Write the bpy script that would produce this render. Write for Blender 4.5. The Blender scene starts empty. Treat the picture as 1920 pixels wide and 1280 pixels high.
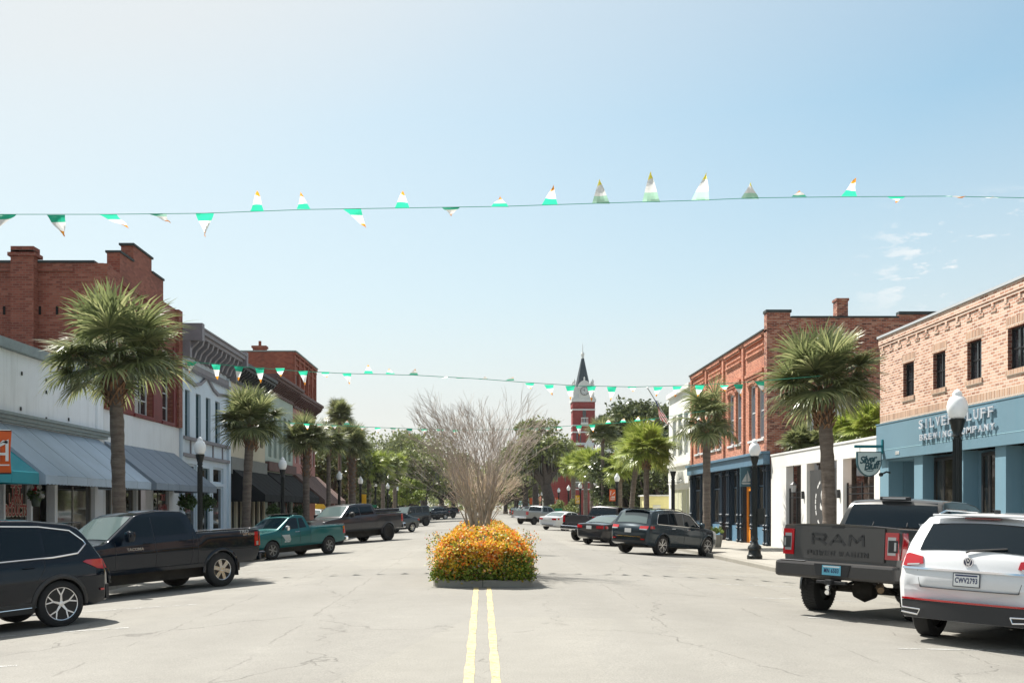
import bpy, bmesh, math, random
from mathutils import Vector, Matrix
SC = bpy.context.scene
C = SC.collection
F = 1870.0      # focal length in photo pixels
HC = 1.65       # eye height above the road centre
XF = 12.7       # distance of the shop fronts from the road centre
KX = 8.8        # kerb
R = math.radians
def gz(x):
    a = abs(x)
    return -.32*(a/KX)**2 if a <= KX else -.17+.018*(min(a, XF)-KX)
def PX(px, Y): return (px-905)*Y/F
def PZ(py, Y): return HC-(py-949)*Y/F
def YF(px, X=XF): return X*F/abs(px-905)
def ground_px(px, py):
    X = 0
    for i in range(30):
        Y = F*(HC-gz(X))/(py-949); X = (px-905)*Y/F
        if abs(X) > KX: X = math.copysign(KX, X)
    return X, Y
OFF = {}
def tag(o, label=None, cat=None, group=None, kind=None):
    if label: o['label'] = label
    if cat: o['category'] = cat
    if group: o['group'] = group
    if kind: o['kind'] = kind
    return o
def thing(name, label, cat, loc=(0, 0, 0), group=None, local=False):
    o = bpy.data.objects.new(name, None); C.objects.link(o)
    o.empty_display_size = .3
    o.location = loc
    OFF[o.name] = Vector((0, 0, 0)) if local else Vector(loc)
    return tag(o, label, cat, group)
class MB:
    def __init__(s): s.v = []; s.f = []; s.m = []
    def add(s, vs, fs, mi=0):
        n = len(s.v); s.v += [tuple(v) for v in vs]
        s.f += [tuple(n+i for i in f) for f in fs]; s.m += [mi]*len(fs)
        return s
    def box(s, x0, x1, y0, y1, z0, z1, mi=0):
        if x0 > x1: x0, x1 = x1, x0
        if y0 > y1: y0, y1 = y1, y0
        if z0 > z1: z0, z1 = z1, z0
        return s.add([(x0,y0,z0),(x1,y0,z0),(x1,y1,z0),(x0,y1,z0),(x0,y0,z1),(x1,y0,z1),(x1,y1,z1),(x0,y1,z1)],
              [(0,3,2,1),(4,5,6,7),(0,1,5,4),(1,2,6,5),(2,3,7,6),(3,0,4,7)], mi)
    def prism(s, pts, d, mi=0):
        n = len(pts); d = Vector(d); a = [Vector(p) for p in pts]; b = [p+d for p in a]
        return s.add(a+b, [tuple(range(n))[::-1], tuple(range(n, 2*n))]+[(i,(i+1) % n,n+(i+1) % n,n+i) for i in range(n)], mi)
    def tube(s, pts, rad, n=8, mi=0, cap=True):
        pts = [Vector(p) for p in pts]; k = len(pts)
        if not hasattr(rad, '__len__'): rad = [rad]*k
        vs = []; up = None
        for i, p in enumerate(pts):
            d = (pts[min(i+1, k-1)]-pts[max(i-1, 0)])
            if d.length < 1e-9: d = Vector((0, 0, 1))
            d.normalize()
            if up is None:
                up = d.orthogonal().normalized()
            else:
                up = up-d*up.dot(d)
                up = up.normalized() if up.length > 1e-6 else d.orthogonal().normalized()
            w = d.cross(up)
            for j in range(n):
                a = 2*math.pi*j/n
                vs.append(p+(up*math.cos(a)+w*math.sin(a))*rad[i])
        fs = [(i*n+j, i*n+(j+1) % n, (i+1)*n+(j+1) % n, (i+1)*n+j) for i in range(k-1) for j in range(n)]
        if cap: fs += [tuple(range(n))[::-1], tuple((k-1)*n+j for j in range(n))]
        return s.add(vs, fs, mi)
    def lathe(s, prof, c=(0, 0, 0), n=16, mi=0, axis='z', mis=None):
        vs = []; k = len(prof)
        for r, z in prof:
            for j in range(n):
                a = 2*math.pi*j/n; u = r*math.cos(a); v = r*math.sin(a)
                p = (u, v, z) if axis == 'z' else (v, z, u)
                vs.append((p[0]+c[0], p[1]+c[1], p[2]+c[2]))
        for i in range(k-1):
            fs = [(i*n+j, i*n+(j+1) % n, (i+1)*n+(j+1) % n, (i+1)*n+j) for j in range(n)]
            m0 = mis[i] if mis else mi
            base = len(s.v) if i == 0 else base
            if i == 0: s.v += vs
            s.f += [tuple(base+q for q in f) for f in fs]; s.m += [m0]*n
        s.f += [tuple(base+j for j in range(n))[::-1], tuple(base+(k-1)*n+j for j in range(n))]
        s.m += [mi, mi]
        return s
    def grid(s, fn, nu, nv, mi=0):
        vs = [fn(i/nu, j/nv) for i in range(nu+1) for j in range(nv+1)]
        return s.add(vs, [(i*(nv+1)+j, (i+1)*(nv+1)+j, (i+1)*(nv+1)+j+1, i*(nv+1)+j+1) for i in range(nu) for j in range(nv)], mi)
    def mesh(s, name, mats, off=None):
        me = bpy.data.meshes.new(name)
        vs = s.v if off is None else [(v[0]-off[0], v[1]-off[1], v[2]-off[2]) for v in s.v]
        me.from_pydata([tuple(v) for v in vs], [], s.f)
        for m in (mats if isinstance(mats, (list, tuple)) else [mats]): me.materials.append(m)
        me.polygons.foreach_set('material_index', s.m)
        return me
    def build(s, name, mats, parent=None, smooth=False, angle=38, fix=True, bevel=0):
        off = OFF.get(parent.name) if parent else None
        me = s.mesh(name, mats, off)
        return link(me, name, parent, smooth, angle, fix, bevel)
    def pieces(s):
        # islands, merged where they nearly touch
        par = list(range(len(s.v)))
        def find(a):
            while par[a] != a: par[a] = par[par[a]]; a = par[a]
            return a
        for f in s.f:
            for q in f[1:]:
                a, b = find(f[0]), find(q)
                if a != b: par[a] = b
        isl = {}
        for i, v in enumerate(s.v): isl.setdefault(find(i), []).append(i)
        ks = list(isl); bx = []
        for k in ks:
            P = [s.v[i] for i in isl[k]]; bx.append(([min(p[j] for p in P) for j in range(3)], [max(p[j] for p in P) for j in range(3)]))
        g = list(range(len(ks)))
        def fg(a):
            while g[a] != a: a = g[a]
            return a
        for a in range(len(ks)):
            for b in range(a):
                d = math.sqrt(sum(max(0, bx[a][0][j]-bx[b][1][j], bx[b][0][j]-bx[a][1][j])**2 for j in range(3)))
                sz = max(max(bx[q][1][j]-bx[q][0][j] for j in range(3)) for q in (a, b))
                if d <= max(.02, .5*sz): g[fg(a)] = fg(b)
        out = {}
        root = {k: fg(i) for i, k in enumerate(ks)}
        for f, m in zip(s.f, s.m): out.setdefault(root[find(f[0])], []).append((f, m))
        res = []
        for fs in out.values():
            n = MB(); mp = {}
            for f, m in fs:
                for i in f:
                    if i not in mp: mp[i] = len(n.v); n.v.append(s.v[i])
                n.f.append(tuple(mp[i] for i in f)); n.m.append(m)
            res.append(n)
        return res
    def each(s, name, mats, parent=None, **k):
        return [p.build(name, mats, parent, **k) for p in s.pieces()]
def link(me, name, parent=None, smooth=False, angle=38, fix=True, bevel=0):
    if fix or smooth:
        bm = bmesh.new(); bm.from_mesh(me)
        if fix: bmesh.ops.recalc_face_normals(bm, faces=bm.faces)
        if smooth:
            for f in bm.faces: f.smooth = True
            for e in bm.edges:
                if len(e.link_faces) == 2 and e.calc_face_angle(0) > R(angle): e.smooth = False
        bm.to_mesh(me); bm.free()
    o = bpy.data.objects.new(name, me); C.objects.link(o)
    if parent:
        o.parent = parent; OFF[o.name] = OFF.get(parent.name, Vector((0, 0, 0)))
    if bevel:
        b = o.modifiers.new('bevel', 'BEVEL'); b.width = bevel; b.segments = 2; b.limit_method = 'ANGLE'; b.angle_limit = R(40)
    return o
def text_mesh(txt, size, M, depth=.01, bold=0, shear=0, sx=1, spacing=1, align='CENTER'):
    cu = bpy.data.curves.new('t', 'FONT'); cu.body = txt; cu.size = size; cu.extrude = depth/2; cu.offset = bold
    cu.align_x = align; cu.align_y = 'CENTER'; cu.shear = shear; cu.space_character = spacing; cu.resolution_u = 3
    o = bpy.data.objects.new('t', cu); C.objects.link(o)
    dg = bpy.context.evaluated_depsgraph_get(); dg.update()
    me = bpy.data.meshes.new_from_object(o.evaluated_get(dg), depsgraph=dg)
    bpy.data.objects.remove(o); bpy.data.curves.remove(cu)
    me.transform(M @ Matrix.Diagonal((sx, 1, 1, 1)))
    return me
def add_text(name, txt, size, M, mat, parent, **k):
    me = text_mesh(txt, size, M, **k)
    off = OFF.get(parent.name, Vector((0, 0, 0)))
    me.transform(Matrix.Translation(-off)); me.materials.clear(); me.materials.append(mat); me.name = name
    return link(me, name, parent, fix=False)
def frame(o, xd, yd):
    xd = Vector(xd).normalized(); yd = Vector(yd).normalized(); zd = xd.cross(yd)
    M = Matrix((xd, yd, zd)).transposed().to_4x4(); M.translation = Vector(o); return M
# ---------------------------------------------------------------- materials
MATS = {}
def nodes(name):
    m = bpy.data.materials.new(name); m.use_nodes = True
    nt = m.node_tree; b = nt.nodes['Principled BSDF']; MATS[name] = m
    return m, nt, b
def N(nt, t, **k):
    n = nt.nodes.new(t)
    for a, v in k.items():
        if a.startswith('i_'): n.inputs[a[2:].replace('_', ' ')].default_value = v
        else: setattr(n, a, v)
    return n
def col(c): return (c[0], c[1], c[2], 1)
def mixc(nt, fac, a, b, mode='MIX'):
    n = nt.nodes.new('ShaderNodeMix'); n.data_type = 'RGBA'; n.blend_type = mode
    for sock, v in ((n.inputs[0], fac), (n.inputs[6], a), (n.inputs[7], b)):
        if isinstance(v, (int, float)): sock.default_value = v
        elif isinstance(v, (tuple, list)): sock.default_value = col(v)
        else: nt.links.new(v, sock)
    return n.outputs[2]
def ramp(nt, src, stops, interp='LINEAR'):
    r = nt.nodes.new('ShaderNodeValToRGB'); nt.links.new(src, r.inputs[0]); r.color_ramp.interpolation = interp
    e = r.color_ramp.elements
    while len(e) < len(stops): e.new(.5)
    for i, (p, c) in enumerate(stops):
        e[i].position = p; e[i].color = col(c) if hasattr(c, '__len__') else (c, c, c, 1)
    return r.outputs[0]
def math_(nt, op, a, b=0):
    n = nt.nodes.new('ShaderNodeMath'); n.operation = op
    for i, v in enumerate((a, b)):
        if isinstance(v, (int, float)): n.inputs[i].default_value = v
        else: nt.links.new(v, n.inputs[i])
    return n.outputs[0]
def objco(nt): return nt.nodes.new('ShaderNodeTexCoord').outputs['Object']
def noise(nt, scale, detail=4, rough=.6, co=None, dist=0):
    n = N(nt, 'ShaderNodeTexNoise'); n.inputs['Scale'].default_value = scale; n.inputs['Detail'].default_value = detail
    n.inputs['Roughness'].default_value = rough; n.inputs['Distortion'].default_value = dist
    nt.links.new(co if co is not None else objco(nt), n.inputs['Vector']); return n.outputs[0]
def bump(nt, b, h, strength=.3, dist=.02):
    n = N(nt, 'ShaderNodeBump'); n.inputs['Strength'].default_value = strength; n.inputs['Distance'].default_value = dist
    nt.links.new(h, n.inputs['Height']); nt.links.new(n.outputs[0], b.inputs['Normal']); return n
def M_(name, c, rough=.6, metal=0, var=.0, scale=3, bmp=0, bscale=40, coat=0, spec=.5, streak=False):
    if name in MATS: return MATS[name]
    m, nt, b = nodes(name)
    b.inputs['Base Color'].default_value = col(c); b.inputs['Roughness'].default_value = rough
    b.inputs['Metallic'].default_value = metal; b.inputs['Coat Weight'].default_value = coat
    b.inputs['Coat Roughness'].default_value = .03; b.inputs['Specular IOR Level'].default_value = spec
    if var:
        co = objco(nt)
        if streak:
            mp = N(nt, 'ShaderNodeMapping'); mp.inputs['Scale'].default_value = (1, 1, .18); nt.links.new(co, mp.inputs[0]); co = mp.outputs[0]
        n = noise(nt, scale, 6, .65, co)
        lo = tuple(x*(1-var) for x in c); hi = tuple(min(1, x*(1+var)) for x in c)
        nt.links.new(ramp(nt, n, [(.3, lo), (.7, hi)]), b.inputs['Base Color'])
    if bmp: bump(nt, b, noise(nt, bscale, 4, .6), bmp, .01)
    return m
def brick_mat(name, cols, mortar, bw=.21, bh=.075, ms=.010, stain=.25, staincol=(.05, .035, .03), rough=.85, paint=0, sc=.35, bmpd=.006):
    m, nt, b = nodes(name)
    g = N(nt, 'ShaderNodeNewGeometry'); sp = N(nt, 'ShaderNodeSeparateXYZ'); nt.links.new(g.outputs['Position'], sp.inputs[0])
    sn = N(nt, 'ShaderNodeSeparateXYZ'); nt.links.new(g.outputs['True Normal'], sn.inputs[0])
    f = math_(nt, 'GREATER_THAN', math_(nt, 'ABSOLUTE', sn.outputs[0]), .6)
    u = math_(nt, 'ADD', math_(nt, 'MULTIPLY', sp.outputs[1], f), math_(nt, 'MULTIPLY', sp.outputs[0], math_(nt, 'SUBTRACT', 1, f)))
    cb = N(nt, 'ShaderNodeCombineXYZ'); nt.links.new(u, cb.inputs[0]); nt.links.new(sp.outputs[2], cb.inputs[1])
    br = N(nt, 'ShaderNodeTexBrick'); br.offset = .5; br.squash = 1
    nt.links.new(cb.outputs[0], br.inputs['Vector']); br.inputs['Scale'].default_value = 1
    br.inputs['Brick Width'].default_value = bw; br.inputs['Row Height'].default_value = bh
    br.inputs['Mortar Size'].default_value = ms; br.inputs['Mortar Smooth'].default_value = .2
    br.inputs['Color1'].default_value = (0, 0, 0, 1); br.inputs['Color2'].default_value = (1, 1, 1, 1)
    br.inputs['Mortar'].default_value = (0, 0, 0, 1)
    n0 = noise(nt, .5, 5, .7, g.outputs['Position'])
    v = math_(nt, 'ADD', math_(nt, 'MULTIPLY', br.outputs['Color'], .8), math_(nt, 'MULTIPLY', math_(nt, 'SUBTRACT', n0, .5), .9))
    k = len(cols); c = ramp(nt, v, [(i/(k-1), cc) for i, cc in enumerate(cols)])
    c = mixc(nt, br.outputs['Fac'], c, mortar)
    n1 = noise(nt, sc, 7, .75, g.outputs['Position'])
    c = mixc(nt, math_(nt, 'MULTIPLY', ramp(nt, n1, [(.5, 0.), (.72, 1.)]), stain), c, staincol)
    n2 = noise(nt, 18, 4, .7, g.outputs['Position'])
    c = mixc(nt, .35, c, ramp(nt, n2, [(.3, (.55, .55, .55)), (.7, (1., 1., 1.))]), 'MULTIPLY')
    nt.links.new(c, b.inputs['Base Color']); b.inputs['Roughness'].default_value = rough
    bump(nt, b, math_(nt, 'SUBTRACT', math_(nt, 'MULTIPLY', n2, .4), br.outputs['Fac']), .6, bmpd)
    return m
def leaf_mat(name, stops, rough=.5, trans=.25, spec=.4):
    m, nt, b = nodes(name)
    g = N(nt, 'ShaderNodeNewGeometry')
    c = ramp(nt, g.outputs['Random Per Island'], stops)
    nt.links.new(c, b.inputs['Base Color']); b.inputs['Roughness'].default_value = rough; b.inputs['Specular IOR Level'].default_value = spec
    t = N(nt, 'ShaderNodeBsdfTranslucent'); nt.links.new(c, t.inputs[0])
    mx = N(nt, 'ShaderNodeMixShader'); mx.inputs[0].default_value = trans
    nt.links.new(b.outputs[0], mx.inputs[1]); nt.links.new(t.outputs[0], mx.inputs[2])
    nt.links.new(mx.outputs[0], nt.nodes['Material Output'].inputs[0]); return m
def glass_mat(name, c=(.012, .015, .018), rough=.03, wob=.0, spec=.8):
    m, nt, b = nodes(name)
    b.inputs['Base Color'].default_value = col(c); b.inputs['Roughness'].default_value = rough; b.inputs['Specular IOR Level'].default_value = spec
    b.inputs['IOR'].default_value = 1.52
    if wob: bump(nt, b, noise(nt, 1.3, 2, .5), wob, .02)
    return m
def shop_glass(name, inner=(.05, .045, .035), dark=(.008, .008, .008)):
    # dark shop interior with dim shapes behind reflective glass
    m, nt, b = nodes(name)
    co = objco(nt); mp = N(nt, 'ShaderNodeMapping'); mp.inputs['Scale'].default_value = (1, 2.2, .9); nt.links.new(co, mp.inputs[0])
    n = noise(nt, 2.0, 5, .65, mp.outputs[0])
    nt.links.new(ramp(nt, n, [(.42, dark), (.62, inner)]), b.inputs['Base Color'])
    b.inputs['Roughness'].default_value = .04; b.inputs['Specular IOR Level'].default_value = .9
    bump(nt, b, noise(nt, .8, 2, .5), .06, .02)
    return m
# ---------------------------------------------------------------- camera, light, sky
cam = bpy.data.cameras.new('camera'); co_ = bpy.data.objects.new('camera', cam); C.objects.link(co_)
co_.location = (0, 0, HC); co_.rotation_euler = (R(90), 0, 0)
cam.sensor_width = 36; cam.lens = F/1920*36; cam.shift_x = (960-905)/1920; cam.shift_y = (949-640)/1920
cam.clip_start = .2; cam.clip_end = 4000; SC.camera = co_
SV = Vector((-.45, .50, 1.0)).normalized()          # towards the sun
elev = math.asin(SV.z); az = math.atan2(SV.x, SV.y)
sun = bpy.data.lights.new('sun', 'SUN'); sun.energy = 4.3; sun.angle = R(.53); sun.color = (1, .955, .88)
so = bpy.data.objects.new('sun', sun); C.objects.link(so); so.rotation_euler = SV.to_track_quat('Z', 'Y').to_euler(); so.location = (-20, 20, 50)
w = bpy.data.worlds.new('World'); SC.world = w; w.use_nodes = True; nt = w.node_tree
bg = nt.nodes['Background']
sk = N(nt, 'ShaderNodeTexSky', sky_type='NISHITA'); sk.sun_disc = False; sk.sun_elevation = elev; sk.sun_rotation = az
sk.air_density = 1.0; sk.dust_density = 1.2; sk.ozone_density = 1.0; sk.altitude = 0
tc = N(nt, 'ShaderNodeTexCoord'); sx = N(nt, 'ShaderNodeSeparateXYZ'); nt.links.new(tc.outputs['Generated'], sx.inputs[0])
# a few small clouds low in the sky to the right
mp = N(nt, 'ShaderNodeMapping'); mp.inputs['Scale'].default_value = (1, 1, 3.0); nt.links.new(tc.outputs['Generated'], mp.inputs[0])
n1 = noise(nt, 20, 8, .62, mp.outputs[0], .2)
zr = ramp(nt, sx.outputs[2], [(.17, 0.), (.20, 1.), (.25, .7), (.275, 0.)])
xr = ramp(nt, sx.outputs[0], [(.33, 0.), (.40, .9), (.6, 1.)])
cm = math_(nt, 'MULTIPLY', math_(nt, 'MULTIPLY', zr, xr), ramp(nt, n1, [(.53, 0.), (.61, 1.)]))
skt = mixc(nt, 1.0, sk.outputs[0], (.67, .88, .775), 'MULTIPLY')
hz = ramp(nt, sx.outputs[2], [(0., .95), (.10, .80), (.20, .48), (.36, .14), (.5, .22), (.8, .45)])  # last stops whiten the unseen sky overhead, added to lift ambient light
dp = N(nt, 'ShaderNodeVectorMath', operation='DOT_PRODUCT'); nt.links.new(tc.outputs['Generated'], dp.inputs[0]); dp.inputs[1].default_value = SV
gl = ramp(nt, dp.outputs['Value'], [(.50, 0.), (.62, .22), (.72, .42), (.81, .80), (.95, 1.)])
skh = mixc(nt, gl, mixc(nt, hz, skt, (3.84, 3.56, 3.48)), (3.85, 3.86, 3.82))
skc = mixc(nt, math_(nt, 'MULTIPLY', cm, .9), skh, (4.9, 4.8, 4.7))
nt.links.new(skc, bg.inputs[0]); bg.inputs[1].default_value = .104
SC.view_settings.view_transform = 'Standard'; SC.view_settings.look = 'None'; SC.view_settings.gamma = 1
SC.view_settings.exposure = 1.08
SC.cycles.max_bounces = 6; SC.cycles.transparent_max_bounces = 8
# ---------------------------------------------------------------- ground
def asphalt():
    m, nt, b = nodes('asphalt'); co = objco(nt)
    big = noise(nt, .12, 5, .6, co); fine = noise(nt, 55, 3, .7, co); mid = noise(nt, 2.5, 6, .7, co)
    c = ramp(nt, big, [(.3, (.225, .216, .196)), (.7, (.285, .275, .252))])
    c = mixc(nt, .8, c, ramp(nt, fine, [(.32, (.70, .70, .70)), (.62, (1.12, 1.12, 1.1))]), 'MULTIPLY')
    c = mixc(nt, .5, c, ramp(nt, mid, [(.3, (.86, .86, .85)), (.7, (1.06, 1.06, 1.05))]), 'MULTIPLY')
    # cracks: distorted cell edges, stretched along the road, only in patches
    wob = N(nt, 'ShaderNodeTexNoise'); wob.inputs['Scale'].default_value = 1.4; wob.inputs['Detail'].default_value = 6; nt.links.new(co, wob.inputs['Vector'])
    va = N(nt, 'ShaderNodeVectorMath', operation='SCALE'); va.inputs['Scale'].default_value = .75; nt.links.new(wob.outputs['Color'], va.inputs[0])
    vb = N(nt, 'ShaderNodeVectorMath', operation='ADD'); nt.links.new(co, vb.inputs[0]); nt.links.new(va.outputs[0], vb.inputs[1])
    mp = N(nt, 'ShaderNodeMapping'); mp.inputs['Scale'].default_value = (.34, .13, 1); mp.inputs['Rotation'].default_value = (0, 0, .15); nt.links.new(vb.outputs[0], mp.inputs[0])
    vo = N(nt, 'ShaderNodeTexVoronoi', feature='DISTANCE_TO_EDGE'); nt.links.new(mp.outputs[0], vo.inputs['Vector']); vo.inputs['Scale'].default_value = 1
    crack = ramp(nt, vo.outputs['Distance'], [(.0015, 1.), (.005, 0.)])
    mask = ramp(nt, noise(nt, .9, 4, .6, co), [(.42, 0.), (.56, 1.)])
    ck = math_(nt, 'MULTIPLY', crack, mask)
    c = mixc(nt, math_(nt, 'MULTIPLY', ck, .60), c, (.09, .085, .075))
    spk = ramp(nt, noise(nt, 5, 6, .85, co), [(.66, 0.), (.74, .55)])
    c = mixc(nt, spk, c, (.35, .34, .31))
    # faint oil band down each parking row
    sp = N(nt, 'ShaderNodeSeparateXYZ'); nt.links.new(co, sp.inputs[0]); ax = math_(nt, 'ABSOLUTE', sp.outputs[0])
    oil = math_(nt, 'MULTIPLY', ramp(nt, math_(nt, 'MULTIPLY', ax, .1), [(.42, 0.), (.6, 1.), (.85, .6)]), ramp(nt, noise(nt, .7, 5, .6, co), [(.46, 0.), (.72, .6)]))
    c = mixc(nt, math_(nt, 'MULTIPLY', oil, .7), c, (.14, .133, .122))
    # longitudinal paving joints and repaired strips
    wv = math_(nt, 'MULTIPLY', math_(nt, 'SUBTRACT', noise(nt, .8, 6, .7, co), .5), .35)
    xj = math_(nt, 'ADD', ax, wv)
    for xx in (2.6, 4.4, 6.3):
        dj = math_(nt, 'ABSOLUTE', math_(nt, 'SUBTRACT', xj, xx)); ln = math_(nt, 'MULTIPLY', ramp(nt, dj, [(.008, 1.), (.022, 0.)]), ramp(nt, noise(nt, .35+xx*.1, 4, .6, co), [(.44, 0.), (.52, 1.)]))
        c = mixc(nt, math_(nt, 'MULTIPLY', ln, .45), c, (.11, .10, .09))
    mpp = N(nt, 'ShaderNodeMapping'); mpp.inputs['Scale'].default_value = (.22, .05, 1); nt.links.new(co, mpp.inputs[0])
    pv = N(nt, 'ShaderNodeTexVoronoi', feature='F1', distance='CHEBYCHEV'); nt.links.new(mpp.outputs[0], pv.inputs['Vector']); pv.inputs['Scale'].default_value = 1
    sp2 = N(nt, 'ShaderNodeSeparateColor'); nt.links.new(pv.outputs['Color'], sp2.inputs[0])
    c = mixc(nt, 1.0, c, ramp(nt, sp2.outputs[0], [(0, (.93, .93, .94)), (1, (1.04, 1.035, 1.02))]), 'MULTIPLY')
    tr = ramp(nt, math_(nt, 'MULTIPLY', ax, .1), [(.14, (1., 1., 1.)), (.20, (.95, .95, .95)), (.26, (1.02, 1.02, 1.02)), (.33, (.95, .95, .95)), (.40, (1., 1., 1.))])
    c = mixc(nt, .8, c, tr, 'MULTIPLY')
    nt.links.new(c, b.inputs['Base Color']); b.inputs['Roughness'].default_value = .85; b.inputs['Specular IOR Level'].default_value = .3
    bump(nt, b, math_(nt, 'SUBTRACT', fine, math_(nt, 'MULTIPLY', ck, 3)), .45, .006)
    return m
m_asph = asphalt()
def concrete(name, c, joint=1.5):
    m, nt, b = nodes(name); co = objco(nt)
    br = N(nt, 'ShaderNodeTexBrick'); br.offset = 0; nt.links.new(co, br.inputs['Vector']); br.inputs['Scale'].default_value = 1
    br.inputs['Brick Width'].default_value = joint; br.inputs['Row Height'].default_value = joint; br.inputs['Mortar Size'].default_value = .012
    br.inputs['Color1'].default_value = col(tuple(x*.93 for x in c)); br.inputs['Color2'].default_value = col(tuple(x*1.05 for x in c)); br.inputs['Mortar'].default_value = col(tuple(x*.45 for x in c))
    cc = mixc(nt, .7, br.outputs['Color'], ramp(nt, noise(nt, 1.6, 8, .75, co), [(.3, (.72, .71, .68)), (.7, (1.08, 1.07, 1.05))]), 'MULTIPLY')
    nt.links.new(cc, b.inputs['Base Color']); b.inputs['Roughness'].default_value = .85
    bump(nt, b, math_(nt, 'SUBTRACT', noise(nt, 40, 4, .7, co), br.outputs['Fac']), .4, .006); return m
m_conc = concrete('sidewalk concrete', (.33, .315, .28)); m_kerb = concrete('kerb concrete', (.29, .275, .24), 3)
m_earth = M_('earth', (.20, .19, .14), .95, var=.35, scale=.3)
Y0, Y1 = -12, 420
mb = MB(); mb.add([(-1500, -300, -.5), (1500, -300, -.5), (1500, 3000, -.5), (-1500, 3000, -.5)], [(0, 1, 2, 3)])
tag(mb.build('ground', m_earth), kind='structure')
xs = [-KX+i*KX/14 for i in range(29)]
mb = MB()
ys = [Y0+i*(Y1-Y0)/40 for i in range(41)]
mb.add([(x, y, gz(x)) for y in ys for x in xs], [(j*29+i, j*29+i+1, (j+1)*29+i+1, (j+1)*29+i) for j in range(40) for i in range(28)])
tag(mb.build('road', m_asph, smooth=True, fix=False), kind='structure')
for s in (-1, 1):
    mb = MB(); k0 = s*KX; k1 = s*(KX+.16)
    prof = [(KX, -.345), (KX+.005, -.20), (KX+.03, -.172), (KX+.16, -.168), (KX+.16, -.5)]
    vs = [(s*p[0], y, p[1]) for y in (Y0, Y1) for p in prof]
    mb.add(vs, [(i, i+1, i+6, i+5) for i in range(4)])
    tag(mb.build('kerb', m_kerb), kind='structure')
    mb = MB(); mb.add([(s*(KX+.16), Y0, -.170), (s*XF, Y0, -.10), (s*(XF+22), Y0, -.09), (s*(XF+22), Y1, -.09), (s*XF, Y1, -.10), (s*(KX+.16), Y1, -.170)], [(0, 1, 4, 5), (1, 2, 3, 4)])
    tag(mb.build('sidewalk', m_conc), kind='structure')
# markings
def paint(name, c, wear):
    m, nt, b = nodes(name); co = objco(nt)
    n = noise(nt, 9, 7, .8, co); f = ramp(nt, n, [(wear-.06, 0.), (wear+.06, 1.)])
    nt.links.new(mixc(nt, f, tuple(x*.75 for x in c), c), b.inputs['Base Color']); b.inputs['Roughness'].default_value = .7
    tr = N(nt, 'ShaderNodeBsdfTransparent'); mx = N(nt, 'ShaderNodeMixShader')
    f2 = ramp(nt, noise(nt, 6, 8, .85, co), [(wear-.1, 0.), (wear-.02, 1.)]); nt.links.new(f2, mx.inputs[0])
    nt.links.new(tr.outputs[0], mx.inputs[1]); nt.links.new(b.outputs[0], mx.inputs[2]); nt.links.new(mx.outputs[0], nt.nodes['Material Output'].inputs[0]); return m
m_yel = paint('yellow road paint', (.64, .52, .25), .48); m_wht = paint('white road paint', (.50, .50, .48), .54)
rnd = random.Random(3)
mb = MB()
for xa, xb in ((-.18, -.085), (.08, .172)):
    n = 90
    def fn(u, v, xa=xa, xb=xb):
        y = -2+u*22.3; w = .006*math.sin(y*3.1+xa*40)+.004*math.sin(y*7.3)
        x = (xa if v < .5 else xb)+w*(1 if v < .5 else -.8); return (x, y, gz(x)+.004)
    mb.grid(fn, n, 1)
tag(mb.build('centre_line', m_yel), kind='structure')
mb = MB()
for s in (-1, 1):
    for k in range(24):
        yb = (14.5 if s < 0 else 15.8)+3.45*(k-1)
        th = R(78)
        p0 = Vector((s*5.15, yb, 0)); d = Vector((s*math.sin(th), math.cos(th)*s, 0)); L = 2.3; nrm = Vector((-d.y, d.x, 0))*.045
        def fn(u, v):
            p = p0+d*L*u+nrm*(2*v-1); return (p.x, p.y, gz(p.x)+.004)
        mb.grid(fn, 14, 1)
tag(mb.build('parking_line', m_wht), kind='structure')
# ---------------------------------------------------------------- buildings
m_pane = glass_mat('window glass', (.02, .025, .03), .03, .08)
m_shop = shop_glass('shop glass')
m_teal_pane = glass_mat('teal window', (.015, .055, .065), .08, .05, .6)
m_white = M_('white paint', (.66, .66, .64), .6, var=.08, scale=4, bmp=.1)
m_grey = M_('grey trim', (.24, .29, .30), .6, var=.15, scale=4, bmp=.1)
m_dark = M_('dark metal', (.018, .019, .021), .45)
m_roof = M_('roof felt', (.10, .10, .10), .9, var=.2)
m_cop = M_('dark coping', (.035, .045, .045), .8, var=.4, scale=2)
def fb(mb, side, d0, d1, y0, y1, z0, z1, mi=0): mb.box(side*(XF-d0), side*(XF-d1), y0, y1, z0, z1, mi)
def facade(mb, side, y0, y1, z0, z1, holes=(), depth=.2, xf=XF, mi=0, rmi=None):
    """street wall with openings and their reveals"""
    X = side*xf; Xi = side*(xf+depth); rmi = mi if rmi is None else rmi
    ys = sorted({y0, y1}|{h[0] for h in holes}|{h[1] for h in holes}); zs = sorted({z0, z1}|{h[2] for h in holes}|{h[3] for h in holes})
    for a, b in zip(ys, ys[1:]):
        for c, d in zip(zs, zs[1:]):
            ym, zm = (a+b)/2, (c+d)/2
            if any(h[0] < ym < h[1] and h[2] < zm < h[3] for h in holes): continue
            mb.add([(X, a, c), (X, b, c), (X, b, d), (X, a, d)], [(0, 1, 2, 3)] if side < 0 else [(3, 2, 1, 0)], mi)
    for a, b, c, d in holes:
        mb.add([(X, a, c), (X, b, c), (X, b, d), (X, a, d), (Xi, a, c), (Xi, b, c), (Xi, b, d), (Xi, a, d)],
               [(0, 1, 5, 4), (1, 2, 6, 5), (2, 3, 7, 6), (3, 0, 4, 7)], rmi)
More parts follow.
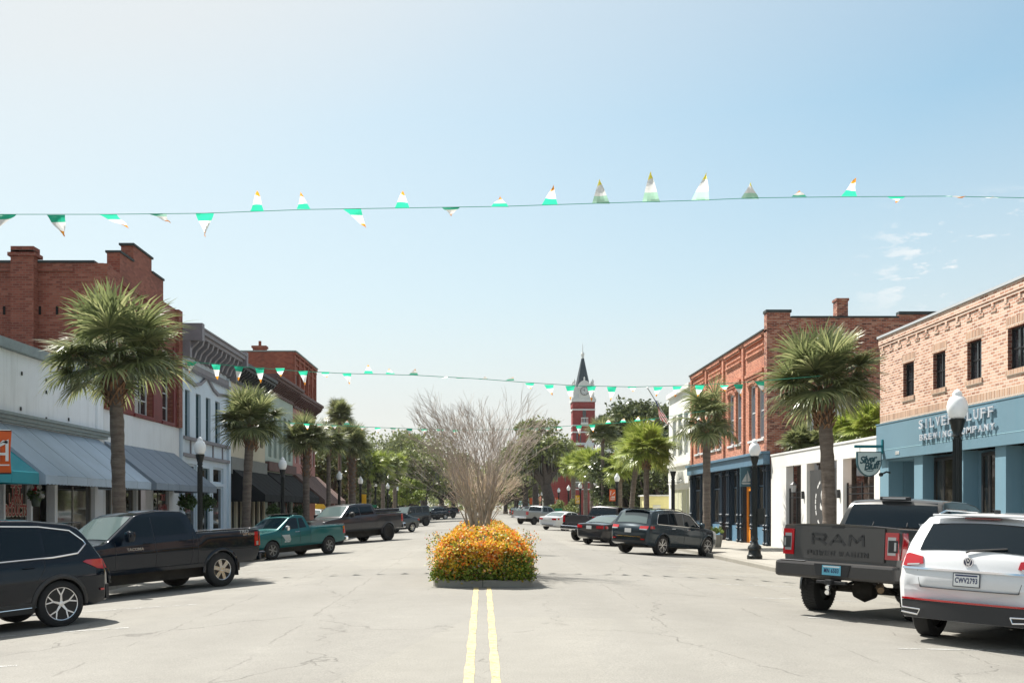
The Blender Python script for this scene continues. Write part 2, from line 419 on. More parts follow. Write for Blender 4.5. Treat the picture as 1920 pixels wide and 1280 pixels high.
def shell(mb, side, y0, y1, z0, z1, deep=16, mi=0, roofz=None, xf=XF):
    a, b = side*xf, side*(xf+deep); rz = roofz or z1-.5
    for y in (y0, y1): mb.add([(a, y, z0), (b, y, z0), (b, y, z1), (a, y, z1)], [(0, 1, 2, 3)], mi)
    mb.add([(b, y0, z0), (b, y1, z0), (b, y1, z1), (b, y0, z1)], [(0, 1, 2, 3)], mi)
    i = .25
    # parapet inner faces and top
    mb.box(side*(xf+.003), side*(xf+i), y0+.003, y1-.003, rz, z1-.003, mi)
def roofpart(p, side, y0, y1, z, deep=16):
    mb = MB(); mb.box(side*(XF+.26), side*(XF+deep-.05), y0+.05, y1-.05, z-.2, z); return mb.build('roof', m_roof, p)
def window(p, side, ya, yb, za, zb, fm, pm, nv=0, nh=0, inset=.13, fw=.055, sill=None, mull=.03, backz=None, xf=XF, split=None):
    mb = MB(); d0, d1 = -(inset+.05)-(xf-XF), -inset-(xf-XF)
    g = .004
    ya2, yb2, za2, zb2 = ya+g, yb-g, za+g, zb-g
    fb(mb, side, d0, d1, ya2, ya2+fw, za2, zb2); fb(mb, side, d0, d1, yb2-fw, yb2, za2, zb2)
    fb(mb, side, d0+.002, d1-.002, ya2+fw, yb2-fw, za2, za2+fw); fb(mb, side, d0+.002, d1-.002, ya2+fw, yb2-fw, zb2-fw, zb2)
    for i in range(nv):
        y = ya+(yb-ya)*(i+1)/(nv+1); fb(mb, side, d0+.006, d1-.006, y-mull/2, y+mull/2, za2+fw, zb2-fw)
    for i in range(nh):
        z = za+(zb-za)*((i+1)/(nh+1) if split is None else split); fb(mb, side, d0+.01, d1-.01, ya2+fw, yb2-fw, z-mull/2, z+mull/2)
    w_ = mb.build('window', fm, p)
    mb = MB(); X = side*(XF-d0-.02); mb.add([(X, ya, za), (X, yb, za), (X, yb, zb), (X, ya, zb)], [(0, 1, 2, 3)]); mb.build('pane', pm, w_)
    if sill:
        mb = MB(); fb(mb, side, -inset, .07-(xf-XF), ya-.06, yb+.06, za-.11, za-.003); mb.build('sill', sill, w_)
    return w_
def seamm(mat):
    n = mat.name+' seam'
    if n not in MATS:
        c = mat.node_tree.nodes['Color Ramp'].color_ramp.elements[0].color; M_(n, (c[0]*.82, c[1]*.82, c[2]*.82), .8)
    return MATS[n]
def awning(p, side, y0, y1, ztop, zval, zbot, dfront, mat, closed=True, scallop=False, ribs=0):
    """sloped cloth awning: top at the wall, valance hanging at the front"""
    mb = MB(); n = max(2, int((y1-y0)/1.2)); m = 6
    X = lambda d: side*(XF-d)
    def top(u, v):
        y = y0+(y1-y0)*u; sag = -.035*math.sin(math.pi*v)*(1-.5*abs(math.cos(math.pi*u*n)))
        return (X(.02+dfront*v), y, ztop+(zval-ztop)*v+sag)
    mb.grid(top, n*4, m)
    def val(u, v):
        y = y0+(y1-y0)*u; z = zval+(zbot-zval)*v
        if v > .9 and scallop: z += .025*abs(math.sin(u*(y1-y0)*math.pi/.22))
        return (X(.02+dfront+.012*math.sin(u*29)*v), y, z-.004)
    mb.grid(val, max(8, int((y1-y0)*14)) if scallop else 24, 3)
    if closed:
        for y in (y0, y1):
            mb.add([(X(.02), y, ztop), (X(.02+dfront), y, zval), (X(.02+dfront), y, zbot), (X(.02), y, zbot)], [(0, 1, 2, 3)])
    a = mb.build('awning', mat, p, smooth=True, fix=False)
    ns = max(2, int((y1-y0)/1.25))
    for k in range(1, ns):
        u = k/ns; mb = MB(); mb.tube([Vector(top(u, v/6))+Vector((0, 0, .004)) for v in range(7)]+[Vector(val(u, 1.0))], .007, 4); mb.build('seam', seamm(mat), a, fix=False)
    mb = MB()
    for k in range(int((y1-y0)/2.2)+1):
        y = y0+.05+(y1-y0-.1)*k/max(1, int((y1-y0)/2.2))
        mb.tube([(X(.03), y, ztop-.06), (X(dfront-.02), y, zval-.05), (X(dfront-.02), y, zbot+.06), (X(.03), y, zbot+.06)], .016, 6)
    mb.each('awning_frame', m_dark, a)
    return a
def cloth(name, c, rough=.75):
    m, nt, b = nodes(name); co = objco(nt)
    nt.links.new(ramp(nt, noise(nt, .8, 5, .6, co), [(.3, tuple(x*.86 for x in c)), (.7, tuple(min(1, x*1.08) for x in c))]), b.inputs['Base Color'])
    b.inputs['Roughness'].default_value = rough; bump(nt, b, noise(nt, 2.2, 3, .5, co), .12, .05); return m
def wallmat(name, c, stainc=None, stain=.3, rough=.75, var=.06, blocks=False):
    m, nt, b = nodes(name); co = objco(nt)
    cc = ramp(nt, noise(nt, .6, 6, .65, co), [(.3, tuple(x*(1-var) for x in c)), (.7, tuple(min(1, x*(1+var)) for x in c))])
    mp = N(nt, 'ShaderNodeMapping'); mp.inputs['Scale'].default_value = (3, 3, .22); nt.links.new(co, mp.inputs[0])
    st = ramp(nt, noise(nt, 1.2, 7, .7, mp.outputs[0]), [(.5, 0.), (.78, 1.)])
    cc = mixc(nt, math_(nt, 'MULTIPLY', st, stain), cc, stainc or tuple(x*.55 for x in c))
    nt.links.new(cc, b.inputs['Base Color']); b.inputs['Roughness'].default_value = rough
    bump(nt, b, noise(nt, 14, 5, .6, co), .2, .01); return m
GB = -.10   # pavement height at the shop fronts
# --- brewery: pale brick above a blue render shop front
m_bbrick = brick_mat('pale orange brick', [(.28, .12, .075), (.48, .24, .155), (.60, .34, .235), (.70, .46, .34), (.56, .36, .27)], (.70, .60, .50), .215, .081, .013, .30, (.68, .48, .36))
m_blue = wallmat('blue render', (.125, .225, .285), (.07, .19, .25), .35)
m_bluecol = wallmat('blue render column', (.155, .275, .345), (.08, .22, .30), .3)
y0, y1 = 14.0, 31.88
br = thing('brick_building', 'pale orange brick brewery with teal blue shopfront and raised silver lettering, at the right', 'building', (XF, 23, 0))
wn = [(29.37, 30.12), (27.38, 28.12), (25.39, 26.14), (23.35, 24.12), (21.35, 22.1), (19.3, 20.05), (17.3, 18.05)]
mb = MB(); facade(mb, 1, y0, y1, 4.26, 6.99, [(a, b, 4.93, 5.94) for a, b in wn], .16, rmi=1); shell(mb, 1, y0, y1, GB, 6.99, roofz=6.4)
# corbel courses under the parapet: small stepped brick teeth
fb(mb, 1, .001, .03, y0, y1, 6.70, 6.78); fb(mb, 1, .001, .05, y0, y1, 6.78, 6.985)
k = 0; y = y0+.2
while y < y1-.3:
    fb(mb, 1, .0015, .034, y, y+.11, 6.56, 6.70); fb(mb, 1, .0015, .022, y-.09, y+.20, 6.48, 6.5595); y += .62
mb.build('wall', [m_bbrick, brick_mat('shaded reveal brick', [(.16, .05, .035), (.26, .09, .06), (.33, .13, .09)], (.34, .25, .2), .215, .081, .013, .2)], br)  # reveals get darker red brick: shade of the recess put into the colour
roofpart(br, 1, y0, y1, 6.4)
mb = MB(); fb(mb, 1, -.3, .09, y0, y1+.04, 6.993, 7.06); mb.each('coping', M_('pale metal coping', (.55, .57, .58), .4, .3), br)
for a, b in wn: window(br, 1, a, b, 4.93, 5.94, m_dark, m_pane, 1, 1, inset=.10, fw=.045, mull=.035)
m_sold = brick_mat('upright brick', [(.30, .15, .09), (.50, .28, .17), (.60, .38, .25)], (.62, .54, .45), .078, .24, .012, .2, (.6, .45, .33))
mb = MB()
for a, b in wn:
    fb(mb, 1, -.10, .035, a-.06, b+.06, 4.80, 4.927); fb(mb, 1, .0005, .006, a-.08, b+.08, 5.943, 6.19)
fb(mb, 1, .0005, .008, y0, y1-.02, 4.275, 4.52)
mb.each('brick_trim', m_sold, br)
mb = MB(); fb(mb, 1, .0, .12, y0, y1-.003, 3.13, 4.255); fb(mb, 1, .10, .125, y0, y1-.003, 3.41, 3.425, 1)
fb(mb, 1, .0, .135, y0, y1+.01, 4.225, 4.262); mb.build('fascia', [m_blue, M_('pale blue line', (.30, .50, .56), .6)], br)
# columns and recessed glazing: (near y, far y)
colsY = [(31.1, 31.87), (29.38, 29.9), (26.55, 27.0), (25.2, 25.75), (21.3, 22.0), (17.6, 18.3), (14.0, 14.5)]
colsY = [(YF(1666)+0, 31.87), (YF(1730), YF(1714)), (YF(1806), YF(1787)), (YF(1886), YF(1866)), (19.6, 20.4), (15.9, 16.7)]
mb = MB()
for a, b in colsY: fb(mb, 1, -.45, .0, min(a, b), max(a, b), GB, 3.128)
mb.each('column', m_bluecol, br)
mb = MB(); mb.box(XF+1.4, XF+1.5, YF(1714), YF(1666), GB, 3.13); mb.box(XF+.46, XF+1.4, YF(1714)-.1, YF(1714), GB, 3.13); mb.box(XF+.46, XF+1.4, YF(1666), YF(1666)+.08, GB, 3.13)
mb.build('entrance_recess', m_blue, br)
mb = MB(); fb(mb, 1, -1.49, -.003, YF(1714)-.1, YF(1666)+.08, 3.06, 3.125); mb.build('soffit', m_blue, br)
mb = MB(); fb(mb, 1, -.448, -.06, 14.5, YF(1730)-.003, GB, .35); fb(mb, 1, -.449, -.40, 14.5, YF(1730)-.004, .35, 3.12); mb.each('wall_panel', m_blue, br)
spans = [(YF(1787)+.05, YF(1730)-.05, 3), (YF(1866)+.05, YF(1806)-.35, 3), (20.45, YF(1886)-.35, 4), (16.75, 19.5, 4)]
for a, b, k in spans:
    window(br, 1, a, b, .36, 3.05, m_dark, m_shop, k-1, 1, inset=.30, fw=.09, mull=.10, split=.16)
LM = M_('brushed silver letters', (.62, .65, .70), .4, .35)
def facade_text(p, side, txt, ya, yb, zc, size, mat, d=.12, depth=.05, name='sign_lettering', bold=0, proud=0, align='CENTER', **k):
    # read from the street; on the right-hand row text runs from far to near
    xd = (0, -1, 0) if side > 0 else (0, 1, 0)
    M = frame((side*(XF-d-depth/2-proud), (ya+yb)/2, zc), xd, (0, 0, 1))
    return add_text(name, txt, size, M, mat, p, depth=depth, bold=bold, align=align, **k)
def serif_word(p, txt, yfar, ynear, zc, cap, mat, proud, depth):
    n = len(txt); pitch = (yfar-ynear)/n; mbs = MB(); first = None
    L, Rr_, Cc = 'BDEFKLPRNMHI'.replace('I', ''), '', ''
    bars = {'I': [(0, 1), (0, -1)], 'V': [(-1, 1), (1, 1)], 'W': [(-1, 1), (1, 1)], 'Y': [(-1, 1), (1, 1), (0, -1)], 'A': [(-1, -1), (1, -1)], 'U': [(-1, 1), (1, 1)], 'N': [(-1, -1), (-1, 1), (1, 1)], 'M': [(-1, -1), (-1, 1), (1, 1), (1, -1)], 'R': [(-1, -1), (-1, 1), (1, -1)]}
    d0 = .12+proud; x0, x1 = XF-d0-depth, XF-d0; mes = []
    for i, ch in enumerate(txt):
        mbs = MB(); yc = yfar-pitch*(i+.5); w = pitch*(.30 if ch == 'I' else .66 if ch not in 'MW' else .80)
        me = text_mesh(ch, cap*1.4, Matrix.Identity(4), depth=depth, bold=cap*.006)
        xs_ = [v.co.x for v in me.vertices]; ys_ = [v.co.y for v in me.vertices]; a0, a1, b0, b1 = min(xs_), max(xs_), min(ys_), max(ys_)
        ww = w if ch != 'I' else cap*.16
        vs = [(XF-d0-depth/2-v.co.z, yc-((v.co.x-a0)/(a1-a0)-.5)*ww, zc+((v.co.y-b0)/(b1-b0)-.5)*cap) for v in me.vertices]
        mbs.add(vs, [tuple(q.vertices) for q in me.polygons])
        t = cap*.055; bw = cap*.16
        for q, r in bars.get(ch, [(-1, -1), (-1, 1)] if ch in 'BDEFLP' else []):
            y = yc-q*(ww/2-cap*.05) if ch != 'I' else yc; z = zc+r*(cap/2-t)
            mbs.box(x0+.003, x1-.003, y-bw, y+bw, z-t, z+t)
        for q in ({'E': [(1, 1), (1, -1)], 'F': [(1, 1)], 'L': [(1, -1)]}.get(ch, [])):
            mbs.box(x0+.004, x1-.004, yc-ww/2-t*.2, yc-ww/2+t*1.6, zc+q[1]*cap/2-(cap*.25 if q[1] > 0 else 0), zc+q[1]*cap/2+(0 if q[1] > 0 else cap*.25))
        me = mbs.mesh('sign_letter', mat, OFF[p.name]); link(me, 'sign_letter', p, fix=False)
for t_, a_, b_, z_, c_ in (('SILVER', 1720, 1786, 3.99, .26), ('BLUFF', 1797, 1863, 3.99, .26), ('BREWING', 1722, 1784, 3.615, .17), ('COMPANY', 1790, 1865, 3.615, .17)):
    serif_word(br, t_, YF(a_, XF-.2), YF(b_, XF-.2), z_, c_, LM, .035, .035)
facade_text(br, 1, '1310', YF(1700), YF(1680), 3.27, .14, m_white, proud=.005, depth=.012, bold=.004)
# hanging sign on a bracket (things that hang from the wall)
sg = thing('hanging_sign', 'pale grey shield-shaped Silver Bluff sign hanging from a teal wall bracket', 'sign', (XF-.7, 31.5, 3.2), group=None)
m_tealp = M_('teal bracket paint', (.01, .16, .20), .4)
Ys = 31.35
mb = MB(); mb.box(PX(1602, Ys), XF-.125, Ys-.03, Ys+.03, PZ(839.2, Ys), PZ(834, Ys)); mb.box(XF-.16, XF-.122, Ys-.05, Ys+.05, 3.30, 3.75)
mb.build('bracket', m_tealp, sg, bevel=.004)
pts = []
cx = (PX(1606, Ys)+PX(1652, Ys))/2; hw_ = (PX(1652, Ys)-PX(1606, Ys))/2; zt = PZ(846.5, Ys); zb = PZ(893, Ys)
def shield(s):
    P = [(cx-hw_*s, zt if s == 1 else zt-.03), (cx+hw_*s, zt if s == 1 else zt-.03)]
    for i in range(17):
        a = math.pi*i/16; P.append((cx+hw_*s*math.cos(a), zt-(zt-zb)*.38-(zt-zb)*.62*math.sin(a)*s))
    return P
mb = MB(); mb.prism([(x, Ys-.05, z) for x, z in shield(1)], (0, .10, 0)); mb.build('sign_frame', m_tealp if False else M_('sign dark edge', (.02, .08, .10), .5), sg)
mb = MB(); mb.prism([(x, Ys-.056, z) for x, z in shield(.93)], (0, .005, 0)); mb.prism([(x, Ys+.051, z) for x, z in shield(.93)], (0, .005, 0)); mb.build('sign_face', M_('sign pale grey', (.55, .64, .64), .6, var=.05), sg)
mS = M_('sign ink', (.03, .09, .11), .6)
for t, dz, dx, sz in (('Silver', .07, -.06, .30), ('Bluff', -.13, .04, .33)):
    M = frame((cx+dx, Ys-.06, (zt+zb)/2+.07+dz), (1, 0, .14), (-.14, 0, 1)); add_text('sign_lettering', t, sz, M, mS, sg, depth=.006, bold=.009, shear=.35, sx=.92, spacing=.88)
mb = MB(); mb.tube([(cx+.12*math.cos(a*.4)-.0, Ys-.06, zb+.2+.035*math.sin(a*.4)) for a in range(16)], .010, 6); mb.build('flourish', mS, sg)
mb = MB()
for q in (-.28, .28): mb.tube([(cx+q, Ys, zt-.01), (cx+q, Ys, PZ(838, Ys))], .012, 6)
mb.each('hanger', m_white, sg)
# security camera
sc_ = thing('security_camera', 'small black security camera on a curved arm beside the brewery entrance', 'camera', (XF-.2, 31.2, 2.5))
Yc = YF(1662)-.3; zc = PZ(886, Yc)
mb = MB(); mb.tube([(XF, Yc, zc), (XF-.12, Yc, zc+.03), (XF-.22, Yc, zc-.02)], .028, 8); mb.build('arm', m_dark, sc_)
mb = MB(); mb.lathe([(.0, .06), (.05, .05), (.07, 0), (.055, -.05), (.0, -.07)], (XF-.29, Yc, zc-.05), 12); mb.build('lens_housing', m_dark, sc_, smooth=True)
# --- white courtyard wall between the brick buildings
wt = thing('courtyard_wall', 'low white courtyard wall with square openings and iron gates between two brick buildings', 'wall', (XF, 37.5, 0))
m_wht_w = wallmat('white stucco', (.74, .73, .70), (.5, .47, .42), .2)
yy = [YF(1457), YF(1474), YF(1502), YF(1512.5), YF(1569), YF(1580.6), YF(1639), 31.89]
mb = MB(); ops = [(yy[2], yy[1]), (yy[4], yy[3]), (yy[6], yy[5])]
for a, b in ((yy[1], yy[0]+.9), (yy[3], yy[2]), (yy[5], yy[4]), (yy[7], yy[6])): mb.box(XF, XF+.30, a, b, GB, 3.32)
mb.box(XF-.002, XF+.302, 31.885, yy[0]+.9, 3.32, 3.86); mb.box(XF-.03, XF+.33, 31.883, yy[0]+.9, 3.86, 3.93)
mb.build('wall', m_wht_w, wt)
mb = MB(); rn = random.Random(5)
for gi, (a, b) in enumerate(ops):
    if gi == 1: continue
    mb = MB(); zt_ = 2.35 if gi == 0 else 2.42
    x = XF+.15
    for z in (.1, zt_-.35, zt_-.12): mb.box(x-.018, x+.018, a+.02, b-.02, z, z+.035)
    k = int((b-a)/.11)
    for i in range(k+1):
        y = a+.03+(b-a-.06)*i/k; mb.box(x-.008, x+.008, y-.008, y+.008, -.05, zt_)
    for y in (a+.05, (a+b)/2, b-.05): mb.box(x-.028, x+.028, y-.028, y+.028, -.1, zt_+.06)
    mb.build('gate', m_dark, wt)
a, b = ops[1]
mb = MB(); mb.box(XF+.10, XF+.14, a+.05, (a+b)/2-.02, -.03, 3.05); mb.box(XF+.10, XF+.14, (a+b)/2+.02, b-.1, -.03, 3.05)
gd = mb.build('gate', M_('dark grey gate', (.045, .045, .045), .6, var=.15), wt)
mb = MB(); cy = (a+b)/2+.0; cz = 1.75
def ring(mb, cy, cz, r, a0, a1, w, x, asp=1.0):
    n = 26
    for i in range(n):
        if i % 3 == 2: continue
        t0 = a0+(a1-a0)*i/n; t1 = a0+(a1-a0)*(i+.8)/n
        mb.prism([(x, cy+math.cos(t)*q*asp, cz+math.sin(t)*q) for t, q in ((t0, r), (t1, r), (t1, r-w), (t0, r-w))], (-.006, 0, 0))
ring(mb, cy, cz, .95, 0, 2*math.pi, .09, XF+.096)
ringo = mb.build('gate_lettering', m_white, gd)
M = frame((XF+.093, cy+.18, cz+.12), (0, -1, 0), (0, 0, 1)); add_text('gate_lettering', 'S', 1.1, M, m_white, gd, depth=.006, bold=.02, shear=.2)
M = frame((XF+.093, cy-.22, cz-.22), (0, -1, 0), (0, 0, 1)); add_text('gate_lettering', 'B', .95, M, m_white, gd, depth=.006, bold=.02, shear=.2)
for py_ in (yy[2]-.35, yy[4]-.3): 
    wl = thing('wall_light', 'small black box light on the white wall, left of the grey gate' if py_ == yy[2]-.35 else 'small black box light on the white wall, right of the grey gate', 'light', (XF, py_, 2.1), group='black wall lights on the white wall')
    mb = MB(); mb.box(XF-.09, XF-.003, py_-.055, py_+.055, 1.95, 2.25); mb.build('housing', m_dark, wl, bevel=.01)
for yl in (yy[1]-1.0,):
    lt = thing('lantern', 'black framed glass lantern hanging in the left opening of the white wall', 'lantern', (XF-.1, yl, 2.2))
    zl = PZ(913, yl); mb = MB(); mb.tube([(XF-.0, yl, 3.33), (XF-.0, yl, zl+.2)], .012, 6); mb.lathe([(.03, .22), (.15, .10), (.15, .08)], (XF, yl, zl), 6); mb.lathe([(.09, -.2), (.03, -.24)], (XF, yl, zl), 6); mb.build('lantern_frame', m_dark, lt)
    mb = MB(); mb.lathe([(.085, -.2), (.13, .08)], (XF, yl, zl), 6); mb.build('lantern_glass', M_('lantern glass', (.5, .5, .5), .2, spec=.8), lt)
# dim yard behind the wall
yd = thing('shed', 'dark timber shed standing in the courtyard behind the white wall', 'shed', (XF+4, 37, 0))
mb = MB(); mb.box(XF+2.4, XF+6.5, 33.2, 39.5, GB, 3.2); mb.build('wall', M_('brown shed boards', (.11, .065, .045), .8, var=.5, scale=1.5), yd)
mb = MB(); mb.box(XF+2.1, XF+6.8, 32.9, 39.8, 3.2, 3.32); mb.build('roof', m_roof, yd)
# --- orange-red brick building with navy shop front
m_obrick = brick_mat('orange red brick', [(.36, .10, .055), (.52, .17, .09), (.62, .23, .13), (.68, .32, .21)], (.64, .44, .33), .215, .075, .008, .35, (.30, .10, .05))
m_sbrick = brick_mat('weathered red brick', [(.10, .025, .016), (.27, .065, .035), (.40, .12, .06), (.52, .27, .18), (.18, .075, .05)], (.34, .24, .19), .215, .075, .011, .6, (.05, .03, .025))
m_navy = M_('navy paint', (.018, .035, .055), .45, var=.1); m_navf = M_('blue grey fascia', (.10, .19, .27), .5, var=.1, scale=3)
ob = thing('brick_building', 'two-storey orange-red brick building with corbelled cornice and navy shopfront', 'building', (XF, 52, 0))
y0, y1 = 44.1, 60.55
bays = [(44.6, 47.9), (48.6, 51.9), (52.6, 55.9), (56.6, 59.9)]
wz0, wz1 = 4.75, 7.35
holes = []
for a, b in bays:
    m = (a+b)/2; holes += [(a+.35, m-.2, wz0, wz1), (m+.2, b-.35, wz0, wz1)]
mb = MB(); facade(mb, 1, y0, y1, 3.98, 9.5, holes, .2); 
# piers, arches, corbels
for y in (44.1, 48.25, 52.25, 56.25, 60.2): fb(mb, 1, .001, .10, y, y+.34 if y != 48.25 else y+.34, 4.05, 9.49)
for a, b in bays:
    fb(mb, 1, .0012, .08, a+.345, b+.005, 7.62, 7.76); fb(mb, 1, .0014, .13, a+.345, b+.005, 7.76, 7.9)
    for z, d in ((8.62, .05), (8.70, .10), (8.95, .06), (9.2, .11), (9.30, .16)): fb(mb, 1, .0016, d, a+.345, b+.005, z, z+.075)
    m = (a+b)/2
    for c, e in ((a+.35, m-.2), (m+.2, b-.35)):
        n = 9; cyy = (c+e)/2; rr = (e-c)/2
        for i in range(n):
            t = math.pi*(i+.5)/n; 
            mb.box(XF-.05, XF-.0018, cyy+math.cos(t)*(rr+.1)-.09, cyy+math.cos(t)*(rr+.1)+.09, wz1-.08+math.sin(t)*.22-.06, wz1-.08+math.sin(t)*.22+.10)
fb(mb, 1, .001, .14, y0, y1, 9.38, 9.5)
mb.build('wall', m_obrick, ob)
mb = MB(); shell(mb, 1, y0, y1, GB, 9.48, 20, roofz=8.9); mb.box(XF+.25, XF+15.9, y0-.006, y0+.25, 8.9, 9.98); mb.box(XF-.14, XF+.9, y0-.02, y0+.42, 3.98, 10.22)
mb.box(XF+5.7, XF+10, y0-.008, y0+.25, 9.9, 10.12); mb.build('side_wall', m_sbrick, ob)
mb = MB(); mb.box(XF+1.6, XF+11.5, y0-.02, y0-.008, 3.0, 6.35); mb.build('painted_panel', wallmat('white painted brick', (.56, .57, .57), (.4, .38, .35), .4), ob)
mb = MB(); mb.box(XF-.18, XF+.95, y0-.05, y0+.46, 10.22, 10.34); mb.box(XF+.95, XF+5.7, y0-.04, y0+.3, 9.98, 10.06); mb.box(XF+5.7, XF+10, y0-.05, y0+.3, 10.12, 10.26); mb.box(XF+10, XF+16, y0-.04, y0+.3, 9.98, 10.1); fb(mb, 1, -.3, .2, y0+.46, y1+.02, 9.503, 9.57)
mb.each('coping', m_cop, ob)
mb = MB(); xc = PX(1568, 44.6); mb.box(xc, PX(1588.5, 44.6), 44.5, 45.0, 9.6, 10.82); mb.box(xc-.04, PX(1588.5, 44.6)+.04, 44.46, 45.04, 10.82, 10.93); mb.build('chimney', m_sbrick, ob)
roofpart(ob, 1, y0+.2, y1, 8.9)
m_wf = M_('white window frame', (.62, .64, .64), .5, var=.06)
for h in holes: window(ob, 1, *h, m_wf, glass_mat('pale window', (.10, .13, .16), .06, .1) if 'pale window' not in MATS else MATS['pale window'], 0, 1, inset=.12, fw=.09, mull=.05, sill=m_wf)
mb = MB(); fb(mb, 1, .0, .30, y0-.02, y1+.0, 3.52, 3.97); fb(mb, 1, .0, .40, y0-.05, y1, 3.975, 4.10); mb.build('fascia', m_navf, ob, bevel=.008)
rnp = [(44.1, 44.7), (46.28, 46.82), (48.48, 49.35), (50.95, 51.45), (52.45, 52.85), (55.25, 55.45), (57.35, 57.55), (60.05, 60.5)]
for a, b in rnp:
    mb = MB(); fb(mb, 1, -.16, .04, a, b, GB, 3.52)
    for yc in ({(a+.09), (b-.09)} if b-a > .3 else {(a+b)/2}):
        prof = [(.05, GB)]
        for z in (GB+.02, .55, .72, 1.15, 3.2): prof += [(.05, z), (.095, z+.03), (.105, z+.08), (.06, z+.13), (.05, z+.16)]
        prof.append((.05, 3.5)); mb.lathe(prof, (XF-.10, yc, 0), 10)
    mb.build('column', m_navy, ob, smooth=True)
shop = [(44.72, 46.26), (49.37, 50.93), (52.87, 55.23), (55.47, 57.33), (57.57, 60.03)]
for a, b in shop:
    window(ob, 1, a, b, .72, 3.48, m_navy, m_shop, 1, 1, inset=.10, fw=.09, mull=.07, split=.68)
mb = MB()
for a, b in shop: fb(mb, 1, -.14, -.02, a, b, GB, .70)
mb.each('stall_riser', M_('blue riser', (.10, .21, .31), .5, var=.1), ob)
m_orange = M_('varnished orange wood', (.85, .30, .03), .35, var=.2, scale=6, coat=.3)
for a, b in ((46.84, 48.46), (51.47, 52.43)):
    dd = .16
    mb = MB()
    for q in (a+.02, b-.16): fb(mb, 1, -dd-.05, -dd, q, q+.14, GB, 2.60)
    fb(mb, 1, -dd-.05, -dd, a+.16, b-.16, GB, .65); fb(mb, 1, -dd-.05, -dd, a+.16, b-.16, 2.4, 2.60)
    if b-a > 1.2: fb(mb, 1, -dd-.05, -dd, (a+b)/2-.12, (a+b)/2+.12, .65, 2.4)
    fb(mb, 1, -dd-.02, -dd+.03, a, a+.06, GB, 2.6); fb(mb, 1, -dd-.02, -dd+.03, b-.06, b, GB, 2.6)
    d_ = mb.build('door', m_orange, ob)
    mb = MB(); X = XF+dd+.03; mb.add([(X, a+.1, .5), (X, b-.1, .5), (X, b-.1, 2.45), (X, a+.1, 2.45)], [(0, 1, 2, 3)]); mb.build('pane', m_shop, d_)
    mb = MB(); fb(mb, 1, -dd, -dd+.06, a+.2, a+.24, 1.0, 1.25); mb.build('handle', M_('brass', (.6, .4, .12), .3, 1), d_)
    mb = MB(); fb(mb, 1, -dd-.05, -dd, a, b, 2.61, 3.5); mb.build('transom', m_navy if b-a > 1.2 else m_orange, ob)
mb = MB(); mb.box(XF-.60, XF-.02, 46.84, 46.90, 2.58, 3.50); sb = mb.build('sign_board', M_('slate blue sign', (.09, .18, .22), .55), ob)
for pts in ([(.06, .18), (.36, .62), (.38, .18)], [(.42, .18), (.42, .78), (.66, .22)], [(.02, .14), (.74, .14), (.62, .06), (.12, .06)]):
    mb = MB(); mb.prism([(XF-.58+u*.74, 46.836, 2.64+v*.9) for u, v in pts], (0, -.006, 0)); mb.build('sailboat_emblem', m_white, sb)
# --- white stucco building
m_wst = wallmat('cream white stucco', (.74, .74, .69), (.5, .48, .42), .2)
wb = thing('stucco_building', 'narrow two-storey white stucco building beyond the orange brick one', 'building', (XF, 64, 0))
y0, y1 = 60.6, 68.0
hl = [(61.6, 62.9, 4.9, 7.6), (63.4, 64.8, 4.9, 7.6), (65.4, 66.7, 4.9, 7.6)]
mb = MB(); facade(mb, 1, y0, y1, GB, 9.2, hl+[(61.3, 66.9, .2, 2.85)], .15); shell(mb, 1, y0, y1, GB, 9.2); fb(mb, 1, .001, .14, y0, y1, 4.25, 4.45); fb(mb, 1, .001, .2, y0, y1, 8.9, 9.19); fb(mb, 1, .001, .12, y0+.4, y1-.4, 3.1, 3.9); mb.build('wall', m_wst, wb)
for h in hl: window(wb, 1, *h, m_wf, glass_mat('grey window', (.25, .26, .25), .1, .1) if 'grey window' not in MATS else MATS['grey window'], 1, 1, inset=.1, fw=.12, split=.75)
window(wb, 1, 61.3, 66.9, .2, 2.85, m_wst, M_('pale yellow shutters', (.52, .52, .36), .7, var=.1), 3, 0, inset=.1, fw=.1, mull=.06)
roofpart(wb, 1, y0, y1, 8.7)
fl = thing('flag', 'red and white striped flag on a slanting pole of the stucco building', 'flag', (XF, 65, 7))
Yf = 65.0; A = Vector((XF, 67.0, PZ(800, 67))); B = Vector((PX(1214, Yf), Yf, PZ(727, Yf)))
mb = MB(); mb.tube([A, B], [.04, .03], 8); mb.lathe([(.0, .08), (.07, .0), (0, -.08)], tuple(B), 8); mb.build('pole', M_('grey flagpole', (.35, .36, .38), .4, .3), fl, smooth=True)
ms = [M_('flag red', (.60, .02, .03), .7), M_('flag white', (.7, .7, .7), .7), M_('flag blue', (.02, .03, .14), .7)]
mb = MB(); nu, nv = 13, 10
def flagp(u, v):   # u down across stripes, v along the pole
    p = B.lerp(A, .25+.42*v); return (p.x+.10*math.sin(v*7+u*3)+u*.35, p.y+.06*math.sin(v*5), p.z-1.15*u*(1-.25*v)-.05)
vs = [flagp(i/nu, j/nv) for i in range(nu+1) for j in range(nv+1)]
for i in range(nu):
    for j in range(nv):
        mb.add([vs[i*(nv+1)+j], vs[(i+1)*(nv+1)+j], vs[(i+1)*(nv+1)+j+1], vs[i*(nv+1)+j+1]], [(0, 1, 2, 3)], 2 if (i < 6 and j < 4) else j % 2)
mb.build('flag_cloth', ms, fl, smooth=False, fix=False)
